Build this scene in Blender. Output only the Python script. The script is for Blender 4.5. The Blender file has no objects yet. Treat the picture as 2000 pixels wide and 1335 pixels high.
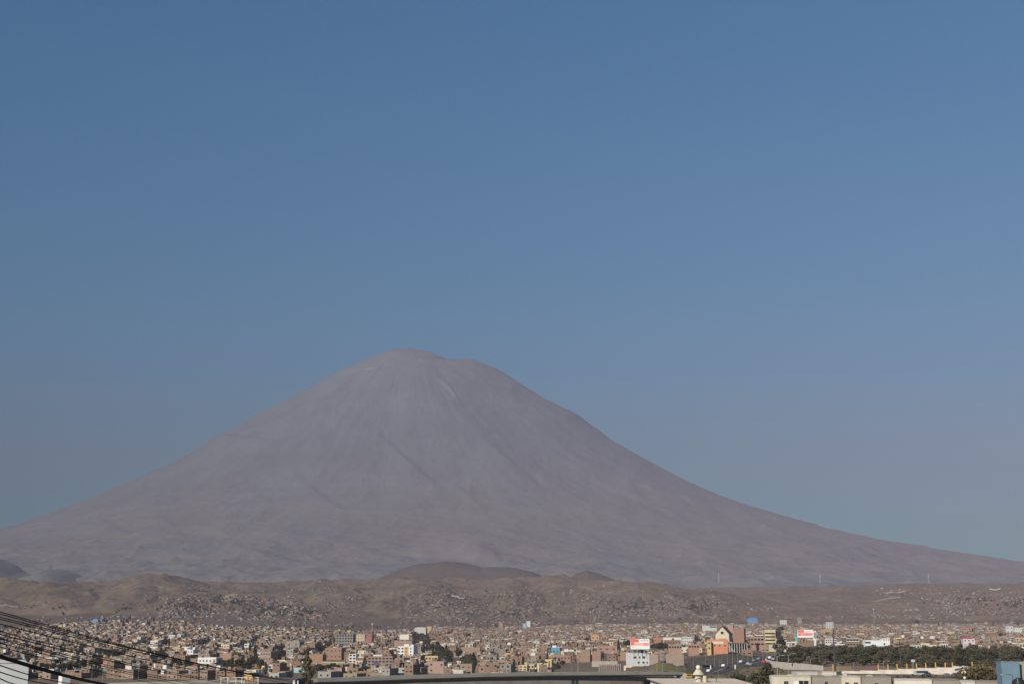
import bpy, bmesh, math, random
import numpy as np
from mathutils import Vector, Matrix

# ------------------------------------------------------------------ camera, sky, sun, exposure
scene = bpy.context.scene
COL = scene.collection
F = 2778.0                      # focal length in pixels of a 2000 px wide frame (50 mm on a 36 mm sensor)
TILT = math.radians(11.63)
CT, ST = math.cos(TILT), math.sin(TILT)
EYE = 60.0                      # height of the lens above the datum

cam_data = bpy.data.cameras.new('camera')
cam_data.lens = 50.0
cam_data.sensor_width = 36.0
cam_data.sensor_fit = 'HORIZONTAL'
cam_data.clip_start = 0.5
cam_data.clip_end = 90000.0
camera = bpy.data.objects.new('camera', cam_data)
camera.location = (0, 0, EYE)
camera.rotation_euler = (math.pi / 2 + TILT, 0, 0)
COL.objects.link(camera)
scene.camera = camera

SUN_EL = math.radians(31.0)
SUN_AZ = math.radians(217.0)    # compass bearing of the sun, the lens looks to 0: behind and to the left
world = bpy.data.worlds.new('World')
scene.world = world
world.use_nodes = True
wn = world.node_tree
wn.nodes.clear()
w_out = wn.nodes.new('ShaderNodeOutputWorld')
w_bg = wn.nodes.new('ShaderNodeBackground')
w_sky = wn.nodes.new('ShaderNodeTexSky')
w_sky.sky_type = 'NISHITA'
w_sky.sun_disc = False
w_sky.sun_elevation = SUN_EL
w_sky.sun_rotation = SUN_AZ
w_sky.altitude = 2400.0
w_sky.air_density = 2.0
w_sky.dust_density = 1.0
w_sky.ozone_density = 10.0
w_bg.inputs['Strength'].default_value = 0.077
w_tint = wn.nodes.new('ShaderNodeMix'); w_tint.data_type = 'RGBA'; w_tint.blend_type = 'MULTIPLY'
w_tint.inputs[0].default_value = 1.0
w_tint.inputs[7].default_value = (0.22, 0.84, 0.88, 1)   # thin dry mountain air, the same over the whole sky
wn.links.new(w_sky.outputs['Color'], w_tint.inputs[6])
wn.links.new(w_tint.outputs[2], w_bg.inputs['Color'])
wn.links.new(w_bg.outputs['Background'], w_out.inputs['Surface'])

sun_data = bpy.data.lights.new('sun', 'SUN')
sun_data.energy = 5.0
sun_data.angle = math.radians(0.5)
sun_data.color = (1.0, 0.90, 0.77)
sun = bpy.data.objects.new('sun', sun_data)
to_sun = Vector((math.sin(SUN_AZ) * math.cos(SUN_EL), math.cos(SUN_AZ) * math.cos(SUN_EL), math.sin(SUN_EL)))
sun.rotation_euler = to_sun.to_track_quat('Z', 'Y').to_euler()
sun.location = (-200, -200, 400)
COL.objects.link(sun)

scene.view_settings.view_transform = 'Standard'
scene.view_settings.look = 'None'
scene.view_settings.exposure = 0.4
scene.view_settings.gamma = 1.0
scene.view_settings.use_curve_mapping = False
scene.render.engine = 'CYCLES'
scene.cycles.use_denoising = True
scene.cycles.max_bounces = 6
scene.cycles.diffuse_bounces = 3
scene.cycles.glossy_bounces = 2
scene.cycles.volume_bounces = 0
scene.cycles.use_adaptive_sampling = False

HAZE_DENSITY = 6.0e-5
HAZE_COLOR = (0.340, 0.302, 0.400, 1)

# ------------------------------------------------------------------ picture geometry
def at(px, py, Y):
    """World point seen at photograph pixel (px, py) at depth Y."""
    dx, dy = (px - 1000.0) / F, (667.5 - py) / F
    s = Y / (CT - dy * ST)
    return Vector((dx * s, Y, EYE + (ST + dy * CT) * s))

def proj(x, y, z):
    z = z - EYE
    f = y * CT + z * ST
    u = -y * ST + z * CT
    return 1000.0 + F * x / f, 667.5 - F * u / f

def mpp(Y):                      # metres per photograph pixel at depth Y (near the horizon line)
    return Y / F / CT

# ------------------------------------------------------------------ noise (numpy)
_prm = np.random.RandomState(11).permutation(512)
_prm = np.concatenate([_prm, _prm, _prm])
_gang = np.random.RandomState(5).rand(512) * 2 * np.pi
_gx, _gy = np.cos(_gang), np.sin(_gang)

def perlin(x, y):
    x = np.asarray(x, float); y = np.asarray(y, float)
    xi = np.floor(x).astype(int); yi = np.floor(y).astype(int)
    xf, yf = x - xi, y - yi
    u = xf * xf * xf * (xf * (xf * 6 - 15) + 10)
    v = yf * yf * yf * (yf * (yf * 6 - 15) + 10)
    def g(ix, iy, fx, fy):
        h = _prm[_prm[ix & 511] + (iy & 511)]
        return _gx[h] * fx + _gy[h] * fy
    a = g(xi, yi, xf, yf); b = g(xi + 1, yi, xf - 1, yf)
    c = g(xi, yi + 1, xf, yf - 1); d = g(xi + 1, yi + 1, xf - 1, yf - 1)
    return (a + u * (b - a)) * (1 - v) + (c + u * (d - c)) * v

def fbm(x, y, o=5, lac=2.03, gain=0.5):
    s, a = 0.0, 1.0
    for i in range(o):
        s = s + a * perlin(x + 17.3 * i, y - 9.1 * i)
        x, y, a = x * lac, y * lac, a * gain
    return s

def ridged(x, y, o=5, lac=2.1, gain=0.5):
    s, a, w = 0.0, 1.0, 1.0
    for i in range(o):
        n = 1.0 - np.abs(perlin(x + 31.7 * i, y + 12.9 * i)) * 1.9
        n = np.clip(n, 0, 1) ** 2
        s = s + a * n * w
        w = np.clip(n * 1.6, 0, 1)
        x, y, a = x * lac, y * lac, a * gain
    return s

def sstep(a, b, x):
    t = np.clip((x - a) / (b - a), 0, 1)
    return t * t * (3 - 2 * t)

# ------------------------------------------------------------------ materials
MATS = {}
def nodes_of(name, rough=0.85, metallic=0.0):
    m = bpy.data.materials.new(name)
    m.use_nodes = True
    nt = m.node_tree
    bsdf = nt.nodes['Principled BSDF']
    bsdf.inputs['Roughness'].default_value = rough
    bsdf.inputs['Metallic'].default_value = metallic
    bsdf.inputs['Specular IOR Level'].default_value = 0.25
    return m, nt, bsdf

def ramp(nt, stops):
    r = nt.nodes.new('ShaderNodeValToRGB')
    e = r.color_ramp.elements
    while len(e) < len(stops):
        e.new(0.5)
    for el, (p, c) in zip(e, stops):
        el.position = p
        el.color = (c[0], c[1], c[2], 1)
    return r

def tex(nt, scale, detail=4.0, rough=0.6, stretch=None, coord='Object'):
    tc = nt.nodes.new('ShaderNodeTexCoord')
    n = nt.nodes.new('ShaderNodeTexNoise')
    n.inputs['Scale'].default_value = scale
    n.inputs['Detail'].default_value = detail
    n.inputs['Roughness'].default_value = rough
    if stretch:
        mp = nt.nodes.new('ShaderNodeMapping')
        mp.inputs['Scale'].default_value = stretch
        nt.links.new(tc.outputs[coord], mp.inputs['Vector'])
        nt.links.new(mp.outputs['Vector'], n.inputs['Vector'])
    else:
        nt.links.new(tc.outputs[coord], n.inputs['Vector'])
    return n

def mat(name, color, rough=0.85, var=0.18, scale=0.6, metallic=0.0, bump=0.0):
    """A weathered paint / stone / metal: base colour varied by a noise of its own."""
    if name in MATS:
        return MATS[name]
    m, nt, b = nodes_of(name, rough, metallic)
    c = Vector(color)
    n = tex(nt, scale, 5.0, 0.65)
    r = ramp(nt, [(0.3, c * (1 - var)), (0.7, c * (1 + var * 0.6))])
    nt.links.new(n.outputs['Fac'], r.inputs['Fac'])
    nt.links.new(r.outputs['Color'], b.inputs['Base Color'])
    if bump:
        bp = nt.nodes.new('ShaderNodeBump')
        bp.inputs['Strength'].default_value = bump
        bp.inputs['Distance'].default_value = 0.05
        nt.links.new(n.outputs['Fac'], bp.inputs['Height'])
        nt.links.new(bp.outputs['Normal'], b.inputs['Normal'])
    MATS[name] = m
    return m

# ------------------------------------------------------------------ mesh helpers
class MB:
    """Collects faces; build() links them as one mesh object."""
    def __init__(self):
        self.v, self.f, self.m, self.c = [], [], [], []
        self.mats = []
    def mi(self, m):
        if m is None:
            return 0
        if m not in self.mats:
            self.mats.append(m)
        return self.mats.index(m)
    def quad(self, pts, m=None, col=None):
        n = len(self.v)
        self.v.extend([tuple(p) for p in pts])
        self.f.append(tuple(range(n, n + len(pts))))
        self.m.append(self.mi(m)); self.c.append(col)
    def box(self, x0, x1, y0, y1, z0, z1, m=None, rz=0.0, o=(0, 0, 0), col=None, bottom=True, topm=None, topcol=None):
        c, s = math.cos(rz), math.sin(rz)
        n = len(self.v)
        for (x, y, z) in ((x0, y0, z0), (x1, y0, z0), (x1, y1, z0), (x0, y1, z0),
                          (x0, y0, z1), (x1, y0, z1), (x1, y1, z1), (x0, y1, z1)):
            self.v.append((o[0] + c * x - s * y, o[1] + s * x + c * y, o[2] + z))
        fs = [(0, 1, 5, 4), (1, 2, 6, 5), (2, 3, 7, 6), (3, 0, 4, 7), (4, 5, 6, 7)]
        if bottom:
            fs.append((3, 2, 1, 0))
        k = self.mi(m)
        for i, q in enumerate(fs):
            self.f.append(tuple(n + j for j in q))
            self.m.append(self.mi(topm) if (i == 4 and topm) else k)
            self.c.append(topcol if (i == 4 and topcol) else col)
    def tube(self, pts, r, m=None, n=6, r2=None, caps=True):
        pts = [Vector(p) for p in pts]
        k = self.mi(m)
        base = len(self.v)
        N = len(pts)
        for i, p in enumerate(pts):
            t = (pts[min(i + 1, N - 1)] - pts[max(i - 1, 0)]).normalized()
            up = Vector((0, 0, 1)) if abs(t.z) < 0.95 else Vector((1, 0, 0))
            a = t.cross(up).normalized(); b = a.cross(t).normalized()
            rr = r if r2 is None else r + (r2 - r) * i / max(1, N - 1)
            for j in range(n):
                q = 2 * math.pi * j / n
                self.v.append(tuple(p + a * (rr * math.cos(q)) + b * (rr * math.sin(q))))
        for i in range(N - 1):
            for j in range(n):
                j2 = (j + 1) % n
                self.f.append((base + i * n + j, base + i * n + j2, base + (i + 1) * n + j2, base + (i + 1) * n + j))
                self.m.append(k); self.c.append(None)
        if caps:
            self.f.append(tuple(base + j for j in range(n))[::-1]); self.m.append(k); self.c.append(None)
            self.f.append(tuple(base + (N - 1) * n + j for j in range(n))); self.m.append(k); self.c.append(None)
    def lathe(self, prof, m=None, n=12, o=(0, 0, 0)):
        k = self.mi(m); base = len(self.v)
        for (r, z) in prof:
            for j in range(n):
                q = 2 * math.pi * j / n
                self.v.append((o[0] + r * math.cos(q), o[1] + r * math.sin(q), o[2] + z))
        for i in range(len(prof) - 1):
            for j in range(n):
                j2 = (j + 1) % n
                self.f.append((base + i * n + j, base + i * n + j2, base + (i + 1) * n + j2, base + (i + 1) * n + j))
                self.m.append(k); self.c.append(None)
        self.f.append(tuple(base + j for j in range(n))[::-1]); self.m.append(k); self.c.append(None)
        self.f.append(tuple(base + (len(prof) - 1) * n + j for j in range(n))); self.m.append(k); self.c.append(None)
    def mesh(self, name, smooth=False):
        me = bpy.data.meshes.new(name)
        me.from_pydata(self.v, [], self.f)
        for m in self.mats:
            me.materials.append(m)
        if self.mats:
            me.polygons.foreach_set('material_index', self.m)
        if any(c is not None for c in self.c):
            at_ = me.color_attributes.new('paint', 'FLOAT_COLOR', 'CORNER')
            cols = np.ones((len(me.loops), 4), np.float32)
            i = 0
            for f, c in zip(self.f, self.c):
                cc = c if c is not None else (0.3, 0.3, 0.3)
                cols[i:i + len(f), :3] = cc
                i += len(f)
            at_.data.foreach_set('color', cols.ravel())
        if smooth:
            me.polygons.foreach_set('use_smooth', [True] * len(me.polygons))
        me.update()
        return me
    def build(self, name, m=None, parent=None, loc=None, rz=0.0, smooth=False):
        if m is not None and not self.mats:
            self.mats = [m]
            self.m = [0] * len(self.f)
        return link(name, self.mesh(name, smooth), parent, loc, rz)

def link(name, me, parent=None, loc=None, rz=0.0):
    o = bpy.data.objects.new(name, me)
    COL.objects.link(o)
    if parent is not None:
        o.parent = parent
    if loc is not None:
        o.location = loc
    if rz:
        o.rotation_euler = (0, 0, rz)
    return o

def thing(name, label, cat, loc=(0, 0, 0), rz=0.0, group=None):
    o = link(name, None, None, loc, rz)
    return tag(o, label, cat, group)

def tag(o, label, cat, group=None):
    o['label'] = label; o['category'] = cat
    if group:
        o['group'] = group
    return o

def structure(o):
    o['kind'] = 'structure'
    return o

def copy_tree(o, parent=None):
    c = o.copy()
    COL.objects.link(c)
    if parent is not None:
        c.parent = parent
    for ch in CHILDREN.get(o.name, []) or list(o.children):
        copy_tree(ch, c)
    return c
CHILDREN = {}
# ------------------------------------------------------------------ terrain
VX, VY = (800 - 1000) / F * 17300 / CT, 17300.0      # foot of the summit
SIL = [(0,1030),(100,995),(200,958),(300,915),(350,893),(400,866),(432,844),(446,842),(500,808),(550,783),(600,757),(640,735),
       (680,716),(700,709),(730,697),(760,686),(785,682),(800,681),(820,685),(850,691),(870,699),(886,707),(900,702),(925,701),(950,709),
       (970,717),(1000,736),(1050,768),(1100,793),(1130,806),(1150,823),(1200,858),(1250,884),(1300,912),(1350,937),(1400,960),
       (1450,978),(1500,993),(1550,1007),(1600,1023),(1650,1036),(1700,1046),(1750,1055),(1800,1064),(1850,1072),(1900,1079),
       (1950,1085),(2000,1090)]
SLOPE = [(0, 1070.9),(100, 1029.6),(200, 984.7),(300, 936),(350, 912),(400, 881.4),(432, 855.7),(446, 856.5),(500, 817.2),(550, 791.2),(600, 764.6),(640, 740.4),(680, 721),(700, 713.2),(730, 701.2),(760, 687.6),(785, 682.6),(800, 681.6),(820, 686.4),(850, 692.7),(870, 702.2),(886, 715),(900, 704.5),(925, 702.8),(950, 712.3),(970, 720.5),(1000, 740.2),(1050, 771.9),(1100, 798.4),(1130, 812.5),(1150, 829.8),(1200, 867),(1250, 896.2),(1300, 925.8),(1350, 950.3),(1400, 975.5),(1450, 994.7),(1500, 1010),(1550, 1026.1),(1600, 1044.4),(1650, 1057),(1700, 1067),(1750, 1077.3),(1800, 1087.2),(1850, 1096),(1900, 1105),(1950, 1113),(2000, 1120)]
_pts = [at(px, py, VY) for px, py in SLOPE]
_L = sorted([(VX - p.x, p.z) for p, (px, _) in zip(_pts, SIL) if px <= 800])
_R = sorted([(p.x - VX, p.z) for p, (px, _) in zip(_pts, SIL) if px >= 800])
_L += [(6200, 780), (7500, 600), (9500, 420), (14000, 280)]
_R += [(9000, 600), (11000, 480), (16000, 350)]
_FR = [(0, 3420 + EYE), (450, 3330), (1000, 2930), (1700, 2390), (2500, 1850), (3400, 1420), (4500, 1060), (5600, 790), (6800, 565), (8000, 390), (9000, 280), (12000, 150)]
_FR = [(r, z + EYE) for r, z in _FR]

def volcano_z(x, y):
    dx, dy = x - VX, y - VY
    r = np.hypot(dx, dy) + 1e-6
    c, s = dx / r, -dy / r                              # s > 0 on the side facing the lens
    zl = np.interp(r, *zip(*_L)); zr = np.interp(r, *zip(*_R)); zf = np.interp(r, *zip(*_FR))
    wl = np.clip(-c, 0, 1) ** 3; wr = np.clip(c, 0, 1) ** 3; wf = np.abs(s) ** 1.6
    tot = wl + wr + wf
    z = (zl * wl + zr * wr + zf * wf) / tot
    th = np.arctan2(dx, -dy)
    warp = 0.06 * perlin(x / 1500.0, y / 1900.0) + 0.03 * perlin(x / 500.0, y / 700.0)
    t = th + warp
    edge = sstep(250, 1500, r)
    big = ridged(t * 5.2 + 3.1, r / 9000.0 + 0.4, 4)
    fine = ridged(t * 17.0 + 7.7, r / 1500.0, 5)
    side = 1 - 0.75 * sstep(0.75, 0.97, np.abs(c))      # keep the outline of the cone
    z = z + edge * side * (5 * (big - 0.75) * (0.4 + 1.4 * np.clip(perlin(x / 1700.0 + 5, y / 1700.0) + 0.35, 0, 1)) * sstep(200, 2500, r) * (1 - 0.8 * sstep(2800, 5200, r)) + 4 * (fine - 0.8) * (1 - 0.4 * sstep(2800, 5200, r)) * (0.5 + 1.6 * np.clip(perlin(x / 1500.0, y / 1500.0) + 0.3, 0, 1)))
    low = sstep(4200, 7500, r)
    z = z + side * low * (70 * fbm(x / 900.0, y / 900.0, 5) + 34 * (ridged(x / 1300.0 + 4, y / 1700.0, 4) - 0.8))
    z = z + 8 * fbm(x / 260.0, y / 260.0, 4) * edge * side + (9 * fbm(x / 330.0 + 3, y / 330.0, 5) + 5 * fbm(x / 90.0, y / 90.0, 3)) * sstep(60, 500, r)
    rv = ridged(x / 620.0 + 0.5 * perlin(x / 900.0, y / 1100.0), y / 2100.0 + 0.4 * perlin(x / 700.0 + 8, y / 900.0), 5) - 0.8
    z = z + 12 * rv * edge * (0.45 + 1.3 * np.clip(perlin(x / 1300.0 + 20, y / 1800.0) + 0.25, 0, 1))
    return z

def march(px, py, fz, y0, y1, step=15.0):
    """Where the line of sight through a photograph pixel meets a slope."""
    ys = np.arange(y0, y1, step)
    d = at(px, py, 1000.0)
    zz = EYE + (d.z - EYE) * ys / 1000.0
    hit = np.where(fz(d.x * ys / 1000.0, ys) > zz)[0]
    Y = float(ys[hit[0]]) if len(hit) else y1
    return Vector((d.x * Y / 1000.0, Y, EYE + (d.z - EYE) * Y / 1000.0))

# old lava ribs with a steep right side: (photograph points, height, width of the steep and the gentle side)
_SC = [([(812,694),(850,760),(900,822),(960,892),(1020,962)], 190, 430, 620), ([(765,695),(700,755),(645,815),(590,880)], 100, 260, 420), ([(728,826),(742,860),(770,886),(800,912),(830,935),(858,955)], 78, 50, 330), ([(838,726),(856,748),(872,766),(886,786)], 30, 45, 120), ([(560,918),(600,955),(640,985),(664,996)], 48, 60, 320),
       ([(930,1058),(956,1078),(984,1096)], 60, 60, 300), ([(672,742),(640,790),(618,842),(600,880)], 40, 70, 320), ([(700,775),(690,820),(660,870),(640,910)], 36, 60, 260), ([(880,800),(930,850),(985,905),(1020,950)], 30, 70, 300),
       ([(980,760),(1030,810),(1090,860),(1150,915)], 26, 80, 350), ([(520,990),(470,1030),(430,1050)], 45, 80, 300), ([(1000,920),(1050,970),(1080,1010)], 30, 70, 300), ([(300,1000),(340,1040),(380,1070)], 40, 70, 300), ([(180,1010),(240,1050)], 36, 70, 300)]
_SC = [([march(p, q, volcano_z, 8400, 17300) for p, q in pts], h, w1, w2) for pts, h, w1, w2 in _SC]
_volcano_plain = volcano_z
def volcano_z(x, y):
    z = _volcano_plain(x, y)
    wob = 40 * perlin(x / 260.0, y / 260.0)
    for pts, h, w1, w2 in _SC:
        best = np.full(x.shape, 1e9); sg = np.zeros(x.shape); tt = np.zeros(x.shape)
        for k, (a, b) in enumerate(zip(pts[:-1], pts[1:])):
            ux, uy = b.x - a.x, b.y - a.y
            L2 = ux * ux + uy * uy
            q = np.clip(((x - a.x) * ux + (y - a.y) * uy) / L2, 0, 1)
            ex, ey = x - a.x - q * ux, y - a.y - q * uy
            d = np.hypot(ex, ey)
            c = d < best
            best = np.where(c, d, best); sg = np.where(c, np.sign(ux * ey - uy * ex), sg); tt = np.where(c, (k + q) / (len(pts) - 1), tt)
        d = best + wob * 0.4
        g = np.where(sg > 0, np.exp(-(np.maximum(d, 0) / w1) ** 2), np.exp(-(np.maximum(d, 0) / w2) ** 2))
        z = z + 0.38 * h * g * np.clip(np.sin(np.pi * np.clip(0.04 + tt * 0.92, 0, 1)), 0, 1) ** 0.7
    return z

def bowl(a, lo, hi):
    return sstep(lo, hi, a)

# rows: depth -> photograph row of bare ground, per column of the photograph
G_COLS = [-900, 0, 400, 800, 1100, 1250, 1330, 1400, 1520, 1620, 2000, 2900]
G_Y = [-400, 0, 300, 480, 560, 650, 800, 1000, 1250, 1550, 1900, 2300, 2800, 3300, 3800, 4400]
G_Z = {  # heights below / above the lens
    -900: [-16, -16, -17, -24, -26, -27, -26, -26, -25, -22, -17, -8, 4, 16, 34, 66],
    0:    [-16, -16, -17, -24, -26, -27, -26, -26, -25, -22, -17, -9, 2, 15, 33, 62],
    400:  [-16, -16, -17, -24, -26, -27, -26, -26, -25, -22, -17, -10, -1, 11, 26, 50],
    800:  [-16, -16, -17, -24, -26, -26, -24, -25, -24.5, -22, -18, -13, -6, 5, 17, 38],
    1100: [-16, -16, -17, -22, -23, -23.5, -24, -24, -23, -19, -16, -11, -4, 6, 17, 36],
    1250: [-16, -16, -17, -19, -20, -21, -23, -23, -20, -17, -14.5, -10, -3, 7, 18, 36],
    1330: [-16, -16, -17, -17, -18.5, -20, -21, -13, -13, -13.5, -13, -9, -2, 8, 19, 34],
    1400: [-16, -16, -17, -16, -17.5, -19.5, -20, -10.5, -11, -12, -12, -8.5, -2, 8, 19, 33],
    1520: [-16, -16, -17, -15, -15.5, -16, -18.2, -16, -10, -11.5, -12, -8, -1.5, 8, 19, 31],
    1620: [-16, -16, -17, -15, -14.8, -15.3, -16.5, -16.6, -15, -13.5, -12, -8, -1.5, 8, 18, 30],
    2000: [-16, -16, -17, -15, -14.8, -15.3, -16.5, -16.6, -15, -13, -10.5, -5.5, 1, 10, 21, 38],
    2900: [-16, -16, -17, -15, -14.8, -15.3, -16.5, -16.6, -15, -13, -10.5, -5.5, 1, 10, 21, 38],
}
_GT = np.array([G_Z[c] for c in G_COLS]) + EYE

def smooth_interp(xs, x):
    xs = np.asarray(xs, float)
    x = np.clip(x, xs[0], xs[-1])
    i = np.clip(np.searchsorted(xs, x, side='right') - 1, 0, len(xs) - 2)
    t = (x - xs[i]) / (xs[i + 1] - xs[i])
    return i, t * t * (3 - 2 * t) * 0.5 + t * 0.5

def plain_z(x, y):
    yy = np.maximum(y, 60.0)
    px = 1000.0 + F * CT * x / yy * 1.0
    i, t = smooth_interp(G_COLS, px)
    j, s = smooth_interp(G_Y, y)
    z = (_GT[i, j] * (1 - t) + _GT[i + 1, j] * t) * (1 - s) + (_GT[i, j + 1] * (1 - t) + _GT[i + 1, j + 1] * t) * s
    z = z + np.minimum(1.2, y / 2500.0) * 1.2 * fbm(x / 180.0, y / 180.0, 3) * sstep(900, 1500, y)
    # the cutting beside the highway and the grassy mounds
    def mound(mx, my, rx, ry, h):
        return h * np.exp(-(((x - mx) / rx) ** 2 + ((y - my) / ry) ** 2))
    a = at(1297, 1296, 820); z = z + mound(a.x, 840, 11, 40, 6.5)
    a = at(1255, 1306, 800); z = z + mound(a.x, 860, 7, 20, 4.0)
    a = at(1488, 1296, 760); z = z + mound(a.x, 790, 9, 50, 2.6)
    return z

# crest lines of the foothills: (px, py, depth)
CRESTS = [
    ([(-420,1120,6300),(-150,1128,6100),(0,1128,6000),(60,1136,5700),(92,1139,5400),(118,1158,5000),(150,1182,4600)], 0.30),
    ([(92,1139,5400),(140,1140,5700),(185,1133,6000),(250,1127,6000),(298,1119,5900),(335,1127,5900),(400,1138,6200)], 0.28),
    ([(298,1119,5900),(262,1142,5400),(240,1165,4900),(232,1186,4550)], 0.30),
    ([(298,1119,5900),(345,1150,5300),(372,1165,4900),(330,1185,4500)], 0.24),
    ([(-150,1128,6100),(-60,1160,5200),(60,1178,4800),(140,1179,4550),(172,1190,4400)], 0.26),
    ([(400,1138,6200),(520,1137,6500),(640,1132,6500),(700,1131,6400),(800,1127,6300),(900,1129,6300),(1000,1128,6300),(1100,1124,6300),(1150,1130,6200),(1210,1135,5900),(1255,1134,5700),(1295,1148,5400),(1350,1163,5200),(1400,1174,5000),(1440,1190,4700)], 0.25),
    ([(520,1137,6500),(500,1155,5600),(480,1160,5200),(430,1180,4700),(405,1196,4400)], 0.20),
    ([(500,1155,5600),(600,1176,4900),(690,1196,4500)], 0.16),
    ([(640,1132,6500),(650,1150,5600),(640,1175,4900),(600,1205,4400)], 0.20),
    ([(800,1127,6300),(790,1150,5600),(755,1185,4800),(715,1212,4400)], 0.26),
    ([(800,1127,6300),(840,1155,5400),(860,1185,4800),(880,1212,4400)], 0.18),
    ([(1000,1128,6300),(1000,1150,5500),(1010,1178,4900),(1040,1198,4600),(1085,1221,4300)], 0.34),
    ([(1100,1124,6300),(1120,1150,5500),(1130,1180,4900),(1105,1212,4400)], 0.26),
    ([(1255,1134,5700),(1240,1165,5000),(1225,1195,4500)], 0.20),
    ([(1295,1148,5400),(1330,1180,4800),(1350,1205,4400)], 0.20),
    ([(1330,1141,8300),(1450,1139,8200),(1560,1139,8000),(1700,1138,7800),(1850,1136,7800),(2000,1136,7800),(2400,1130,7900)], 0.20),
    ([(1700,1138,7800),(1655,1147,6600),(1625,1160,6000),(1580,1186,5300),(1540,1208,4700)], 0.26),
    ([(1560,1139,8000),(1500,1160,6600),(1470,1178,6000)], 0.22),
    ([(1655,1147,6600),(1740,1150,6300),(1800,1148,6400),(1880,1143,6600),(2000,1139,6800),(2400,1130,7000)], 0.22),
    ([(1740,1150,6300),(1760,1180,5300),(1770,1200,4800)], 0.22),
    ([(1880,1143,6600),(1880,1172,5500),(1860,1200,4800)], 0.18),
    ([(2000,1139,6800),(2010,1165,5700),(2000,1195,4900)], 0.18),
]
_CR = [([at(*p) for p in pts], k) for pts, k in CRESTS]

H_COLS = [-900, -400, 0, 180, 300, 500, 730, 900, 1080, 1250, 1430, 1540, 1700, 2000, 2900]
H_Y = [4400, 4800, 5300, 5900, 6500, 7200, 9600]
H_PY = [[1200, 1185, 1165, 1145, 1135, 1126, 1126], [1200, 1185, 1165, 1145, 1135, 1126, 1126], [1207, 1192, 1172, 1152, 1140, 1134, 1134],
        [1208, 1200, 1188, 1166, 1144, 1138, 1138], [1202, 1188, 1168, 1144, 1136, 1134, 1134], [1208, 1191, 1170, 1152, 1142, 1138, 1137],
        [1216, 1202, 1184, 1158, 1141, 1136, 1136], [1209, 1190, 1168, 1148, 1136, 1133, 1133], [1216, 1206, 1188, 1158, 1137, 1131, 1131],
        [1209, 1190, 1171, 1154, 1146, 1142, 1142], [1214, 1205, 1195, 1182, 1170, 1158, 1146], [1214, 1205, 1194, 1181, 1169, 1156, 1146],
        [1208, 1195, 1180, 1167, 1157, 1149, 1144], [1202, 1186, 1170, 1157, 1147, 1142, 1142], [1202, 1186, 1170, 1157, 1147, 1142, 1142]]
_HT = np.array([[at(c, q, Y).z for q, Y in zip(row, H_Y)] for c, row in zip(H_COLS, H_PY)])

def hill_z(x, y):
    jx = 80 * perlin(x / 420.0, y / 600.0) + 30 * perlin(x / 150.0 + 9, y / 200.0)
    jy = 90 * perlin(x / 420.0 + 40, y / 420.0) + 35 * perlin(x / 150.0 + 70, y / 150.0)
    xx, yy = x + jx, y + jy
    px = 1000.0 + F * CT * xx / np.maximum(y, 60.0)
    i, t = smooth_interp(H_COLS, px)
    j, s = smooth_interp(H_Y, yy)
    base = (_HT[i, j] * (1 - t) + _HT[i + 1, j] * t) * (1 - s) + (_HT[i, j + 1] * (1 - t) + _HT[i + 1, j + 1] * t) * s
    near = plain_z(x, np.minimum(y, 4400.0))
    w = sstep(3900, 4700, y)
    base = near * (1 - w) + base * w
    hz = np.full(x.shape, -500.0)
    for pts, k in _CR:
        k = k * 0.85
        for a, b in zip(pts[:-1], pts[1:]):
            ux, uy = b.x - a.x, b.y - a.y
            q = np.clip(((xx - a.x) * ux + (yy - a.y) * uy) / (ux * ux + uy * uy), 0, 1)
            d = np.hypot(xx - a.x - q * ux, yy - a.y - q * uy)
            hz = np.maximum(hz, a.z + (b.z - a.z) * q - k * (np.sqrt(d * d + 900.0) - 30.0))
    k = 9.0
    m = np.maximum(base, hz)
    z = m + k * np.log(np.exp((base - m) / k) + np.exp((hz - m) / k)) - k * 0.3
    g = ridged(x / 250.0 + 0.4 * perlin(x / 300.0, y / 400.0), y / 900.0, 5) - 0.8
    far = sstep(6600, 7400, y)
    z = z + w * (11.5 * g * (1 - 0.6 * far) + 3.5 * (ridged(x / 95.0, y / 340.0, 4) - 0.8) + 3.0 * fbm(x / 60.0, y / 90.0, 4))
    z = near + (z - near) * w
    return z - sstep(7400, 9600, y) * 60

def ground_z(x, y):
    x = np.asarray(x, float); y = np.asarray(y, float)
    if y.max() < 3900:
        return plain_z(x, y)
    z = plain_z(x, y)
    k = y >= 3900
    z[k] = hill_z(x[k], y[k])
    return z

def gz(x, y):
    return float(ground_z(np.array([x]), np.array([y]))[0])

def sheet(name, us, ys, fz, y0):
    U, Y = np.meshgrid(us, ys)
    X = U * (Y - y0)
    Z = fz(X, Y)
    nv, nu = X.shape
    co = np.stack([X, Y, Z], -1).reshape(-1, 3).astype(np.float32)
    i = np.arange((nv - 1) * (nu - 1))
    r, c = i // (nu - 1), i % (nu - 1)
    a = r * nu + c
    q = np.stack([a, a + 1, a + 1 + nu, a + nu], -1).astype(np.int32)
    me = bpy.data.meshes.new(name)
    me.vertices.add(len(co)); me.vertices.foreach_set('co', co.ravel())
    me.loops.add(q.size); me.loops.foreach_set('vertex_index', q.ravel())
    me.polygons.add(len(q))
    me.polygons.foreach_set('loop_start', np.arange(0, q.size, 4, dtype=np.int32))
    me.polygons.foreach_set('use_smooth', np.ones(len(q), bool))
    me.update(calc_edges=True)
    return structure(link(name, me))

_uin = np.linspace(-0.40, 0.40, 860)
US = np.concatenate([np.linspace(-1.3, -0.41, 45), _uin, np.linspace(0.41, 1.3, 45)])

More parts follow.
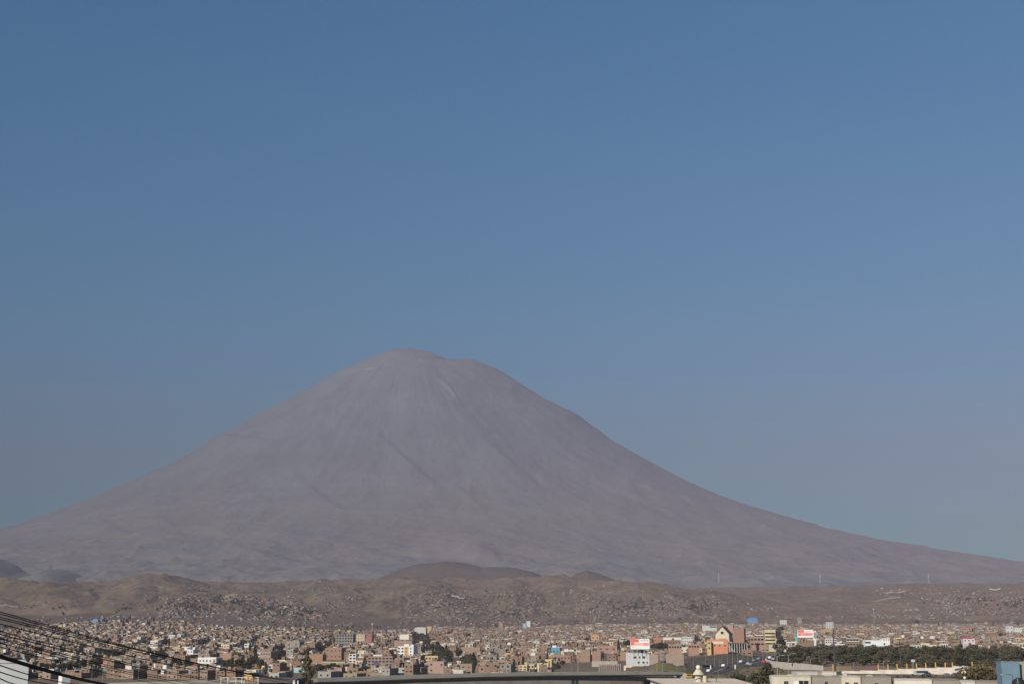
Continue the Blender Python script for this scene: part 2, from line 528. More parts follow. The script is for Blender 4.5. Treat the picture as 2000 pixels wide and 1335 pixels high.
def earth_material(name, cols, patch, grain, patch_scale, green=None, green_scale=0.002, green_lo=0.5, zrange=None, stretch=None, tone=False):
    m, nt, b = nodes_of(name, 0.95)
    b.inputs['Specular IOR Level'].default_value = 0.1
    n1 = tex(nt, patch_scale, 8.0, 0.62, stretch)
    n2 = tex(nt, grain, 6.0, 0.7, stretch)
    mx = nt.nodes.new('ShaderNodeMath'); mx.operation = 'MULTIPLY_ADD'
    mx.inputs[1].default_value = 0.45
    nt.links.new(n2.outputs['Fac'], mx.inputs[0])
    ml = nt.nodes.new('ShaderNodeMath'); ml.operation = 'MULTIPLY'
    ml.inputs[1].default_value = 0.55
    nt.links.new(n1.outputs['Fac'], ml.inputs[0])
    nt.links.new(ml.outputs[0], mx.inputs[2])
    r = ramp(nt, cols)
    nt.links.new(mx.outputs[0], r.inputs['Fac'])
    out = r.outputs['Color']
    if green:
        g = tex(nt, green_scale, 9.0, 0.7)
        gr = ramp(nt, [(green_lo - 0.06, (0, 0, 0)), (green_lo + 0.22, (0.8, 0.8, 0.8))])
        nt.links.new(g.outputs['Fac'], gr.inputs['Fac'])
        fac = gr.outputs['Color']
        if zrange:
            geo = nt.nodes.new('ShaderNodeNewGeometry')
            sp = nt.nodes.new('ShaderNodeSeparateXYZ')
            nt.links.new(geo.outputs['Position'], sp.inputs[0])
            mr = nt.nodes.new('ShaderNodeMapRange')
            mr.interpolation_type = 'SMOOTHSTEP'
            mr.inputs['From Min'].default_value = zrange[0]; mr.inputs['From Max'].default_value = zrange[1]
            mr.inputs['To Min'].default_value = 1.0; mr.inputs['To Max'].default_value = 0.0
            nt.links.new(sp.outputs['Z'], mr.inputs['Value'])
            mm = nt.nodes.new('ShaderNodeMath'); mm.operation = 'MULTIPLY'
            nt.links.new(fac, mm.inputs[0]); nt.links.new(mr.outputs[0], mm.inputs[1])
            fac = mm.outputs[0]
        mixn = nt.nodes.new('ShaderNodeMix'); mixn.data_type = 'RGBA'
        nt.links.new(fac, mixn.inputs[0])
        nt.links.new(out, mixn.inputs[6])
        mixn.inputs[7].default_value = (*green, 1)
        out = mixn.outputs[2]
    if tone:
        ta = nt.nodes.new('ShaderNodeAttribute'); ta.attribute_name = 'tone'
        tm = nt.nodes.new('ShaderNodeMix'); tm.data_type = 'RGBA'; tm.blend_type = 'MULTIPLY'; tm.inputs[0].default_value = 1.0
        nt.links.new(out, tm.inputs[6]); nt.links.new(ta.outputs['Color'], tm.inputs[7])
        out = tm.outputs[2]
    nt.links.new(out, b.inputs['Base Color'])
    bp = nt.nodes.new('ShaderNodeBump')
    bp.inputs['Strength'].default_value = patch
    bp.inputs['Distance'].default_value = 1.0 / grain * 0.12
    nt.links.new(n2.outputs['Fac'], bp.inputs['Height'])
    nt.links.new(bp.outputs['Normal'], b.inputs['Normal'])
    return m

def geo_rows(a, b, n):
    return a * (b / a) ** (np.arange(n) / (n - 1.0))

_rows = np.concatenate([np.linspace(-380, 430, 30), geo_rows(440, 4400, 220)])
ground = sheet('ground', US, _rows, ground_z, -400.0)
ground.data.materials.append(earth_material('dry_earth', [(0.3, (0.104, 0.075, 0.056)), (0.5, (0.152, 0.112, 0.084)), (0.7, (0.208, 0.160, 0.120))], 0.3, 0.25, 0.02,
                                            green=(0.096, 0.080, 0.046), green_scale=0.012, green_lo=0.53))
_hr = np.concatenate([geo_rows(4400, 7200, 330), geo_rows(7215, 10000, 60)])
hills = sheet('foothills', US, _hr, ground_z, -400.0)
hills.data.materials.append(earth_material('hill_earth', [(0.28, (0.132, 0.093, 0.065)), (0.5, (0.194, 0.143, 0.101)), (0.72, (0.267, 0.209, 0.152))], 0.4, 0.03, 0.0035,
                                           green=(0.110, 0.099, 0.058), green_scale=0.0022, green_lo=0.5))
_vr = np.concatenate([geo_rows(8300, 16000, 230), np.linspace(16020, 18600, 120), geo_rows(18700, 27000, 40)])
def volcano_sheet_z(x, y):
    z = volcano_z(x, y)
    return np.where(y < 8800, np.minimum(z, z - (8800 - y) * 0.3), z)
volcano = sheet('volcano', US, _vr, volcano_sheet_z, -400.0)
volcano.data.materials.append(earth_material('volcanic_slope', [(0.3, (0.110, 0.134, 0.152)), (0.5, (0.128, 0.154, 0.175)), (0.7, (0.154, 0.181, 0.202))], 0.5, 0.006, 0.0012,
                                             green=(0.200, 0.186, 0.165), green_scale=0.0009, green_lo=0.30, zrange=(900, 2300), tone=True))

# ash and scree streaks running down the cone
_n = len(volcano.data.vertices)
_co = np.empty(_n * 3, np.float32); volcano.data.vertices.foreach_get('co', _co); _co = _co.reshape(-1, 3)
_dx, _dy = _co[:, 0] - VX, _co[:, 1] - VY
_r, _th = np.hypot(_dx, _dy), np.arctan2(_dx, -_dy)
_s = fbm(_th * 16.0 + 0.3 * perlin(_r / 1500.0, _th * 4), _r / 4200.0, 5, 2.1, 0.6) * sstep(150, 900, _r)
_s2 = fbm(_co[:, 0] / 900.0, _co[:, 1] / 900.0, 4)
_s3 = fbm(_co[:, 0] / 260.0, _co[:, 1] / 420.0, 4)
_tone = np.clip(1.0 + (0.04 + 0.10 * (1 - sstep(900, 3200, _r))) * _s * (1 - sstep(3500, 6500, _r)) + 0.12 * _s2 + 0.09 * _s3, 0.55, 1.5)
_tc = np.ones((_n, 4), np.float32); _tc[:, 0] = _tone; _tc[:, 1] = _tone * (1 + .02 * _s); _tc[:, 2] = _tone * (1 + .04 * _s)
_ta = volcano.data.color_attributes.new('tone', 'FLOAT_COLOR', 'POINT'); _ta.data.foreach_set('color', _tc.ravel())
# last snow near the summit
snow_m = mat('old_snow', (0.42, 0.42, 0.44), 0.7, 0.25, 0.02)
def snow(pts, w, snow_m=snow_m, name='snow'):
    P = [march(p, q, volcano_z, 13000, 17300, 6.0) for p, q in pts]
    b = MB(); prev = None
    for i, p in enumerate(P):
        ww = w * (0.25 + 0.5 * math.sin(math.pi * (i + .5) / len(P)) + 0.45 * ((i * 37 + len(P) * 13) % 7) / 7.0)
        row = []
        for s_ in (-1, 0, 1):
            x_, y_ = p.x + s_ * ww * .6, p.y + s_ * ww
            row.append((x_, y_, float(volcano_z(np.array([x_]), np.array([y_]))[0]) + 3.0))
        if prev:
            for k in range(2): b.quad([prev[k], row[k], row[k + 1], prev[k + 1]], snow_m)
        prev = row
    structure(b.build(name, snow_m))
snow([(836, 690.5), (843, 691.5), (850, 693), (858, 696), (866, 700)], 12)
snow([(712, 722), (720, 720), (728, 719), (738, 716.5)], 6)
snow([(820, 701), (823, 705), (829, 708)], 6)
snow([(858, 742), (866, 750), (874, 758), (882, 768), (888, 776)], 30, mat('pale_ash', (0.20, 0.20, 0.21), 0.9, 0.15, 0.02), 'ash')

# dark rounded knolls in front of the volcano, and the blue ridges at the far left
def knoll(name, px0, px1, crest, Y, depth, label_seed, rough=14):
    xs = np.linspace(at(px0, 1130, Y).x, at(px1, 1130, Y).x, 150)
    ys = np.linspace(Y - depth, Y + depth, 70)
    X, YY = np.meshgrid(xs, ys)
    cx = [at(p, q, Y).x for p, q in crest]; cz = [at(p, q, Y).z for p, q in crest]
    top = np.interp(X, cx, cz)
    lo = min(cz) - 170
    f = np.clip(1 - ((YY - Y) / depth) ** 2, 0, 1) ** 0.9
    f = f * (1 + 0.10 * fbm(X / 170.0 + label_seed, YY / 170.0, 4) * (1 - f))
    Z = lo + (top - lo) * f + rough * fbm(X / 300.0 + label_seed, YY / 300.0, 4) * f + 1.4 * rough * (ridged(X / 520.0 + label_seed, YY / 900.0, 3) - 0.8) * f * (1 - 0.7 * f)
    nv, nu = X.shape
    vv = np.stack([X, YY, Z], -1).reshape(-1, 3).tolist()
    ff = [(r * nu + c, r * nu + c + 1, (r + 1) * nu + c + 1, (r + 1) * nu + c) for r in range(nv - 1) for c in range(nu - 1)]
    me = bpy.data.meshes.new(name)
    me.from_pydata(vv, [], ff)
    me.polygons.foreach_set('use_smooth', [True] * len(ff))
    o = structure(link(name, me))
    return o
knoll_m = earth_material('knoll_scrub', [(0.3, (0.084, 0.071, 0.054)), (0.5, (0.115, 0.097, 0.076)), (0.7, (0.157, 0.135, 0.107))], 0.4, 0.03, 0.003)
k1 = knoll('hill', 690, 1080, [(690, 1150), (740, 1130), (780, 1110), (820, 1099), (870, 1093), (905, 1098), (940, 1106), (975, 1107), (1010, 1109), (1040, 1117), (1062, 1128), (1080, 1150)], 8000, 700, 1.0)
k2 = knoll('hill', 1090, 1225, [(1090, 1150), (1110, 1130), (1125, 1119), (1145, 1113), (1165, 1117), (1190, 1127), (1210, 1137), (1225, 1150)], 7300, 400, 8.0, 8)
k3 = knoll('ridge', -260, 200, [(-260, 1095), (-120, 1082), (0, 1092), (25, 1105), (45, 1119), (60, 1124), (85, 1117), (108, 1110), (125, 1112), (142, 1119), (158, 1129), (176, 1141), (200, 1170)], 9000, 900, 3.0)
for o in (k1, k2):
    o.data.materials.append(knoll_m)
k3.data.materials.append(earth_material('ridge_scrub', [(0.3, (0.138, 0.138, 0.124)), (0.5, (0.168, 0.169, 0.152)), (0.7, (0.204, 0.205, 0.185))], 0.4, 0.03, 0.003))
# ------------------------------------------------------------------ building kit
def ground_row(px, Y):
    x = (px - 1000.0) / F * Y * (CT + ST * 0.0) / CT / CT
    x = at(px, 1270, Y).x
    return proj(x, Y, gz(x, Y))[1]

_DY = np.concatenate([geo_rows(560, 4300, 260)])
def depth_of(px, py):
    """Depth at which bare ground is seen at a photograph pixel."""
    xs = np.array([at(px, 1270, Y).x for Y in _DY])
    zs = ground_z(xs, _DY)
    rows = proj(xs, _DY, zs)[1]
    k = np.where(rows > py)[0]
    return float(_DY[k[-1]]) if len(k) else 900.0

BRICK = [(0.248, 0.154, 0.094), (0.285, 0.184, 0.120), (0.215, 0.134, 0.085), (0.305, 0.214, 0.142), (0.258, 0.146, 0.086)]
GREYS = [(0.30, 0.265, 0.235), (0.36, 0.325, 0.29), (0.25, 0.225, 0.20)]
WHITES = [(0.63, 0.61, 0.57), (0.57, 0.54, 0.49), (0.65, 0.64, 0.62)]
CREAMS = [(0.58, 0.47, 0.31), (0.62, 0.52, 0.36), (0.52, 0.42, 0.27)]
YELLOW, OCHRE, ORANGE = (0.66, 0.46, 0.12), (0.50, 0.33, 0.12), (0.60, 0.25, 0.09)
BLUE, SKYBLUE, TEAL, GREEN = (0.07, 0.30, 0.52), (0.33, 0.52, 0.68), (0.12, 0.36, 0.36), (0.24, 0.36, 0.16)
RED, PINK, SALMON = (0.42, 0.07, 0.05), (0.50, 0.22, 0.20), (0.50, 0.23, 0.15)
DARKGLASS = (0.022, 0.024, 0.028)
COLOR_WORD = {}
for c in BRICK: COLOR_WORD[c] = 'bare brick'
for c in GREYS: COLOR_WORD[c] = 'grey block'
for c in WHITES: COLOR_WORD[c] = 'whitewashed'
for c in CREAMS: COLOR_WORD[c] = 'cream'
COLOR_WORD.update({YELLOW: 'yellow', OCHRE: 'ochre', ORANGE: 'orange', BLUE: 'blue', SKYBLUE: 'pale blue', TEAL: 'teal', GREEN: 'green', RED: 'red', PINK: 'pink', SALMON: 'salmon'})

def dull(c, k=0.2, s=0.93):
    y = 0.3 * c[0] + 0.55 * c[1] + 0.15 * c[2]
    return tuple((v * (1 - k) + y * k) * s for v in c)

def wallmat(c):
    c = dull(c)
    return mat('wall_%02d_%02d_%02d' % tuple(int(v * 99) for v in c), c, 0.9, 0.17, 0.35, bump=0.3)
M_ROOF = mat('roof_screed', (0.33, 0.285, 0.24), 0.95, 0.25, 0.25)
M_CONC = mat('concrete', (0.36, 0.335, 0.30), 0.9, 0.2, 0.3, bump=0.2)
M_DARKCONC = mat('dark_concrete', (0.155, 0.145, 0.13), 0.9, 0.25, 0.25, bump=0.2)  # concrete in a darker tone, varied by noise
M_PARAPET = mat('parapet_concrete', (0.35, 0.32, 0.27), 0.9, 0.2, 0.12, bump=0.2)
M_WHITE = mat('white_paint', (0.63, 0.61, 0.58), 0.75, 0.1, 0.4)
M_GLASS = mat('window_glass', DARKGLASS, 0.25, 0.3, 0.8)
M_STEEL = mat('galvanised_steel', (0.42, 0.42, 0.41), 0.5, 0.12, 2.0, metallic=0.4)
M_BLACK = mat('black_rubber', (0.012, 0.012, 0.012), 0.95, 0.2, 3.0)
M_TANK = mat('black_tank_plastic', (0.02, 0.02, 0.022), 0.45, 0.2, 1.0)
M_SHEET = mat('corrugated_sheet', (0.42, 0.40, 0.38), 0.6, 0.25, 0.6, metallic=0.2)
M_ASPHALT = mat('asphalt', (0.055, 0.053, 0.052), 0.9, 0.2, 0.2)
M_TRUNK = mat('bark', (0.11, 0.085, 0.06), 0.95, 0.3, 3.0)

LAND = []                         # landmarks that labels refer to: (phrase, px, py)
SHOWN = []                        # photograph rectangles of the landmarks, kept free: (x0, x1, top, base, depth)

_UNIT = {}
def unit_window():
    if 'w' not in _UNIT:
        b = MB()
        fr = mat('window_frame', (0.45, 0.42, 0.38), 0.7, 0.15, 2.0)
        b.quad([(-0.5, -0.012, -0.5), (0.5, -0.012, -0.5), (0.5, -0.012, 0.5), (-0.5, -0.012, 0.5)], M_GLASS)
        b.box(-0.5, 0.5, -0.06, 0, -0.5, -0.43, fr); b.box(-0.5, 0.5, -0.06, 0, 0.45, 0.5, fr)
        b.box(-0.5, -0.45, -0.06, 0, -0.43, 0.45, fr); b.box(0.45, 0.5, -0.06, 0, -0.43, 0.45, fr)
        b.box(-0.02, 0.02, -0.05, -0.014, -0.43, 0.45, fr)
        _UNIT['w'] = b.mesh('window')
        b = MB()
        b.quad([(-0.5, -0.012, -0.5), (0.5, -0.012, -0.5), (0.5, -0.012, 0.5), (-0.5, -0.012, 0.5)], M_GLASS)
        li = mat('raw_lintel', (0.33, 0.29, 0.25), 0.9)
        b.box(-0.56, 0.56, -0.05, 0, 0.5, 0.62, li); b.box(-0.56, 0.56, -0.07, 0, -0.58, -0.5, li)
        _UNIT['hole'] = b.mesh('window_opening')
    return _UNIT['w']

def add_window(root, x, y, z, w, h, side=0.0, kind='w', name='window'):
    unit_window()
    o = link(name, _UNIT[kind], root, (x, y, z), side)
    o.scale = (w, 1.0, h)
    return o

def roof_part(root, W, D, H, wall, parapet=0.7, name='roof'):
    b = MB()
    b.box(-W / 2 + 0.2, W / 2 - 0.2, 0.2, D - 0.2, H - 0.02, H + 0.10, M_ROOF)
    t = 0.18
    if parapet > 0:
        b.box(-W / 2, W / 2, 0, t, H, H + parapet, wall); b.box(-W / 2, W / 2, D - t, D, H, H + parapet, wall)
        b.box(-W / 2, -W / 2 + t, t, D - t, H, H + parapet, wall); b.box(W / 2 - t, W / 2, t, D - t, H, H + parapet, wall)
    return b.build(name, None, root)

class Building:
    pass

def building(name, label, short, x0, x1, yt, yb, wall, yaw=-12, D=11.0, Y=None, grid=None, win=(1.3, 1.2), parapet=0.6, kind='w',
             cat='house', group=None, storeys=None, roof=True, side=0, skip=(), far_ok=True):
    B = Building()
    Y = Y or depth_of((x0 + x1) / 2, yb)
    if Y > 1350 and far_ok and proj(at(x0, yb, Y).x, Y, gz(at(x0, yb, Y).x, Y))[1] > yb + 7:
        Y = depth_of((x0 + x1) / 2, yb + 3)
    a, b_ = at(x0, yb, Y), at(x1, yb, Y)
    yr = math.radians(yaw)
    span = b_.x - a.x
    W = max(2.5, (span - 0.35 * D * abs(math.sin(yr))) / math.cos(yr))
    cx = (a.x + b_.x) / 2
    zg = min(gz(a.x, Y), gz(b_.x, Y), gz(cx, Y + D)) - 0.3
    top = at((x0 + x1) / 2, yt, Y).z
    H = max(2.6, top - zg - max(parapet, 0))
    wm = wall if isinstance(wall, bpy.types.Material) else wallmat(wall)
    B.root = thing(name, label, cat, (cx, Y, zg), yr, group)
    B.W, B.D, B.H, B.Y, B.wm, B.z, B.cx = W, D, H, Y, wm, zg, cx
    m = MB(); m.box(-W / 2, W / 2, 0, D, 0, H, wm)
    B.body = m.build('wall', None, B.root)
    if roof:
        B.roof = roof_part(B.root, W, D, H, wm, parapet)
    B.vis0 = at((x0 + x1) / 2, yb, Y).z - zg              # height that stands above the visible base line
    if grid:
        nc, nr = grid
        lo = max(0.3, B.vis0)
        for r in range(nr):
            z = lo + (H - lo) * (r + 0.55) / nr
            for c in range(nc):
                if (c, r) in skip: continue
                add_window(B.root, -W / 2 + W * (c + 0.5) / nc, 0, z, min(win[0], W / nc * 0.7), min(win[1], (H - lo) / nr * 0.62), 0, kind)
            for s in range(side):
                add_window(B.root, -W / 2 if yaw > 0 else W / 2, D * (s + 0.5) / side, z, min(win[0], D / side * 0.6), min(win[1], (H - lo) / nr * 0.6), -math.pi / 2 if yaw > 0 else math.pi / 2, kind)
    if short:
        LAND.append((short, (x0 + x1) / 2, (yt + yb) / 2))
    SHOWN.append((x0, x1, yt, yb, Y))
    return B

def bp(root, name, boxes, m, smooth=False):
    """One part made of boxes (x0, x1, y0, y1, z0, z1)."""
    b = MB()
    for q in boxes:
        b.box(*q, m)
    return b.build(name, None, root)

# ------------------------------------------------------------------ trees
def leaf_material(name, dark, light):
    m, nt, b = nodes_of(name, 0.75)
    b.inputs['Specular IOR Level'].default_value = 0.15
    a = nt.nodes.new('ShaderNodeAttribute'); a.attribute_name = 'paint'
    n = tex(nt, 0.5, 3.0, 0.6)
    r = ramp(nt, [(0.3, dark), (0.7, light)])
    nt.links.new(n.outputs['Fac'], r.inputs['Fac'])
    mx = nt.nodes.new('ShaderNodeMix'); mx.data_type = 'RGBA'; mx.blend_type = 'MULTIPLY'
    mx.inputs[0].default_value = 1.0
    nt.links.new(r.outputs['Color'], mx.inputs[6]); nt.links.new(a.outputs['Color'], mx.inputs[7])
    nt.links.new(mx.outputs[2], b.inputs['Base Color'])
    return m
LEAF = {
    'dark': leaf_material('dark_leaf', (0.044, 0.046, 0.028), (0.084, 0.083, 0.052)),
    'olive': leaf_material('olive_leaf', (0.068, 0.066, 0.042), (0.124, 0.116, 0.074)),
    'khaki': leaf_material('khaki_leaf', (0.088, 0.078, 0.046), (0.15, 0.13, 0.078)),
    'brown': leaf_material('dry_leaf', (0.07, 0.055, 0.03), (0.125, 0.10, 0.055)),
}

def crown_mesh(seed, H, R, shape, n, size, m, flowers=0.0):
    """Leaf clumps through a crown's volume; trunk height is left clear."""
    rs = np.random.RandomState(seed)
    lobes = []
    if shape == 'round':
        for k in range(9):
            a = rs.rand() * 6.28; d = R * 0.55 * math.sqrt(rs.rand())
            lobes.append((d * math.cos(a), d * math.sin(a), H * (0.42 + 0.42 * rs.rand()), R * (0.35 + 0.3 * rs.rand()), H * (0.11 + 0.09 * rs.rand())))
    elif shape == 'bushy':
        for k in range(14):
            a = rs.rand() * 6.28; d = R * 0.7 * math.sqrt(rs.rand())
            lobes.append((d * math.cos(a), d * math.sin(a), H * (0.25 + 0.62 * rs.rand() * (1 - 0.3 * d / R)), R * (0.22 + 0.28 * rs.rand()), H * (0.07 + 0.09 * rs.rand())))
    elif shape == 'tall':
        for k in range(11):
            t = k / 10.0
            a = rs.rand() * 6.28; d = R * 0.25 * rs.rand()
            w = R * (0.75 * math.sin(math.pi * (0.16 + 0.8 * t)) + 0.15)
            lobes.append((d * math.cos(a), d * math.sin(a), H * (0.16 + 0.80 * t), w * (0.7 + 0.4 * rs.rand()), H * 0.10))
    elif shape == 'conifer':
        for k in range(13):
            t = k / 12.0
            w = R * (1.0 - 0.93 * t) * (0.75 + 0.5 * rs.rand())
            a = rs.rand() * 6.28; d = w * 0.25
            lobes.append((d * math.cos(a), d * math.sin(a), H * (0.14 + 0.83 * t), max(w, 0.12 * R), H * 0.05))
    else:                                                   # spreading
        for k in range(10):
            a = k * 2.4 + rs.rand(); d = R * (0.15 + 0.6 * rs.rand())
            lobes.append((d * math.cos(a), d * math.sin(a), H * (0.55 + 0.32 * rs.rand() - 0.2 * d / R), R * (0.28 + 0.22 * rs.rand()), H * (0.08 + 0.07 * rs.rand())))
    L = np.array(lobes)
    k = rs.randint(0, len(L), n)
    v = rs.normal(size=(n, 3)); v /= np.linalg.norm(v, axis=1)[:, None]
    rr = (0.55 + 0.5 * rs.rand(n)) ** 0.7
    P = np.stack([L[k, 0] + v[:, 0] * rr * L[k, 3], L[k, 1] + v[:, 1] * rr * L[k, 3], L[k, 2] + v[:, 2] * rr * L[k, 4]], -1)
    P[:, 2] = np.clip(P[:, 2], 0.12 * H, None)
    e1 = rs.normal(size=(n, 3)); e1 /= np.linalg.norm(e1, axis=1)[:, None]
    e2 = np.cross(e1, rs.normal(size=(n, 3))); e2 /= np.linalg.norm(e2, axis=1)[:, None]
    s = size * (0.6 + 0.8 * rs.rand(n))[:, None]
    V = np.stack([P - e1 * s * 0.6 - e2 * s * 0.35, P + e1 * s * 0.6 - e2 * s * 0.25, P + e2 * s * 0.75], 1).reshape(-1, 3)
    me = bpy.data.meshes.new('crown')
    me.from_pydata(V.tolist(), [], np.arange(3 * n).reshape(-1, 3).tolist())
    me.materials.append(m)
    br = 0.72 + 0.42 * rs.rand(len(L))[k] * (0.7 + 0.6 * rs.rand(n))
    col = np.ones((n, 4), np.float32)
    col[:, 0] = br * (0.92 + 0.2 * rs.rand(n)); col[:, 1] = br; col[:, 2] = br * (0.85 + 0.2 * rs.rand(n))
    if flowers:
        f = rs.rand(n) < flowers
        col[f, :3] = 6.5
    ca = me.color_attributes.new('paint', 'FLOAT_COLOR', 'CORNER')
    ca.data.foreach_set('color', np.repeat(col, 3, 0).ravel())
    me.update()
    return me

def trunk_mesh(seed, H, r, top=0.75, limbs=5, R=2.0):
    rs = random.Random(seed)
    b = MB()
    pts = [(0, 0, -0.3)]
    for i in range(1, 5):
        pts.append((rs.uniform(-0.1, 0.1) * i, rs.uniform(-0.1, 0.1) * i, H * top * i / 4.0))
    b.tube(pts, r, M_TRUNK, 6, r * 0.3)
    for i in range(limbs):
        z = H * (0.3 + 0.4 * rs.random()); a = rs.random() * 6.28; q = R * (0.4 + 0.4 * rs.random())
        b.tube([(0, 0, z), (q * 0.5 * math.cos(a), q * 0.5 * math.sin(a), z + 0.10 * H), (q * math.cos(a), q * math.sin(a), z + 0.2 * H)], r * 0.4, M_TRUNK, 5, r * 0.12)
    return b.mesh('trunk')

TREE_KINDS = {}
def tree_kind(key, H, R, shape, n, size, leaf, seeds=3, flowers=0.0):
    TREE_KINDS[key] = [(crown_mesh(hash_(key) + s, H, R, shape, n, size, LEAF[leaf], flowers), trunk_mesh(s, H, 0.05 * H ** 0.7, 0.8 if shape != 'spread' else 0.6, 5, R), H) for s in range(seeds)]
def hash_(s):
    return sum(ord(c) * (i + 3) for i, c in enumerate(s)) % 9973
tree_kind('round', 7.0, 3.0, 'round', 1700, 0.42, 'dark')
tree_kind('olive', 7.0, 3.2, 'bushy', 1900, 0.40, 'olive')
tree_kind('tall', 12.0, 2.2, 'tall', 1600, 0.45, 'dark')
tree_kind('conifer', 13.0, 3.4, 'conifer', 1300, 0.6, 'dark', 2)

def tree(name, label, key, x, y, H, rz=None, group=None, z=None, wide=1.0):
    v = TREE_KINDS[key]
    k = RNG.randrange(len(v))
    cm, tm, h0 = v[k]
    s = H / h0
    z = gz(x, y) if z is None else z
    t = thing(name, label, 'tree', (x, y, z), RNG.uniform(0, 6.28) if rz is None else rz, group)
    t.scale = (s * wide, s * wide, s)
    link('crown', cm, t); link('trunk', tm, t)
    return t
RNG = random.Random(77)

# ------------------------------------------------------------------ labels that single a thing out
PENDING = []
ORD = ['nearest', 'second', 'third', 'fourth', 'fifth', 'sixth', 'seventh', 'eighth', 'ninth', 'tenth', 'eleventh', 'twelfth', 'thirteenth', 'fourteenth', 'fifteenth', 'sixteenth', 'seventeenth', 'eighteenth', 'nineteenth', 'twentieth'] + ['twenty-' + w for w in ('first', 'second', 'third', 'fourth', 'fifth', 'sixth', 'seventh', 'eighth', 'ninth')] + ['thirtieth'] + ['thirty-' + w for w in ('first', 'second', 'third', 'fourth', 'fifth', 'sixth', 'seventh', 'eighth', 'ninth')]
def label_later(o, phrase, px, py):
    PENDING.append((o, phrase, px, py))
def finish_labels():
    by = {}
    for o, phrase, px, py in PENDING:
        s, lx, ly = min(LAND, key=lambda q: abs(q[1] - px) + 2.5 * abs(q[2] - py))
        dx, dy = px - lx, py - ly
        if abs(dx) > 1.2 * abs(dy) * 2 or abs(dy) < 2:
            rel = 'left of' if dx < 0 else 'right of'
        elif dy < 0:
            rel = 'behind'
        else:
            rel = 'in front of'
        by.setdefault((phrase, rel, s), []).append((math.hypot(dx, 2 * dy), o, dx))
    for (phrase, rel, s), lst in by.items():
        if len((phrase + rel + s).split()) > 13 and ' with roof' in phrase:
            phrase = phrase.replace(' house with ', ' house, ')
        lst.sort(key=lambda q: q[0])
        for i, (_, o, dx) in enumerate(lst):
            if len(lst) == 1:
                o['label'] = '%s %s the %s' % (phrase, rel, s)
                if len(o['label'].split()) > 16:
                    o['label'] = '%s %s the %s' % (phrase.split(' with ')[0], rel, s)
            else:
                o['label'] = '%s, %s %s the %s' % (phrase, ORD[min(i, 38)], rel, s)
                if len(o['label'].split()) > 16:
                    o['label'] = '%s, %s %s the %s' % (phrase.split(' with ')[0].split(', ')[0], ORD[min(i, 38)], rel.replace('in front of', 'before'), s)
# ------------------------------------------------------------------ landmark buildings in the city
WHITE, WHITE2 = WHITES[0], WHITES[2]

# white office block with the billboard on its roof
b = building('office_block', 'white four storey block with small dark windows under the red and white billboard', 'white billboard block', 1230.5, 1270, 1274, 1309, (0.60, 0.60, 0.59), yaw=9, D=12, Y=930, parapet=0.5, cat='building')
W, H = b.W, b.H
for (u, v, w, h) in ((0.24, 0.89, .17, 1.5), (0.48, 0.89, .08, 1.5), (0.70, 0.89, .17, 1.5), (0.43, 0.62, .11, 1.4), (0.69, 0.62, .12, 1.4), (0.88, 0.62, .07, 1.4), (0.48, 0.36, .08, 1.5), (0.68, 0.36, .12, 1.4), (0.45, 0.12, .09, 1.4)):
    add_window(b.root, -W / 2 + W * u, 0, H * v - 1.0, W * w, h)
add_window(b.root, -W / 2, 4.5, H * 0.85, 1.1, 1.3, -math.pi / 2)
bp(b.root, 'roof_shed', [(-W * .35, -W * .1, 3, 6, H + .1, H + 2.2), (W * .05, W * .3, 4, 7, H + .1, H + 2.4)], M_DARKCONC)
bb_z, bb_x, bb_y = b.z + H, b.cx, b.Y

def billboard(name, label, x0, x1, yt, yb, Y, base_z, prints, yaw=0.0, legs=5, skin=(0.78, 0.77, 0.75)):
    a, c = at(x0, yb, Y), at(x1, yt, Y)
    W, H = c.x - a.x, c.z - a.z
    t = thing(name, label, 'billboard', ((a.x + c.x) / 2, Y, base_z), math.radians(yaw))
    z0 = a.z - base_z
    bp(t, 'panel', [(-W / 2, W / 2, 0, 0.35, z0, z0 + H)], mat('billboard_skin_%d' % (skin[0] * 100), skin, 0.6, 0.05, 0.2))
    for k in range(legs):
        x = -W / 2 + W * (k + 0.5) / legs
        bp(t, 'post', [(x - .12, x + .12, 0.1, 0.3, 0, z0), (x - .1, x + .1, 2.2, 2.4, 0, z0 + H * 0.5), (x - .08, x + .08, 0.36, 2.3, z0 + H * 0.45, z0 + H * 0.5)], M_STEEL)
    bp(t, 'catwalk', [(-W / 2, W / 2, -0.7, -0.02, z0 - 0.15, z0 - 0.03)], M_DARKCONC)
    if prints:
        q = MB()
        for (u0, u1, v0, v1, col) in prints:
            m = mat('ink_%02d_%02d_%02d' % tuple(int(k * 99) for k in col), col, 0.6, 0.06, 0.5)
            q.box(-W / 2 + W * u0, -W / 2 + W * u1, -0.012, -0.004, z0 + H * v0, z0 + H * v1, m)
        q.build('print', None, t)
    LAND.append((label, (x0 + x1) / 2, (yt + yb) / 2))
    SHOWN.append((x0, x1, yt, yb + 3, Y))
    return t, W, H, z0

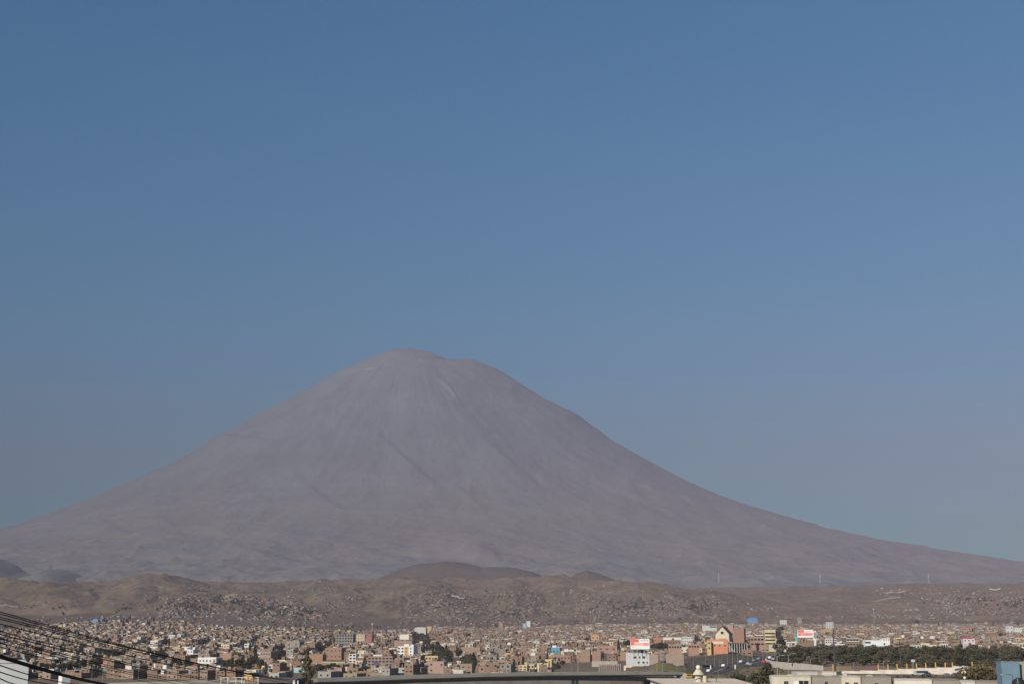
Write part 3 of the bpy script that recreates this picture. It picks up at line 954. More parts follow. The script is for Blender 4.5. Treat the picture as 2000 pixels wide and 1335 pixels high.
INK, PALEINK, GREYINK = (0.72, 0.16, 0.13), (0.80, 0.42, 0.36), (0.45, 0.52, 0.62)
pr = [(0.01, 0.44, 0.68, 0.99, INK), (0.55, 0.92, 0.80, 0.92, GREYINK), (0.50, 0.54, 0.76, 0.94, (0.62, 0.68, 0.72)), (0.02, 0.20, 0.38, 0.67, INK), (0.20, 0.62, 0.36, 0.62, PALEINK), (0.64, 0.97, 0.34, 0.64, (0.78, 0.30, 0.25)),
      (0.05, 0.17, 0.20, 0.27, GREYINK), (0.19, 0.26, 0.20, 0.27, (0.5, 0.5, 0.52)), (0.28, 0.55, 0.10, 0.14, (0.6, 0.6, 0.58)), (0.60, 0.9, 0.22, 0.26, (0.6, 0.6, 0.58))]
t, W, H, z0 = billboard('billboard', 'red and white billboard', 1231.5, 1268.5, 1247, 1267, 928, bb_z + 0.15, pr, yaw=3)
t['label'] = 'large red and white billboard standing on the roof of the white four storey block'
bp(t, 'side_panel', [(W * 0.30, W * 0.49, -0.1, 0.2, z0 - 0.9, z0 - 0.17)], M_WHITE)
LAND[-1] = ('red and white billboard', 1250, 1257)

# second billboard, further right on a brick block
b = building('brick_block', 'broad plain brick block carrying the second red billboard on its roof', 'billboard brick block', 1558, 1591, 1250, 1268, BRICK[0], yaw=-10, D=14, Y=1190, parapet=0.8, cat='building')
t, W, H, z0 = billboard('billboard', 'second billboard', 1558, 1587, 1229, 1244, 1188, b.z + b.H + 0.2,
    [(0.01, 0.44, 0.62, 0.97, INK), (0.5, 0.9, 0.66, 0.82, PALEINK), (0.03, 0.97, 0.22, 0.60, (0.76, 0.24, 0.2)), (0.1, 0.35, 0.32, 0.5, (0.8, 0.6, 0.56)), (0.5, 0.68, 0.34, 0.5, (0.8, 0.62, 0.58))], yaw=-4)
t['label'] = 'smaller red and white billboard with white foot standing on a broad brick block'
LAND[-1] = ('second billboard', 1572, 1237)
b = building('tall_house', 'narrow white house with a tall dark opening beside the second billboard', None, 1588, 1595, 1231, 1250, WHITE, yaw=-12, D=9, Y=1230, parapet=0.3)
bp(b.root, 'doorway', [(-b.W * .1, b.W * .3, -0.03, 0.02, b.H - 6, b.H - 1)], M_GLASS)
building('teal_house', 'narrow teal house left of the second billboard', None, 1552, 1558, 1228, 1242, TEAL, yaw=-12, D=9, Y=1240, parapet=0.3, grid=(1, 3))

# church
Yc = 1260
a, c = at(1396, 1255, Yc), at(1426, 1255, Yc)
apex = at(1413, 1223, Yc).z; eave = at(1413, 1237, Yc).z
zg = gz((a.x + c.x) / 2, Yc) - 0.5
t = thing('church', 'cream church with steep gable and round dark window', 'church', ((a.x + c.x) / 2, Yc, zg), math.radians(-16))
W = (c.x - a.x) * 0.88; E, A, Dc = eave - zg, apex - zg, 24.0
cm = wallmat(CREAMS[1])
m = MB()
pf = [(-W / 2, 0, 0), (W / 2, 0, 0), (W / 2, 0, E), (0, 0, A), (-W / 2, 0, E)]
pk = [(x, Dc, z) for x, y, z in pf]
m.quad(pf, cm); m.quad(pk[::-1], cm)
m.quad([pf[0], pf[4], pk[4], pk[0]], cm); m.quad([pf[1], pk[1], pk[2], pf[2]], cm)
m.build('wall', None, t)
m = MB()
rm = mat('dark_roof_sheet', (0.10, 0.085, 0.08), 0.8, 0.2, 0.4)
for s in (-1, 1):
    e, f = Vector((s * (W / 2 + .5), -0.5, E - .55)), Vector((0, -0.5, A + .06))
    n = Vector((0, 0, 0.28)); d = Vector((0, Dc + 1, 0))
    for q in ((e, f, f + d, e + d), (e + n, e + d + n, f + d + n, f + n), (e, e + n, f + n, f), (e, e + d, e + d + n, e + n)):
        m.quad(q, rm)
m.build('roof', None, t)
ring = MB(); g = MB()
n = 16; zc = E - 0.2 + 1.2
for k in range(n):
    a0, a1 = 2 * math.pi * k / n, 2 * math.pi * (k + 1) / n
    P = lambda r, q, y: (r * math.cos(q), y, zc + r * math.sin(q))
    ring.quad([P(1.55, a0, -.15), P(1.55, a1, -.15), P(1.2, a1, -.15), P(1.2, a0, -.15)][::-1], wallmat(CREAMS[2]))
    ring.quad([P(1.55, a0, 0), P(1.55, a1, 0), P(1.55, a1, -.15), P(1.55, a0, -.15)], wallmat(CREAMS[2]))
    g.quad([P(1.2, a0, -.02), P(1.2, a1, -.02), (0, -.02, zc)], M_GLASS)
wf = ring.build('round_window', None, t); g.build('pane', None, wf)
bp(t, 'awning', [(-2.6, 2.8, -2.2, -0.01, E - 4.2, E - 3.8)], wallmat(SALMON))
bp(t, 'porch', [(-2.4, 2.6, -2.0, -0.02, 0, E - 4.25)], wallmat(WHITES[1]))
LAND.append(('cream gabled church', 1411, 1236)); SHOWN.append((1394, 1428, 1223, 1250, Yc))
building('brick_block', 'tall windowless salmon brick block right of the cream church', 'tall salmon brick block', 1431, 1455, 1226, 1254, (0.31, 0.17, 0.115), yaw=-14, D=16, Y=1240, parapet=0.5, cat='building')
building('pink_house', 'faded pink house wall rising behind the church and the salmon brick block', None, 1421, 1433, 1219, 1240, (0.42, 0.24, 0.20), yaw=-14, D=9, Y=1330, parapet=0.3, far_ok=False)

# orange house and dark hall beside it
b = building('orange_house', 'orange house with pale sign band and three windows below the church', 'orange sign band house', 1388, 1422, 1247.5, 1270, (0.60, 0.22, 0.10), yaw=-6, D=9, Y=960, parapet=0.4)
W, H = b.W, b.H
for u in (0.24, 0.52, 0.84):
    add_window(b.root, -W / 2 + W * u, 0, b.vis0 + 3.4, 1.0, 1.1)
bp(b.root, 'sign_band', [(-W * .44, W * .24, -0.08, 0.0, H - 2.6, H - 1.0)], mat('faded_sign', (0.62, 0.52, 0.40), 0.7, 0.2, 0.8))
building('yellow_annex', 'narrow yellow annex on the left side of the orange house', None, 1383, 1388, 1250, 1270, (0.62, 0.38, 0.10), yaw=-6, D=8, Y=958, parapet=0.2, grid=(1, 2))
Yh = 985
a, c = at(1424, 1268, Yh), at(1460, 1268, Yh)
zt = at(1440, 1255, Yh).z; zg = min(gz(a.x, Yh), gz(c.x, Yh)) - 0.3
t = thing('open_hall', 'long dark roofed open hall with white posts right of the orange house', 'hall', ((a.x + c.x) / 2, Yh, zg), math.radians(-6))
W, H = c.x - a.x, zt - zg
bp(t, 'roof', [(-W / 2, W / 2, -0.5, 9, H - 0.35, H)], rm)
bp(t, 'wall', [(-W / 2 + .2, W / 2 - .2, 8.4, 8.7, 0, H - .37)], M_DARKCONC)
for k in range(8):
    x = -W / 2 + .4 + (W - .8) * k / 7
    bp(t, 'post', [(x - .15, x + .15, -0.3, 0, 0, H - .37)], M_WHITE)
LAND.append(('dark open hall', 1442, 1261)); SHOWN.append((1423, 1460, 1255, 1269, Yh))
b = building('white_villa', 'white villa with wide teal glass front behind the church', 'white teal glass villa', 1372, 1400, 1221, 1233, WHITE, yaw=-8, D=10, Y=1420, parapet=0.3)
bp(b.root, 'glass_front', [(0.5, b.W / 2 - .4, -0.05, 0.0, b.H - 3.6, b.H - .8)], mat('teal_glass', (0.05, 0.13, 0.14), 0.15, 0.2, 0.5))
bp(b.root, 'canopy', [(-1, b.W / 2 + .6, -1.2, 3, b.H + 0.75, b.H + 1.0)], M_WHITE)

# striped apartment house
b = building('striped_apartment_house', 'tall apartment house with cream, yellow and orange bands between dark window strips', 'striped apartment house', 1494, 1516, 1229, 1262, (0.52, 0.44, 0.27), yaw=-10, D=11, Y=1120, parapet=0.9, cat='building')
W, H = b.W, b.H
for k in range(4):
    z = H - 1.9 - k * 2.55
    o = bp(b.root, 'window_strip', [(-W * .47, W * .47, -0.03, 0.02, z - .5, z + .55)], M_GLASS)
for z in (H - 6.2, H - 3.7):
    bp(b.root, 'orange_panel', [(W * .18, W * .5, -0.06, 0.0, z, z + 1.1)], wallmat((0.62, 0.24, 0.10)))
for z in (H - 3.6, H - 8.7):
    bp(b.root, 'yellow_panel', [(-W * .48, W * .1, -0.06, 0.0, z, z + 1.0)], wallmat((0.60, 0.52, 0.18)))

# long white building at the right
b = building('white_building', 'long white building with a taller right block and dark corner windows', 'long white building', 1691, 1739, 1249.5, 1269, (0.72, 0.73, 0.74), yaw=-4, D=13, Y=1120, parapet=0.5, cat='building')
W, H = b.W, b.H
bp(b.root, 'upper_block', [(W * .20, W * .5, 0.05, 9, H + .02, H + 1.9)], wallmat((0.72, 0.73, 0.74)))
for u in (0.76, 0.86, 0.95):
    add_window(b.root, -W / 2 + W * u, 0.05, H + .75, 1.0, 1.0)
for z in (H - 1.2, H - 4.4):
    bp(b.root, 'window_strip', [(-W / 2 - .06, -W / 2 + W * .22, -0.07, 0.6, z - .6, z + .7)], mat('bluish_glass', (0.04, 0.07, 0.10), 0.15, 0.2, 0.5))
add_window(b.root, W * .27, 0, H - 2.4, 1.3, 1.6)
bp(b.root, 'brick_infill', [(-W * .26, W * .49, -0.1, -0.01, 0, H - 3.9)], wallmat(BRICK[0]))
b = building('cream_house', 'peach house with many small openings in front of the long white building', 'peach house', 1722, 1752, 1262, 1278, (0.56, 0.40, 0.24), yaw=-8, D=9, Y=1040, grid=(6, 2), win=(0.9, 1.2), parapet=0.3)
b = building('white_flats', 'low white house row with two window rows behind the black pole', 'low white house row', 1612, 1634, 1247, 1256, WHITE, yaw=-8, D=9, Y=1330, grid=(5, 2), win=(1.4, 1.2), parapet=0.3)
b = building('unfinished_block', 'brick block of open white floor slabs near the black pole', 'open slab block', 1654, 1678, 1246, 1262, BRICK[1], yaw=-8, D=10, Y=1250, parapet=0.2, grid=(4, 2), win=(2.2, 1.3), kind='hole', cat='building')
bp(b.root, 'floor_slab', [(-b.W / 2 - .3, b.W / 2 + .3, -0.8, -0.02, b.H - 2.6, b.H - 2.0), (-b.W / 2 - .3, b.W / 2 + .3, -0.8, -0.02, b.H - .1, b.H + .3)], M_WHITE)
b = building('zigzag_house', 'slender white house with stepped balconies rising above the far roofs', 'white stepped house', 1614, 1628, 1214, 1228, WHITE2, yaw=-6, D=9, Y=3050, parapet=0.3, grid=(3, 4), win=(2.2, 1.8))
for k in range(3):
    bp(b.root, 'balcony', [(-b.W * .1, b.W * .5, -1.0, -0.02, b.H - 1.5 - k * 3.4, b.H - .4 - k * 3.4)], M_WHITE)
building('white_house', 'white three storey house alone above the far brick roofs', 'far white house', 1523.5, 1537, 1210, 1220, WHITE, yaw=-8, D=9, Y=3600, grid=(3, 3), win=(1.6, 1.5), parapet=0.3)
building('ochre_house', 'long ochre house left of the black pole under the stepped white house', 'ochre house', 1604, 1628, 1228, 1237, OCHRE, yaw=-8, D=10, Y=1650, grid=(4, 2), parapet=0.3)
b = building('blue_roof_hall', 'hall with bright blue curved roof below the bare ravine', 'blue roof hall', 1460, 1480, 1207, 1212, (0.16, 0.30, 0.55), yaw=-5, D=22, Y=3900, roof=False, parapet=0, cat='hall')
m = MB()
for k in range(8):
    a0, a1 = math.pi * k / 8, math.pi * (k + 1) / 8
    R_ = b.W / 2
    P = lambda q, y: (-R_ * math.cos(q), y, b.H - 1.2 + 4.0 * math.sin(q))
    m.quad([P(a0, -.3), P(a1, -.3), P(a1, 22), P(a0, 22)], mat('blue_sheet', (0.10, 0.28, 0.62), 0.5, 0.15, 0.1))
    m.quad([P(a0, -.3), P(a1, -.3), (0, -.3, b.H - 1.2)], mat('blue_sheet', (0.10, 0.28, 0.62), 0.5))
m.build('roof', None, b.root)
building('grey_tank_house', 'grey house carrying a wide rooftop shed above the far roofs', None, 1558, 1566, 1205, 1212, GREYS[1], yaw=-5, D=9, Y=3900, parapet=0.2, grid=(3, 2), win=(2.5, 2.0))

# right edge
b = building('pink_red_house', 'white house with red roof edge and blue, pink and orange walls', 'red roof edge house', 1882, 1905, 1246, 1264, (0.60, 0.52, 0.55), yaw=-8, D=10, Y=1240, grid=(3, 2), win=(1.2, 1.3), parapet=0.0)
bp(b.root, 'roof_edge', [(-b.W / 2 - .3, b.W * .3, -0.5, 8, b.H + .12, b.H + 1.2)], wallmat((0.45, 0.08, 0.09)))
bp(b.root, 'orange_panel', [(b.W * .05, b.W * .25, -0.05, 0, b.vis0, b.vis0 + 3.0)], wallmat((0.58, 0.16, 0.08)))
bp(b.root, 'violet_panel', [(-b.W * .45, -b.W * .15, -0.05, 0, b.vis0, b.vis0 + 3.0)], wallmat((0.42, 0.36, 0.58)))
building('peach_house', 'wide peach house with broad openings at the right edge', 'peach house at the right edge', 1984, 2012, 1244, 1252, (0.56, 0.36, 0.20), yaw=-8, D=10, Y=1480, grid=(4, 1), win=(2.2, 1.4), parapet=0.4)
building('cream_corner_house', 'cream house with green window panels at the right edge above the trees', 'cream house at the right edge', 1992, 2014, 1255, 1273, CREAMS[1], yaw=-8, D=10, Y=1090, grid=(4, 2), win=(1.5, 1.9), parapet=0.3)
building('white_house', 'white double house with square openings near the right edge', 'white double house', 1966, 1980, 1222, 1237, WHITE, yaw=-8, D=10, Y=1900, grid=(2, 2), win=(2.2, 2.4), parapet=0.2)
building('white_house', 'lower white house joined to the white double house near the right edge', None, 1980, 1997, 1225, 1237, WHITE2, yaw=-8, D=10, Y=1880, grid=(4, 2), win=(1.4, 1.8), parapet=0.2)
building('cream_house', 'cream house with dark broad openings standing just behind the tree belt', 'cream house behind the tree belt', 1806, 1830, 1258, 1272, CREAMS[0], yaw=-8, D=9, Y=1110, grid=(3, 1), win=(2.2, 2.0), parapet=0.3)
building('white_house', 'white house with deep balconies just behind the tree belt', 'white balcony house', 1838, 1852, 1256, 1271, WHITE, yaw=-8, D=9, Y=1120, grid=(3, 2), win=(1.6, 1.7), parapet=0.3)
building('pale_green_house', 'pale green low house behind the tree belt', 'pale green house', 1777, 1797, 1258, 1268, (0.40, 0.44, 0.30), yaw=-8, D=9, Y=1180, grid=(3, 1), win=(1.6, 1.5), parapet=0.2)
building('pink_house', 'long salmon brick house row above the far right roofs', 'long salmon row', 1875, 1900, 1222, 1231, (0.40, 0.21, 0.155), yaw=-8, D=11, Y=2050, grid=(6, 2), kind='hole', parapet=0.2)

# centre
b = building('blue_house', 'bright blue two storey house with two dark windows', 'bright blue house', 1076, 1094, 1263.5, 1277, (0.06, 0.31, 0.50), yaw=-12, D=9, Y=1420, parapet=0.4)
add_window(b.root, -b.W * .2, 0, b.H - 3.3, 1.9, 1.6); add_window(b.root, b.W * .2, 0, b.H - 3.2, 1.3, 2.2)
bp(b.root, 'roof_shed', [(-b.W * .45, b.W * .05, 3, 7, b.H + .12, b.H + 2.3)], M_WHITE)
b = building('orange_house', 'pale orange house with two dark windows and a slanting top', 'pale orange house', 1154, 1171, 1239, 1251, (0.60, 0.31, 0.13), yaw=-10, D=10, Y=1950, grid=(2, 1), win=(2.4, 2.2), parapet=0.4)
b = building('white_flats', 'white flats with an orange central bay on the slope left of the green grove', 'orange bay flats', 775, 809, 1261, 1281, WHITE2, yaw=-18, D=11, Y=1420, parapet=0.4, cat='building')
W, H = b.W, b.H
bp(b.root, 'orange_bay', [(-W * .08, W * .16, -0.5, -0.01, 0, H - .2)], wallmat((0.66, 0.36, 0.10)))
bp(b.root, 'upper_block', [(-W * .10, W * .22, .05, 8, H + .12, H + 2.4), (W * .3, W * .5, .05, 7, H + .12, H + 2.0)], M_WHITE)
for r in range(3):
    z = H - 1.8 - r * 3.0
    for u in (0.08, 0.30): add_window(b.root, -W / 2 + W * u, 0, z, 2.2, 1.6)
    add_window(b.root, W * .04, -0.5, z, 1.5, 1.7)
    add_window(b.root, W * .33, 0, z, 1.3, 1.4)
b = building('yellow_hall', 'yellow block joined to a hall with white barrel roof on the skyline of the grove', 'yellow hall', 833, 843, 1223, 1232, YELLOW, yaw=-10, D=12, Y=2900, grid=(3, 1), win=(1.5, 1.4), parapet=0.3, cat='hall')
b = building('barrel_hall', 'hall under a white barrel roof left of the yellow block', None, 809, 832, 1226, 1236, WHITES[1], yaw=-10, D=16, Y=2905, roof=False, parapet=0, cat='hall')
m = MB()
for k in range(10):
    a0, a1 = math.pi * k / 10, math.pi * (k + 1) / 10
    P = lambda q, y: (-b.W / 2 * math.cos(q), y, b.H - .6 + 2.6 * math.sin(q))
    m.quad([P(a0, -.4), P(a1, -.4), P(a1, 16), P(a0, 16)], M_WHITE); m.quad([P(a0, -.4), P(a1, -.4), (0, -.4, b.H - .6)], M_WHITE)
m.build('roof', None, b.root)
b = building('tower_house', 'white and pale blue narrow tower block rising above the brick roofs', 'white and pale blue tower', 1028, 1036, 1212, 1224, (0.64, 0.68, 0.70), yaw=-10, D=8, Y=2900, parapet=0.3, cat='building')
bp(b.root, 'corner_fin', [(-b.W / 2 - .1, -b.W / 2 + .5, -0.15, 0, 0, b.H + .3)], M_STEEL)
building('tower_house', 'pale blue lower block leaning against the white tower', None, 1021, 1028, 1217, 1227, (0.40, 0.52, 0.68), yaw=-10, D=8, Y=2895, parapet=0.2, grid=(2, 3))
building('salmon_house', 'tall salmon house with pointed shed roof above the far roofs', 'tall salmon house', 975, 982, 1215, 1224, (0.50, 0.24, 0.17), yaw=-10, D=9, Y=3000, parapet=0.2, grid=(2, 2))
b = building('concrete_frame', 'bare grey concrete frame of an unfinished four storey building', 'grey concrete frame', 655, 690, 1238, 1260, (0.27, 0.245, 0.215), yaw=-14, D=12, Y=1830, parapet=0.2, cat='building', grid=(6, 4), win=(2.6, 2.0), kind='hole')
for k in range(4):
    bp(b.root, 'floor_slab', [(-b.W / 2 - .4, b.W / 2 + .4, -0.6, -0.02, b.H - .2 - k * 3.4, b.H + .15 - k * 3.4)], M_CONC)
for k in range(7):
    x = -b.W / 2 + b.W * k / 6
    bp(b.root, 'column', [(x - .22, x + .22, -0.55, -0.1, 0, b.H - .22)], M_CONC)
building('red_house', 'dark red house with rows of pale windows right of the concrete frame', 'dark red house', 714, 727, 1237, 1256, (0.42, 0.12, 0.11), yaw=-14, D=9, Y=1850, grid=(3, 4), win=(1.5, 1.4), parapet=0.4)
building('cream_house', 'cream house with pink and yellow floors between the concrete frame and red house', 'cream house by the red house', 693, 713, 1238, 1254, (0.55, 0.43, 0.27), yaw=-14, D=9, Y=1860, grid=(4, 3), win=(1.7, 1.5), parapet=0.3)
b = building('brick_block', 'broad pinkish brick block left of the grove carrying white panels', 'panelled brick block', 768, 806, 1250, 1264, (0.33, 0.215, 0.16), yaw=-16, D=16, Y=1600, parapet=0.5, cat='building')
t, W, H, z0 = billboard('billboard', 'blank white billboard', 780, 799, 1238, 1248, 1602, b.z + b.H + .2, [(0.26, 0.27, 0, 1, (0.5, 0.46, 0.4)), (0.62, 0.63, 0, 1, (0.5, 0.46, 0.4))], yaw=-14, legs=3, skin=(0.60, 0.55, 0.47))
t['label'] = 'blank pale billboard of three panels on the brick block left of the grove'
LAND[-1] = ('blank pale billboard', 790, 1243)
b = building('brick_row', 'long three storey brick row with a purple tarpaulin and dark windows', 'long brick row', 716, 768, 1281, 1303, (0.30, 0.185, 0.135), yaw=-14, D=11, Y=1180, parapet=0.5, grid=(7, 3), win=(1.9, 1.4), kind='hole', cat='building', skip=((2, 0),))
bp(b.root, 'tarpaulin', [(-b.W * .26, -b.W * .02, -0.12, -0.08, b.H - 6.4, b.H - 3.8)], mat('purple_tarp', (0.09, 0.07, 0.16), 0.7))
b = building('white_frame_house', 'slim house of white frames and open dark floors', 'white framed house', 680, 696, 1276, 1296, WHITE, yaw=-12, D=9, Y=1290, parapet=0.2, grid=(2, 3), win=(2.6, 1.9))
building('brick_block', 'large blank orange brick wall house by the yellow green strip', 'blank orange brick house', 603, 631, 1277, 1296, (0.345, 0.19, 0.11), yaw=-12, D=10, Y=1270, parapet=0.3)
building('brick_house', 'broad red brick house with stepped roof above the yellow green strip', 'broad red brick house', 634, 668, 1264, 1290, (0.32, 0.175, 0.125), yaw=-16, D=12, Y=1400, parapet=0.4, grid=(4, 2), kind='hole')
b = building('low_wall', 'low lime green boundary wall in front of the broad red brick house', 'lime green wall', 629, 680, 1292, 1296, (0.42, 0.44, 0.14), yaw=-4, D=0.4, Y=1250, roof=False, parapet=0, cat='wall')
b = building('yellow_house', 'yellow house with square windows at the foot of the grove', 'yellow house by the grove', 829, 856, 1280, 1291, (0.58, 0.42, 0.14), yaw=-16, D=9, Y=1350, grid=(4, 1), win=(2.2, 2.0), parapet=0.3)
building('brick_block', 'big plain pink brick block behind the viaduct with tall poles before it', 'plain pink brick block', 836, 868, 1291, 1318, (0.38, 0.245, 0.185), yaw=-12, D=10, Y=960, parapet=0.3, grid=(3, 2), win=(1.2, 1.1), kind='hole', skip=((1, 0), (2, 0), (1, 1)))
b = building('small_white_house', 'small white house with dark gable standing alone on the lawn in the grove', 'small white house in the grove', 889, 900, 1290, 1297, WHITE2, yaw=-8, D=6, Y=1180, grid=(2, 1), win=(1.2, 1.1), parapet=0.0)
m = MB(); W, H = b.W, b.H
m.quad([(-W / 2, -.2, H + .12), (W / 2, -.2, H + .12), (0, -.2, H + 1.8)], rm); m.quad([(-W / 2, 6, H + .12), (0, 6, H + 1.8), (W / 2, 6, H + .12)], rm)
m.quad([(-W / 2 - .2, -.3, H + .1), (0, -.3, H + 1.9), (0, 6.1, H + 1.9), (-W / 2 - .2, 6.1, H + .1)], rm); m.quad([(W / 2 + .2, -.3, H + .1), (W / 2 + .2, 6.1, H + .1), (0, 6.1, H + 1.9), (0, -.3, H + 1.9)], rm)
m.build('gable_roof', None, b.root)
building('cream_house', 'cream house with four square windows right of the grove', 'cream house right of the grove', 908, 924, 1257, 1270, CREAMS[0], yaw=-10, D=9, Y=1680, grid=(2, 2), win=(2.4, 2.0), parapet=0.3)
building('brick_house', 'wide blank brick house in front of the cream house right of the grove', 'wide blank brick house', 899, 938, 1263, 1276, (0.33, 0.22, 0.16), yaw=-10, D=10, Y=1560, parapet=0.4)
building('yellow_house', 'pale yellow house with irregular terraces just above the viaduct', 'pale yellow terraced house', 1012, 1030, 1298, 1313, (0.62, 0.48, 0.23), yaw=-10, D=9, Y=1010, grid=(2, 2), win=(1.9, 1.7), parapet=0.4)
building('yellow_house', 'second pale yellow house with two windows right of the terraced one', None, 1030, 1044, 1297, 1306, (0.60, 0.45, 0.22), yaw=-10, D=8, Y=1060, grid=(2, 1), win=(1.7, 1.6), parapet=0.4)
building('white_house', 'white house with single black window among the brick roofs', 'white house with black window', 976, 986, 1282, 1288, WHITE, yaw=-10, D=8, Y=1260, grid=(1, 1), win=(1.9, 1.6), parapet=0.3)
building('brick_block', 'tall blank brick block left of a dark slit above the pale bank', 'tall blank brick block', 1134, 1153, 1268, 1290, (0.32, 0.20, 0.135), yaw=-8, D=11, Y=1230, parapet=0.2)
building('brick_block', 'brick block with seams right of the dark slit above the pale bank', 'seamed brick block', 1156, 1174, 1271, 1289, (0.325, 0.195, 0.13), yaw=-8, D=11, Y=1225, parapet=0.2)
building('brick_block', 'orange brick block close left of the white billboard block', 'orange brick block', 1211, 1230, 1272, 1291, (0.34, 0.205, 0.135), yaw=-8, D=11, Y=1210, parapet=0.2)
building('brick_house', 'long low pinkish brick house under two narrow windows', 'long low brick house', 1087, 1115, 1280, 1289, (0.32, 0.19, 0.125), yaw=-8, D=9, Y=1240, parapet=0.2, grid=(4, 1), kind='hole')
building('brick_block', 'high pinkish brick house with two dark slots behind the billboard', 'slotted brick house', 1166, 1206, 1260, 1274, (0.345, 0.21, 0.155), yaw=-10, D=12, Y=1500, parapet=0.3, grid=(3, 1), win=(2.5, 1.3), kind='hole')
building('long_wall', 'long pale dusty boundary wall on the bank left of the white block', 'pale boundary wall', 1156, 1206, 1290, 1298, (0.40, 0.345, 0.28), yaw=-3, D=0.5, Y=1085, roof=False, parapet=0, cat='wall')
t = building('kiosk', 'cream gate house with dark blue door beside the viaduct', 'cream gate house', 1218, 1236, 1299, 1311, CREAMS[1], yaw=-8, D=6, Y=900, parapet=0.3)
bp(t.root, 'door', [(-t.W * .25, t.W * .12, -0.05, 0, t.vis0, t.vis0 + 2.6)], mat('slate_door', (0.06, 0.08, 0.10), 0.5)); add_window(t.root, t.W * .33, 0, t.vis0 + 1.7, 1.2, 1.9)
b = building('colonnade', 'row of pale raw columns before a low brick shed above the viaduct', 'row of pale columns', 1170, 1212, 1297, 1311, (0.28, 0.18, 0.135), yaw=-4, D=8, Y=930, parapet=0.2, cat='shed')
for k in range(12):
    x = -b.W / 2 + b.W * k / 11
    bp(b.root, 'column', [(x - .16, x + .16, -1.3, -1.0, 0, b.H + (.7 if k % 3 else 0.1))], M_CONC)
building('long_hall', 'long hall with broad white front wall behind the billboard', 'long white hall', 1296, 1331, 1244, 1258, (0.70, 0.66, 0.58), yaw=-4, D=14, Y=1450, parapet=0.2, cat='hall')
building('brick_house', 'long low brick wall house standing before the long white hall', None, 1297, 1330, 1249, 1260, BRICK[0], yaw=-4, D=10, Y=1425, parapet=0.2, grid=(6, 1), kind='hole')
building('white_house', 'white house with several openings right of the long white hall', None, 1332, 1353, 1243, 1255, WHITE, yaw=-4, D=10, Y=1460, grid=(5, 2), win=(1.4, 1.5), parapet=0.3)
building('orange_house', 'small bright orange house between the billboard and the long white hall', 'small orange house', 1277, 1290, 1245, 1256, (0.60, 0.17, 0.07), yaw=-6, D=9, Y=1420, grid=(2, 1), win=(2.0, 1.4), parapet=0.3)
building('brick_house', 'low brick house with white posts on top of the highway bank', 'low brick house on the bank', 1306, 1332, 1258, 1268, (0.36, 0.22, 0.155), yaw=-4, D=8, Y=985, parapet=0.2, grid=(5, 1), kind='hole')
building('brick_house', 'second low brick house on top of the highway bank', None, 1345, 1366, 1257, 1267, (0.37, 0.21, 0.15), yaw=-4, D=8, Y=975, parapet=0.2, grid=(4, 1), kind='hole')
building('ruined_wall', 'broken adobe wall with a dark doorway on the grassy bank', 'broken adobe wall', 1301, 1336, 1277, 1292, (0.36, 0.27, 0.19), yaw=5, D=0.8, Y=885, roof=False, parapet=0, cat='wall')
building('adobe_wall', 'short pinkish adobe wall between the white block and the broken wall', None, 1269, 1285, 1277, 1287, (0.37, 0.27, 0.20), yaw=0, D=0.8, Y=930, roof=False, parapet=0, cat='wall')
b = building('brick_house', 'three storey brick house with dark openings right of the open hall', 'three storey brick house', 1466, 1493, 1243, 1262, (0.33, 0.20, 0.145), yaw=-8, D=11, Y=1130, grid=(4, 2), win=(1.8, 1.5), kind='hole', parapet=0.4)
building('white_house', 'small white house with two square windows left of the brick billboard block', 'small white square window house', 1536, 1546, 1253, 1260, WHITE2, yaw=-8, D=8, Y=1200, grid=(2, 1), win=(1.2, 1.3), parapet=0.2)
building('white_house', 'white house with sloping teal roof left of the brick billboard block', None, 1546, 1561, 1252, 1261, WHITE, yaw=-8, D=8, Y=1230, grid=(2, 1), win=(1.4, 1.2), parapet=0.2)
building('brick_tower', 'narrow brick house with raw pillar corners right of the brick billboard block', 'narrow brick house', 1594, 1606, 1255, 1269, BRICK[2], yaw=-12, D=9, Y=1170, grid=(2, 2), win=(1.5, 1.6), kind='hole', parapet=0.3)

# left
b = building('school_building', 'long white building with four dark windows and a stepped left end', 'long white school', 383, 424, 1283, 1299, WHITE2, yaw=-16, D=11, Y=1190, parapet=0.5, cat='building')
W, H = b.W, b.H
for u in (0.14, 0.32, 0.50, 0.69):
    add_window(b.root, -W / 2 + W * u, 0, H - 2.2, 1.5, 1.4)
bp(b.root, 'brick_end', [(W * .34, W * .46, -0.06, 0, H - 3.4, H - .9)], wallmat(BRICK[0]))
bp(b.root, 'low_wing', [(-W * .62, -W * .505, 0.5, 8, 0, H - 4.0)], M_WHITE)
b = building('blue_shed', 'light blue shed behind the tall dark conifer', 'light blue shed', 573, 595, 1303, 1313, (0.30, 0.48, 0.62), yaw=-8, D=9, Y=1010, parapet=0.0, cat='shed')
building('brick_block', 'large orange brick house with dark side by the tree shadow', 'large orange brick house', 426, 454, 1275, 1293, (0.35, 0.195, 0.135), yaw=-20, D=13, Y=1310, parapet=0.3)
building('brick_block', 'large pinkish brick house stepping down beside dark trees', 'stepped pinkish brick house', 454, 484, 1284, 1303, (0.35, 0.215, 0.155), yaw=-20, D=13, Y=1160, parapet=0.4, grid=(4, 1), kind='hole')
building('brick_block', 'wide brick house with a black shaded side left of the conifer', 'wide brick house with black side', 505, 531, 1271, 1291, (0.34, 0.235, 0.17), yaw=-20, D=14, Y=1330, parapet=0.4, grid=(4, 2), kind='hole')
building('grey_block', 'grey tall block of raw render above the brick roofs', 'grey raw block', 556, 586, 1251, 1266, (0.30, 0.26, 0.215), yaw=-14, D=12, Y=1780, parapet=0.3, grid=(2, 1), win=(1.5, 4.0), cat='building')
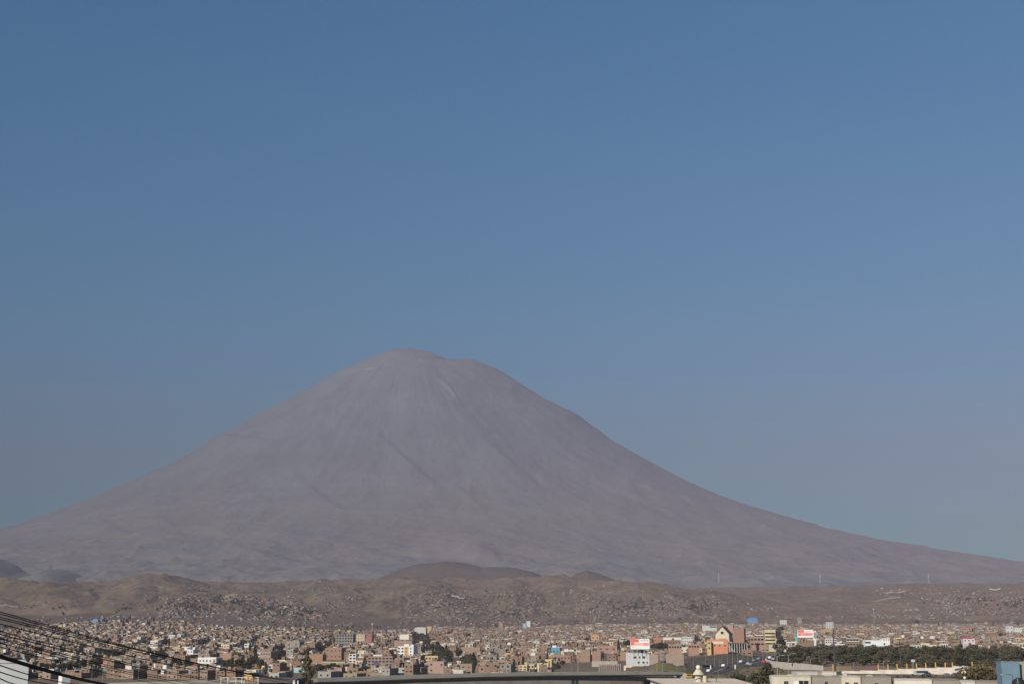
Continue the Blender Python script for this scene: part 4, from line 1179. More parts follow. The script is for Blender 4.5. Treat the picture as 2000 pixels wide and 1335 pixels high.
building('cream_house', 'cream house with roof room in the left part of the city', 'cream roof room house', 430, 449, 1257, 1267, CREAMS[0], yaw=-18, D=9, Y=1780, grid=(3, 1), win=(2.0, 1.6), parapet=0.4)
building('white_house', 'white house with dark blue window band in the left part of the city', 'white house with blue band', 476, 492, 1256, 1263, WHITE, yaw=-18, D=9, Y=1850, grid=(2, 1), win=(3.0, 1.6), parapet=0.3)
building('white_house', 'square white house with gaping windows left of the dark tree row', 'square white house', 458, 473, 1264, 1271, GREYS[1], yaw=-18, D=9, Y=1700, grid=(2, 1), win=(2.3, 2.0), parapet=0.3)
building('white_house', 'white house with black windows high in the left part of the city', 'white house high on the left', 328, 343, 1239, 1246, WHITE2, yaw=-20, D=10, Y=2350, grid=(3, 1), win=(2.0, 1.6), parapet=0.4)
building('white_hall', 'low white hall with flat dark roof in the left part of the city', 'low white hall', 291, 310, 1250, 1257, WHITE, yaw=-20, D=12, Y=2020, grid=(4, 1), win=(1.4, 1.0), parapet=0.2)
building('orange_house', 'orange and white house with a roof post at the left', 'orange and white house', 334, 354, 1264, 1271, (0.58, 0.34, 0.15), yaw=-20, D=9, Y=1680, grid=(4, 1), win=(1.6, 1.2), parapet=0.3)
building('orange_house', 'salmon orange house seen between the wires', 'salmon orange house', 161, 177, 1265, 1273, (0.58, 0.28, 0.16), yaw=-20, D=9, Y=1660, grid=(3, 1), win=(1.6, 1.3), parapet=0.2)
building('blue_hall', 'far bright blue hall beside a grey one at the foot of the left hill', 'far blue hall', 180, 192, 1208, 1215, (0.12, 0.34, 0.60), yaw=-16, D=16, Y=3650, parapet=0.2, cat='hall')
building('grey_hall', 'far blue grey hall right of the far blue hall', None, 192, 200, 1207, 1214, (0.17, 0.24, 0.32), yaw=-16, D=14, Y=3655, parapet=0.2, cat='hall')
building('yellow_house', 'far yellow house beside a white one at the city edge on the left', 'far yellow house', 113, 121, 1219, 1226, YELLOW, yaw=-16, D=9, Y=3280, parapet=0.2)
building('white_house', 'far white house right of the far yellow house', None, 122, 128, 1218, 1225, WHITES[1], yaw=-16, D=9, Y=3270, parapet=0.2)
building('yellow_house', 'small bright yellow shed by the viaduct under the wires', 'yellow shed', 188, 195, 1312, 1317, (0.58, 0.38, 0.05), yaw=-8, D=5, Y=960, parapet=0.0, cat='shed')
building('turquoise_shed', 'small turquoise shed between the wires at the left', 'turquoise shed', 201, 208, 1303, 1308, (0.08, 0.42, 0.38), yaw=-8, D=5, Y=1080, parapet=0.0, cat='shed')
building('yellow_sheet_shed', 'bright amber tarpaulin shed behind the rooftop frames', 'amber shed', 479, 492, 1317, 1322, (0.62, 0.33, 0.03), yaw=-8, D=5, Y=860, parapet=0.0, cat='shed')

# single trees in the city: (px, py of the foot, height in px, kind); houses keep clear of them
CITY_TREES = ((444, 1309, 24, 'round'), (452, 1311, 26, 'tall'), (466, 1309, 25, 'round'), (474, 1308, 26, 'tall'), (482, 1311, 22, 'round'), (490, 1305, 24, 'round'), (500, 1300, 24, 'tall'), (508, 1306, 20, 'round'), (538, 1288, 20, 'round'), (545, 1286, 22, 'tall'), (322, 1262, 16, 'round'), (330, 1260, 14, 'tall'), (398, 1262, 16, 'round'), (406, 1259, 16, 'tall'), (180, 1302, 18, 'round'), (192, 1304, 20, 'round'), (60, 1290, 18, 'round'), (70, 1292, 16, 'tall'), (1290, 1273, 20, 'round'), (1302, 1272, 18, 'round'), (1315, 1262, 16, 'tall'), (1525, 1264, 20, 'round'), (1480, 1272, 16, 'tall'), (498, 1283, 22, 'tall'), (488, 1275, 18, 'tall'), (478, 1266, 12, 'round'), (494, 1262, 14, 'tall'), (500, 1255, 12, 'tall'), (506, 1250, 12, 'tall'), (478, 1300, 18, 'round'), (470, 1302, 20, 'round'), (448, 1304, 18, 'round'), (440, 1306, 18, 'round'), (460, 1298, 16, 'round'), (432, 1300, 14, 'round'),
                        (549, 1290, 28, 'conifer'), (556, 1284, 16, 'round'), (541, 1292, 12, 'round'), (518, 1318, 24, 'tall'), (531, 1316, 12, 'round'), (560, 1314, 14, 'round'), (583, 1310, 12, 'round'), (610, 1318, 20, 'olive'), (626, 1314, 18, 'round'), (640, 1310, 14, 'round'), (650, 1310, 12, 'round'), (660, 1308, 12, 'round'),
                        (640, 1268, 16, 'round'), (632, 1272, 14, 'round'), (626, 1274, 12, 'round'), (645, 1262, 16, 'tall'), (618, 1277, 10, 'round'), (652, 1258, 14, 'tall'), (205, 1283, 18, 'round'), (215, 1285, 20, 'round'), (226, 1286, 18, 'round'), (238, 1284, 18, 'round'), (196, 1280, 16, 'round'),
                        (90, 1310, 16, 'round'), (104, 1311, 18, 'round'), (118, 1312, 18, 'round'), (132, 1311, 18, 'round'), (146, 1308, 16, 'round'), (160, 1304, 14, 'round'), (310, 1288, 20, 'round'), (320, 1290, 16, 'round'), (268, 1262, 10, 'round'), (280, 1258, 10, 'round'), (292, 1254, 10, 'round'), (340, 1300, 16, 'round'), (352, 1304, 14, 'round'), (362, 1302, 12, 'round'), (372, 1306, 14, 'round'),
                        (240, 1225, 14, 'tall'), (247, 1218, 12, 'tall'), (254, 1210, 10, 'tall'), (300, 1216, 12, 'tall'), (292, 1222, 10, 'tall'), (1088, 1312, 18, 'round'), (1078, 1312, 12, 'olive'), (1100, 1300, 12, 'round'), (1168, 1290, 8, 'round'), (1178, 1286, 14, 'tall'), (1208, 1270, 20, 'tall'), (1203, 1272, 14, 'round'), (1223, 1266, 18, 'round'),
                        (1278, 1271, 16, 'round'), (1287, 1270, 14, 'round'), (1297, 1270, 12, 'round'), (1335, 1268, 10, 'round'), (1331, 1256, 12, 'tall'), (1359, 1256, 16, 'tall'), (1363, 1256, 14, 'tall'), (1367, 1258, 12, 'tall'), (1458, 1268, 12, 'tall'), (1462, 1268, 10, 'round'), (1508, 1270, 14, 'olive'), (1514, 1272, 16, 'round'), (1520, 1250, 20, 'round'), (1524, 1256, 16, 'round'), (1521, 1236, 14, 'olive'), (1528, 1234, 12, 'round'),
                        (883, 1237, 10, 'tall'), (875, 1240, 8, 'round'), (915, 1246, 10, 'round'), (1010, 1240, 8, 'round'), (1555, 1262, 12, 'round'), (1610, 1266, 10, 'round'), (1880, 1262, 18, 'tall'), (1900, 1235, 8, 'tall'), (1833, 1224, 10, 'tall'), (1792, 1218, 9, 'round'), (1940, 1225, 10, 'tall'), (1955, 1245, 10, 'round'), (1988, 1222, 8, 'tall'))
for px, py, hp, key in CITY_TREES:
    SHOWN.append((px - hp * .25, px + hp * .25, py - hp, py - hp * .15, depth_of(px, py)))
# ------------------------------------------------------------------ the rest of the city
CITY = np.random.RandomState(4)
def region_ok(px, py, y):
    """1 where houses stand, by photograph position of the ground."""
    ok = np.ones(px.shape, bool)
    # the green grove
    gl = np.interp(py, [1236, 1262, 1285, 1305, 1316], [800, 806, 842, 880, 912])
    gr = np.interp(py, [1236, 1262, 1285, 1305, 1316], [842, 846, 900, 925, 945])
    ok &= ~((px > gl) & (px < gr) & (py > 1234))
    # bank and highway, wall, fields and tree belt
    ok &= ~((px > 1255) & (px < 1530) & (y < 935))
    ok &= ~((px > 1480) & (y < 1030))
    ok &= ~((px > 1215) & (px < 1300) & (py > 1290))
    ok &= ~((px > 1095) & (px < 1235) & (py > 1294))
    ok &= ~((px < 1100) & (py > 1326))
    return ok

_pal = np.array(BRICK * 9 + GREYS * 4 + WHITES + WHITES[:1] + CREAMS[:2] * 2 + [OCHRE, SALMON, PINK, CREAMS[2], YELLOW])  # mostly raw brick
_pal0 = _pal
_pal = np.array([dull(c) for c in _pal])
_nbrick = 19

def park(x, y):
    return perlin(x / 75.0 + 7, y / 190.0 + 3) > 0.43

def lay_district(phi, x0, x1, y0, y1, test):
    """Blocks of back to back houses along streets turned by phi; returns rows of (x, y, w, d, storeys, phi)."""
    c, s = math.cos(phi), math.sin(phi)
    out = []
    cx, cy = (x0 + x1) / 2, (y0 + y1) / 2
    R = math.hypot(x1 - x0, y1 - y0) / 2 + 60
    v = -R
    while v < R:
        depth = CITY.uniform(9, 13)
        u = -R + CITY.uniform(0, 20)
        run = 0.0
        while u < R:
            w = CITY.choice([5.5, 6.5, 7.5, 9, 12], p=[.2, .3, .25, .17, .08])
            if run > 75:
                u += 8.5; run = 0
            ux, vy = u + w / 2, v
            x, y = cx + c * ux - s * vy, cy + s * ux + c * vy
            if x0 < x < x1 and y0 < y < y1:
                out.append((x, y, w - CITY.uniform(0.0, 0.5), depth * CITY.uniform(.7, 1.0), CITY.choice([1, 2, 3, 4], p=[.27, .44, .25, .04]), phi))
            u += w; run += w
        v += depth + (8.0 if int(v / 30) % 2 else 1.5)
    a = np.array(out)
    return a[test(a)]

def diag(a):                       # the left quarter lies left of a line through the grove
    return 1000 + F * a[:, 0] / a[:, 1]
h1 = lay_district(math.radians(-21), -1500, 350, 760, 3000, lambda a: diag(a) < 850)
h2 = lay_district(math.radians(-9), -500, 1500, 760, 3000, lambda a: diag(a) >= 850)
_far = lambda q, x0, x1, y0, y1, f: (lambda a: a)(lay_district(q, x0, x1, y0, y1, f))
h3 = lay_district(math.radians(-24), -1900, 200, 3000, 3950, lambda a: diag(a) < 700)
h4 = lay_district(math.radians(-6), -700, 1900, 3000, 3950, lambda a: diag(a) >= 700)
HS = np.concatenate([h1, h2, h3, h4])
HS = HS[(np.abs(HS[:, 0]) < 0.46 * HS[:, 1] + 60)]
hx, hy = HS[:, 0], HS[:, 1]
hz_ = ground_z(hx, hy)
hpx, hpy = proj(hx, hy, hz_)
keep = region_ok(hpx, hpy, hy)
_edge = np.interp(hpx, [-200, 0, 60, 110, 200, 330, 420, 700, 900, 1100, 1250, 1430, 1600, 2000, 2200], [1238, 1238, 1232, 1224, 1216, 1216, 1227, 1237, 1230, 1226, 1218, 1214, 1215, 1212, 1212])
keep &= (hpy > _edge - 1 + 7 * perlin(hx / 110, hy / 300) + 3 * CITY.rand(len(hx)))
keep &= perlin(hx / 55.0, hy / 90.0) < 0.42             # small gaps: yards and plots
keep &= ~park(hx, hy)
top = proj(hx, hy, hz_ + 3 * HS[:, 4])[1]
half = HS[:, 2] / hy * F * 0.5
for (x0, x1, yt, yb, Y) in SHOWN:
    inside = (hpx + half > x0 - 2) & (hpx - half < x1 + 2)
    infront = (hy < Y - 2) & (top < yb - 1.5) & inside
    near = (np.abs(hy - Y - 6) < 18) & (hpx + half > x0 - 1) & (hpx - half < x1 + 1)
    keep &= ~(infront | near)
HS = HS[keep]; hx, hy, hz_, hpx, hpy = hx[keep], hy[keep], hz_[keep], hpx[keep], hpy[keep]
N = len(HS)
hcol = CITY.randint(0, len(_pal), N)
hh = HS[:, 4] * 2.55 + CITY.uniform(-0.2, 0.5, N)
hh[HS[:, 4] == 1] += 0.3
hphi = HS[:, 5] + CITY.normal(0, 0.02, N)

# which houses show largest: a coarse depth buffer over the photograph
buf = np.zeros((160, 2000), bool)
for (x0, x1, y0_, y1_) in ((0, 400, 1330, 1335), (400, 820, 1324, 1335), (820, 1335, 1314, 1335), (1200, 2000, 1308, 1335), (0, 57, 1293, 1335)):
    buf[y0_ - 1180:y1_ - 1180, x0:x1] = True
items = [(hy[i], i) for i in range(N) if hy[i] < 2300] + [(Y, -1 - k) for k, (_, _, _, _, Y) in enumerate(SHOWN)]
items.sort()
shown_px = np.zeros(N)
for Y, i in items:
    if i < 0:
        x0, x1, yt, yb, _ = SHOWN[-1 - i]
        q = (int(x0), int(x1), int(yt), int(yb))
    else:
        t_ = proj(hx[i], hy[i], hz_[i] + hh[i])[1]
        hw = HS[i, 2] / hy[i] * F * 0.5
        q = (int(hpx[i] - hw), int(math.ceil(hpx[i] + hw)), int(t_), int(math.ceil(hpy[i])))
    xa, xb, ya, yb = max(q[0], 0), min(q[1], 2000), max(q[2] - 1180, 0), min(q[3] - 1180, 155)
    if xb <= xa or yb <= ya:
        continue
    s_ = buf[ya:yb, xa:xb]
    if i >= 0:
        shown_px[i] = (~s_).sum()
    s_[:] = True
N_HOUSE_THINGS = 215
big = np.argsort(-shown_px)[:N_HOUSE_THINGS]
single = np.zeros(N, bool); single[big] = True
single &= shown_px > 14
_w = single & (hcol >= 54) & (CITY.rand(N) < .55)
hcol[_w] = CITY.randint(0, 45, _w.sum())

# ---- one mesh for all the houses too many to list: thousands of boxes with their own paint
class Boxes:
    def __init__(self):
        self.V, self.C = [], []
    def add(self, cx, cy, z0, w, d, h, phi, col, topcol=None):
        """Arrays: centre, base, size, rotation, paint."""
        c, s = np.cos(phi), np.sin(phi)
        n = len(cx)
        P = np.empty((n, 8, 3), np.float32)
        for k, (a, b, e) in enumerate(((-1, -1, 0), (1, -1, 0), (1, 1, 0), (-1, 1, 0), (-1, -1, 1), (1, -1, 1), (1, 1, 1), (-1, 1, 1))):
            lx, ly = a * w / 2, b * d / 2
            P[:, k, 0] = cx + c * lx - s * ly; P[:, k, 1] = cy + s * lx + c * ly; P[:, k, 2] = z0 + e * h
        self.V.append(P.reshape(-1, 3))
        C = np.repeat(np.asarray(col, np.float32)[:, None, :], 5, 1)
        if topcol is not None:
            C[:, 4] = topcol
        self.C.append(C.reshape(-1, 3))
    def build(self, name, m):
        V = np.concatenate(self.V); C = np.concatenate(self.C)
        n = len(V) // 8
        f = np.array([(0, 1, 5, 4), (1, 2, 6, 5), (2, 3, 7, 6), (3, 0, 4, 7), (4, 5, 6, 7)], np.int32)
        Q = (np.arange(n, dtype=np.int32)[:, None, None] * 8 + f[None]).reshape(-1)
        me = bpy.data.meshes.new(name)
        me.vertices.add(len(V)); me.vertices.foreach_set('co', V.ravel())
        me.loops.add(len(Q)); me.loops.foreach_set('vertex_index', Q)
        me.polygons.add(n * 5); me.polygons.foreach_set('loop_start', np.arange(0, len(Q), 4, dtype=np.int32))
        ca = me.color_attributes.new('paint', 'FLOAT_COLOR', 'CORNER')
        cc = np.ones((len(Q), 4), np.float32); cc[:, :3] = np.repeat(C, 4, 0)
        ca.data.foreach_set('color', cc.ravel())
        me.polygons.foreach_set('use_smooth', np.zeros(n * 5, bool))
        me.update(calc_edges=True)
        me.materials.append(m)
        o = link(name, me); o['kind'] = 'stuff'
        return o

pm, nt, pb = nodes_of('house_paint', 0.9)
pa = nt.nodes.new('ShaderNodeAttribute'); pa.attribute_name = 'paint'
pn = tex(nt, 0.4, 4.0, 0.7)
prr = ramp(nt, [(0.25, (0.72, 0.72, 0.72)), (0.75, (1.12, 1.1, 1.08))])
nt.links.new(pn.outputs['Fac'], prr.inputs['Fac'])
pmx = nt.nodes.new('ShaderNodeMix'); pmx.data_type = 'RGBA'; pmx.blend_type = 'MULTIPLY'; pmx.inputs[0].default_value = 1.0
nt.links.new(pa.outputs['Color'], pmx.inputs[6]); nt.links.new(prr.outputs['Color'], pmx.inputs[7])
nt.links.new(pmx.outputs[2], pb.inputs['Base Color'])

def rot(x, y, phi, lx, ly):
    return x + np.cos(phi) * lx - np.sin(phi) * ly, y + np.sin(phi) * lx + np.cos(phi) * ly

def clutter(B, i, W, D, Hh, Z, X, Y, P, rs, windows, maxtank=0.8):
    """Roof rooms, tanks, columns, sheet roofs and windows for houses i."""
    n = len(i)
    base = rs.choice([0.20, 0.26, 0.31], n)[:, None] * np.array([[1.15, 0.92, 0.75]])
    # roof rooms
    k = rs.rand(n) < 0.42
    lx, ly = rs.uniform(-.25, .25, n) * W, rs.uniform(-.2, .25, n) * D
    x, y = rot(X, Y, P, lx, ly)
    cc = _pal[np.where(rs.rand(n) < .8, rs.randint(0, 54, n), rs.randint(0, len(_pal), n))] * rs.uniform(.8, 1.1, (n, 1))
    B.add(x[k], y[k], (Z + Hh)[k], (W * rs.uniform(.25, .5, n))[k], (D * rs.uniform(.2, .45, n))[k], rs.uniform(1.6, 2.8, n)[k], P[k], cc[k], base[k])
    # low parapet strips at the street front
    k = rs.rand(n) < 0.5
    x, y = rot(X, Y, P, 0 * W, -D / 2 + .1)
    pc = np.where(rs.rand(n, 1) < 0.2, np.array([[0.62, 0.57, 0.50]]), _pal[hcol[i]])
    B.add(x[k], y[k], (Z + Hh)[k], W[k] * .96, np.full(k.sum(), .18), rs.uniform(.5, 1.0, n)[k], P[k], pc[k])
    # tanks
    for rep in range(2):
        k = rs.rand(n) < maxtank * 0.5
        lx, ly = rs.uniform(-.42, .42, n) * W, rs.uniform(-.42, .42, n) * D
        x, y = rot(X, Y, P, lx, ly)
        tc = np.array([(0.02, 0.02, 0.022), (0.60, 0.56, 0.50), (0.16, 0.20, 0.26), (0.42, 0.36, 0.29), (0.02, 0.02, 0.022), (0.34, 0.25, 0.19)])[rs.randint(0, 6, n)]
        s = rs.uniform(.9, 1.5, n)
        B.add(x[k], y[k], (Z + Hh)[k], s[k], s[k], (s * rs.uniform(1.0, 1.5, n))[k], P[k] + .4, tc[k])
    # bare columns at the corners
    k0 = rs.rand(n) < 0.4
    for a, b in ((-1, -1), (1, -1), (-1, 1), (1, 1)):
        k = k0 & (rs.rand(n) < .8)
        x, y = rot(X, Y, P, a * (W / 2 - .2), b * (D / 2 - .2))
        B.add(x[k], y[k], (Z + Hh)[k], np.full(k.sum(), .3), np.full(k.sum(), .3), rs.uniform(.9, 1.9, n)[k], P[k], np.tile((0.36, 0.32, 0.27), (k.sum(), 1)))
    # sheet roofs and laundry: thin bright or rusty slabs
    k = rs.rand(n) < 0.3
    lx, ly = rs.uniform(-.2, .2, n) * W, rs.uniform(-.1, .3, n) * D
    x, y = rot(X, Y, P, lx, ly)
    sc = np.array([(0.46, 0.41, 0.35), (0.38, 0.34, 0.30), (0.27, 0.16, 0.11), (0.34, 0.27, 0.21), (0.30, 0.27, 0.24)])[rs.randint(0, 5, n)]
    B.add(x[k], y[k], (Z + Hh + rs.uniform(.9, 2.2, n))[k], (W * rs.uniform(.3, .7, n))[k], (D * rs.uniform(.2, .4, n))[k], np.full(k.sum(), .12), P[k], sc[k])
    if windows:
        st = np.maximum(1, np.round(Hh / 2.55)).astype(int)
        for f in range(4):
            for c_ in (-.32, 0.0, .32):
                k = (st > f) & (rs.rand(n) < (.8 if c_ else .55))
                x, y = rot(X, Y, P, c_ * W + rs.uniform(-.3, .3, n), -D / 2 - .02)
                ww, wh = rs.uniform(.9, 1.9, n), rs.uniform(1.0, 1.7, n)
                dark = rs.uniform(.012, .04, n)[:, None] * np.ones((1, 3))
                B.add(x[k], y[k], (Z + .35 + f * 2.55 + .6)[k], ww[k], np.full(k.sum(), .06), wh[k], P[k], dark[k])
            for c_ in (-.25, .2):
                for sgn in (-1, 1):
                    k = (st > f) & (rs.rand(n) < .3)
                    x, y = rot(X, Y, P, sgn * (W / 2 + .01), c_ * D)
                    dark = rs.uniform(.012, .04, n)[:, None] * np.ones((1, 3))
                    B.add(x[k], y[k], (Z + .9 + f * 2.55)[k], np.full(k.sum(), .06), rs.uniform(.9, 1.6, n)[k], np.full(k.sum(), 1.2), P[k], dark[k])

B = Boxes()
rs = np.random.RandomState(21)
m_ = ~single
roofc = rs.choice([0.19, 0.24, 0.29, 0.34], N)[:, None] * np.array([[1.14, 0.92, 0.75]])
white_roof = rs.rand(N) < 0.02
roofc[white_roof] = (0.62, 0.60, 0.57)
wallc = _pal[hcol] * rs.uniform(.78, 1.15, (N, 1))
B.add(hx[m_], hy[m_], hz_[m_] - 2.5, HS[m_, 2], HS[m_, 3], hh[m_] + 2.5, hphi[m_], wallc[m_], roofc[m_])
for lo, hi, win, tank in ((0, 2000, True, .9), (2000, 2900, True, .7), (2900, 9999, False, .6)):
    i = np.where(m_ & (hy >= lo) & (hy < hi))[0]
    if win and lo >= 2000:
        i2 = i[rs.rand(len(i)) < .5]
        clutter(B, i2, HS[i2, 2], HS[i2, 3], hh[i2], hz_[i2], hx[i2], hy[i2], hphi[i2], rs, True, tank)
        i3 = np.setdiff1d(i, i2)
        clutter(B, i3, HS[i3, 2], HS[i3, 3], hh[i3], hz_[i3], hx[i3], hy[i3], hphi[i3], rs, False, tank)
    else:
        clutter(B, i, HS[i, 2], HS[i, 3], hh[i], hz_[i], hx[i], hy[i], hphi[i], rs, win, tank)

# ---- settlements on the slopes: (px, py, rx, ry, count, brightness of walls)
SLOPES = [(395, 1188, 55, 22, 520, .55), (470, 1172, 45, 12, 330, .6), (540, 1192, 75, 20, 700, .55), (610, 1205, 60, 9, 300, .5), (650, 1195, 60, 16, 180, .4), (340, 1198, 40, 14, 250, .5),
          (640, 1150, 110, 12, 90, .5), (860, 1172, 60, 28, 520, .4), (940, 1185, 75, 30, 1000, .4), (1030, 1180, 60, 24, 500, .38), (1000, 1160, 90, 9, 160, .45), (860, 1203, 60, 18, 420, .42),
          (1180, 1172, 60, 12, 220, .4), (1220, 1190, 80, 20, 800, .42), (1310, 1180, 70, 22, 700, .45), (1370, 1190, 55, 18, 480, .45), (1160, 1205, 60, 10, 260, .42), (1300, 1205, 90, 9, 330, .42),
          (1790, 1160, 60, 12, 260, .5), (1850, 1172, 70, 14, 600, .5), (1930, 1170, 70, 18, 650, .5), (1980, 1190, 50, 18, 420, .42), (1900, 1195, 70, 10, 320, .42), (1720, 1152, 50, 5, 90, .5),
          (40, 1183, 50, 6, 80, .4), (1480, 1190, 40, 5, 40, .5), (880, 1160, 80, 9, 110, .45), (1100, 1160, 70, 10, 60, .5),
          (700, 1222, 120, 5, 170, .4), (600, 1225, 90, 4, 120, .42), (1000, 1218, 150, 5, 170, .42), (1350, 1206, 80, 4, 120, .45), (1560, 1207, 90, 4, 130, .45), (1750, 1205, 120, 5, 200, .45), (250, 1206, 80, 5, 100, .45), (120, 1213, 60, 4, 60, .4), (1640, 1185, 60, 14, 40, .4), (700, 1170, 60, 20, 60, .4),
          (1950, 1185, 90, 18, 420, .45), (1800, 1192, 90, 9, 220, .42), (560, 1182, 110, 20, 300, .5), (950, 1195, 110, 14, 320, .42), (1280, 1195, 110, 14, 320, .42), (1150, 1150, 80, 10, 70, .45), (420, 1150, 80, 8, 60, .45)]
_hy = geo_rows(3900, 7000, 160)
_pxs = np.linspace(-60, 2060, 180)
_XX = (_pxs[None, :] - 1000) / F * _hy[:, None] / CT
_YY = np.repeat(_hy[:, None], 180, 1)
_TAB = np.minimum.accumulate(proj(_XX, _YY, ground_z(_XX.ravel(), _YY.ravel()).reshape(_XX.shape))[1], 0)
def slope_spots(px, py):
    """Depth of the first visible ground at each photograph position."""
    vis = _TAB                                               # highest ground seen so far
    out = np.full(px.shape, np.nan)
    kk = np.clip(np.round((px + 60) / 2120 * 179).astype(int), 0, 179)
    for n_ in range(len(px)):
        col = vis[:, kk[n_]]
        j = np.searchsorted(-col, -py[n_])
        if 0 < j < len(col):
            out[n_] = _hy[j]
    return out
sp = []
for (px, py, rx, ry, n_, br) in SLOPES:
    a = rs.rand(n_) * 6.283; q = np.minimum(np.abs(rs.normal(0, .62, n_)), 1.7)
    n_ = int(n_ * 1.7); a = rs.rand(n_) * 6.283; q = np.minimum(np.abs(rs.normal(0, .62, n_)), 1.7)
    sp.append(np.stack([px + rx * q * np.cos(a), py + ry * q * np.sin(a), np.full(n_, br)], -1))
sp = np.concatenate(sp)
Ys = slope_spots(sp[:, 0], sp[:, 1])
g = ~np.isnan(Ys)
sp, Ys = sp[g], Ys[g] + rs.uniform(-25, 25, g.sum())
Xs = (sp[:, 0] - 1000) / F * Ys / CT
keep = (perlin(Xs / 70.0, Ys / 190.0) + .4 * perlin(Xs / 25.0, Ys / 60.0) > -0.12) & (rs.rand(len(Xs)) < .8)
sp, Ys, Xs = sp[keep], Ys[keep], Xs[keep]
Zs = ground_z(Xs, Ys)
n_ = len(Xs)
spal = np.array([(0.52, 0.47, 0.42), (0.30, 0.20, 0.15), (0.27, 0.175, 0.13), (0.24, 0.165, 0.125), (0.28, 0.19, 0.145), (0.20, 0.155, 0.12), (0.24, 0.17, 0.13), (0.22, 0.19, 0.17), (0.36, 0.34, 0.32), (0.27, 0.20, 0.16), (0.30, 0.18, 0.13), (0.30, 0.29, 0.28), (0.44, 0.40, 0.34), (0.26, 0.22, 0.19), (0.32, 0.33, 0.34), (0.34, 0.24, 0.18)])
sc = spal[rs.randint(0, len(spal), n_)] * (sp[:, 2:3] / .55) * rs.uniform(.6, 1.15, (n_, 1))
B.add(Xs, Ys, Zs - 2, rs.uniform(4, 8.5, n_), rs.uniform(4, 8, n_), rs.uniform(2.2, 3.8, n_) + 2, rs.uniform(-.5, .2, n_), np.clip(sc, 0, .75), np.clip(sc * rs.uniform(.6, 1.3, (n_, 1)), 0, .72))
k = rs.rand(n_) < .5
B.add(Xs[k], Ys[k] - 5, Zs[k] - 1, np.full(k.sum(), 1.6), np.full(k.sum(), 1.0), np.full(k.sum(), 2.7), np.zeros(k.sum()), np.full((k.sum(), 3), .02))
# rows of kit houses along a terrace, a bright school, long walls
for (xa, ya, xb, yb, cnt, col) in ((392, 1196, 420, 1196, 16, (0.42, 0.38, 0.33)), (364, 1211, 385, 1200, 12, (0.5, 0.48, 0.45)), (462, 1204, 500, 1223, 22, (0.45, 0.42, 0.38)), (0, 1187, 70, 1184, 30, (0.34, 0.30, 0.27)), (888, 1166, 915, 1168, 12, (0.6, 0.58, 0.55)), (1902, 1151, 1920, 1152, 9, (0.66, 0.64, 0.62)), (462, 1161, 480, 1164, 9, (0.5, 0.42, 0.34)), (560, 1226, 590, 1228, 14, (0.45, 0.4, 0.36)), (1705, 1158, 1740, 1155, 14, (0.5, 0.45, 0.42)), (1670, 1174, 1730, 1168, 18, (0.42, 0.37, 0.33))):
    p = np.stack([np.linspace(xa, xb, cnt), np.linspace(ya, yb, cnt)], -1)
    Yr = slope_spots(p[:, 0], p[:, 1]); g = ~np.isnan(Yr)
    if g.sum():
        Yr = np.full(g.sum(), np.median(Yr[g])); Xr = (p[g, 0] - 1000) / F * Yr / CT
        B.add(Xr, Yr, ground_z(Xr, Yr) - 1, np.full(len(Xr), 5.0), np.full(len(Xr), 6.0), np.full(len(Xr), 4.6), np.zeros(len(Xr)), np.tile(col, (len(Xr), 1)))
far_houses = B.build('distant_houses', pm)

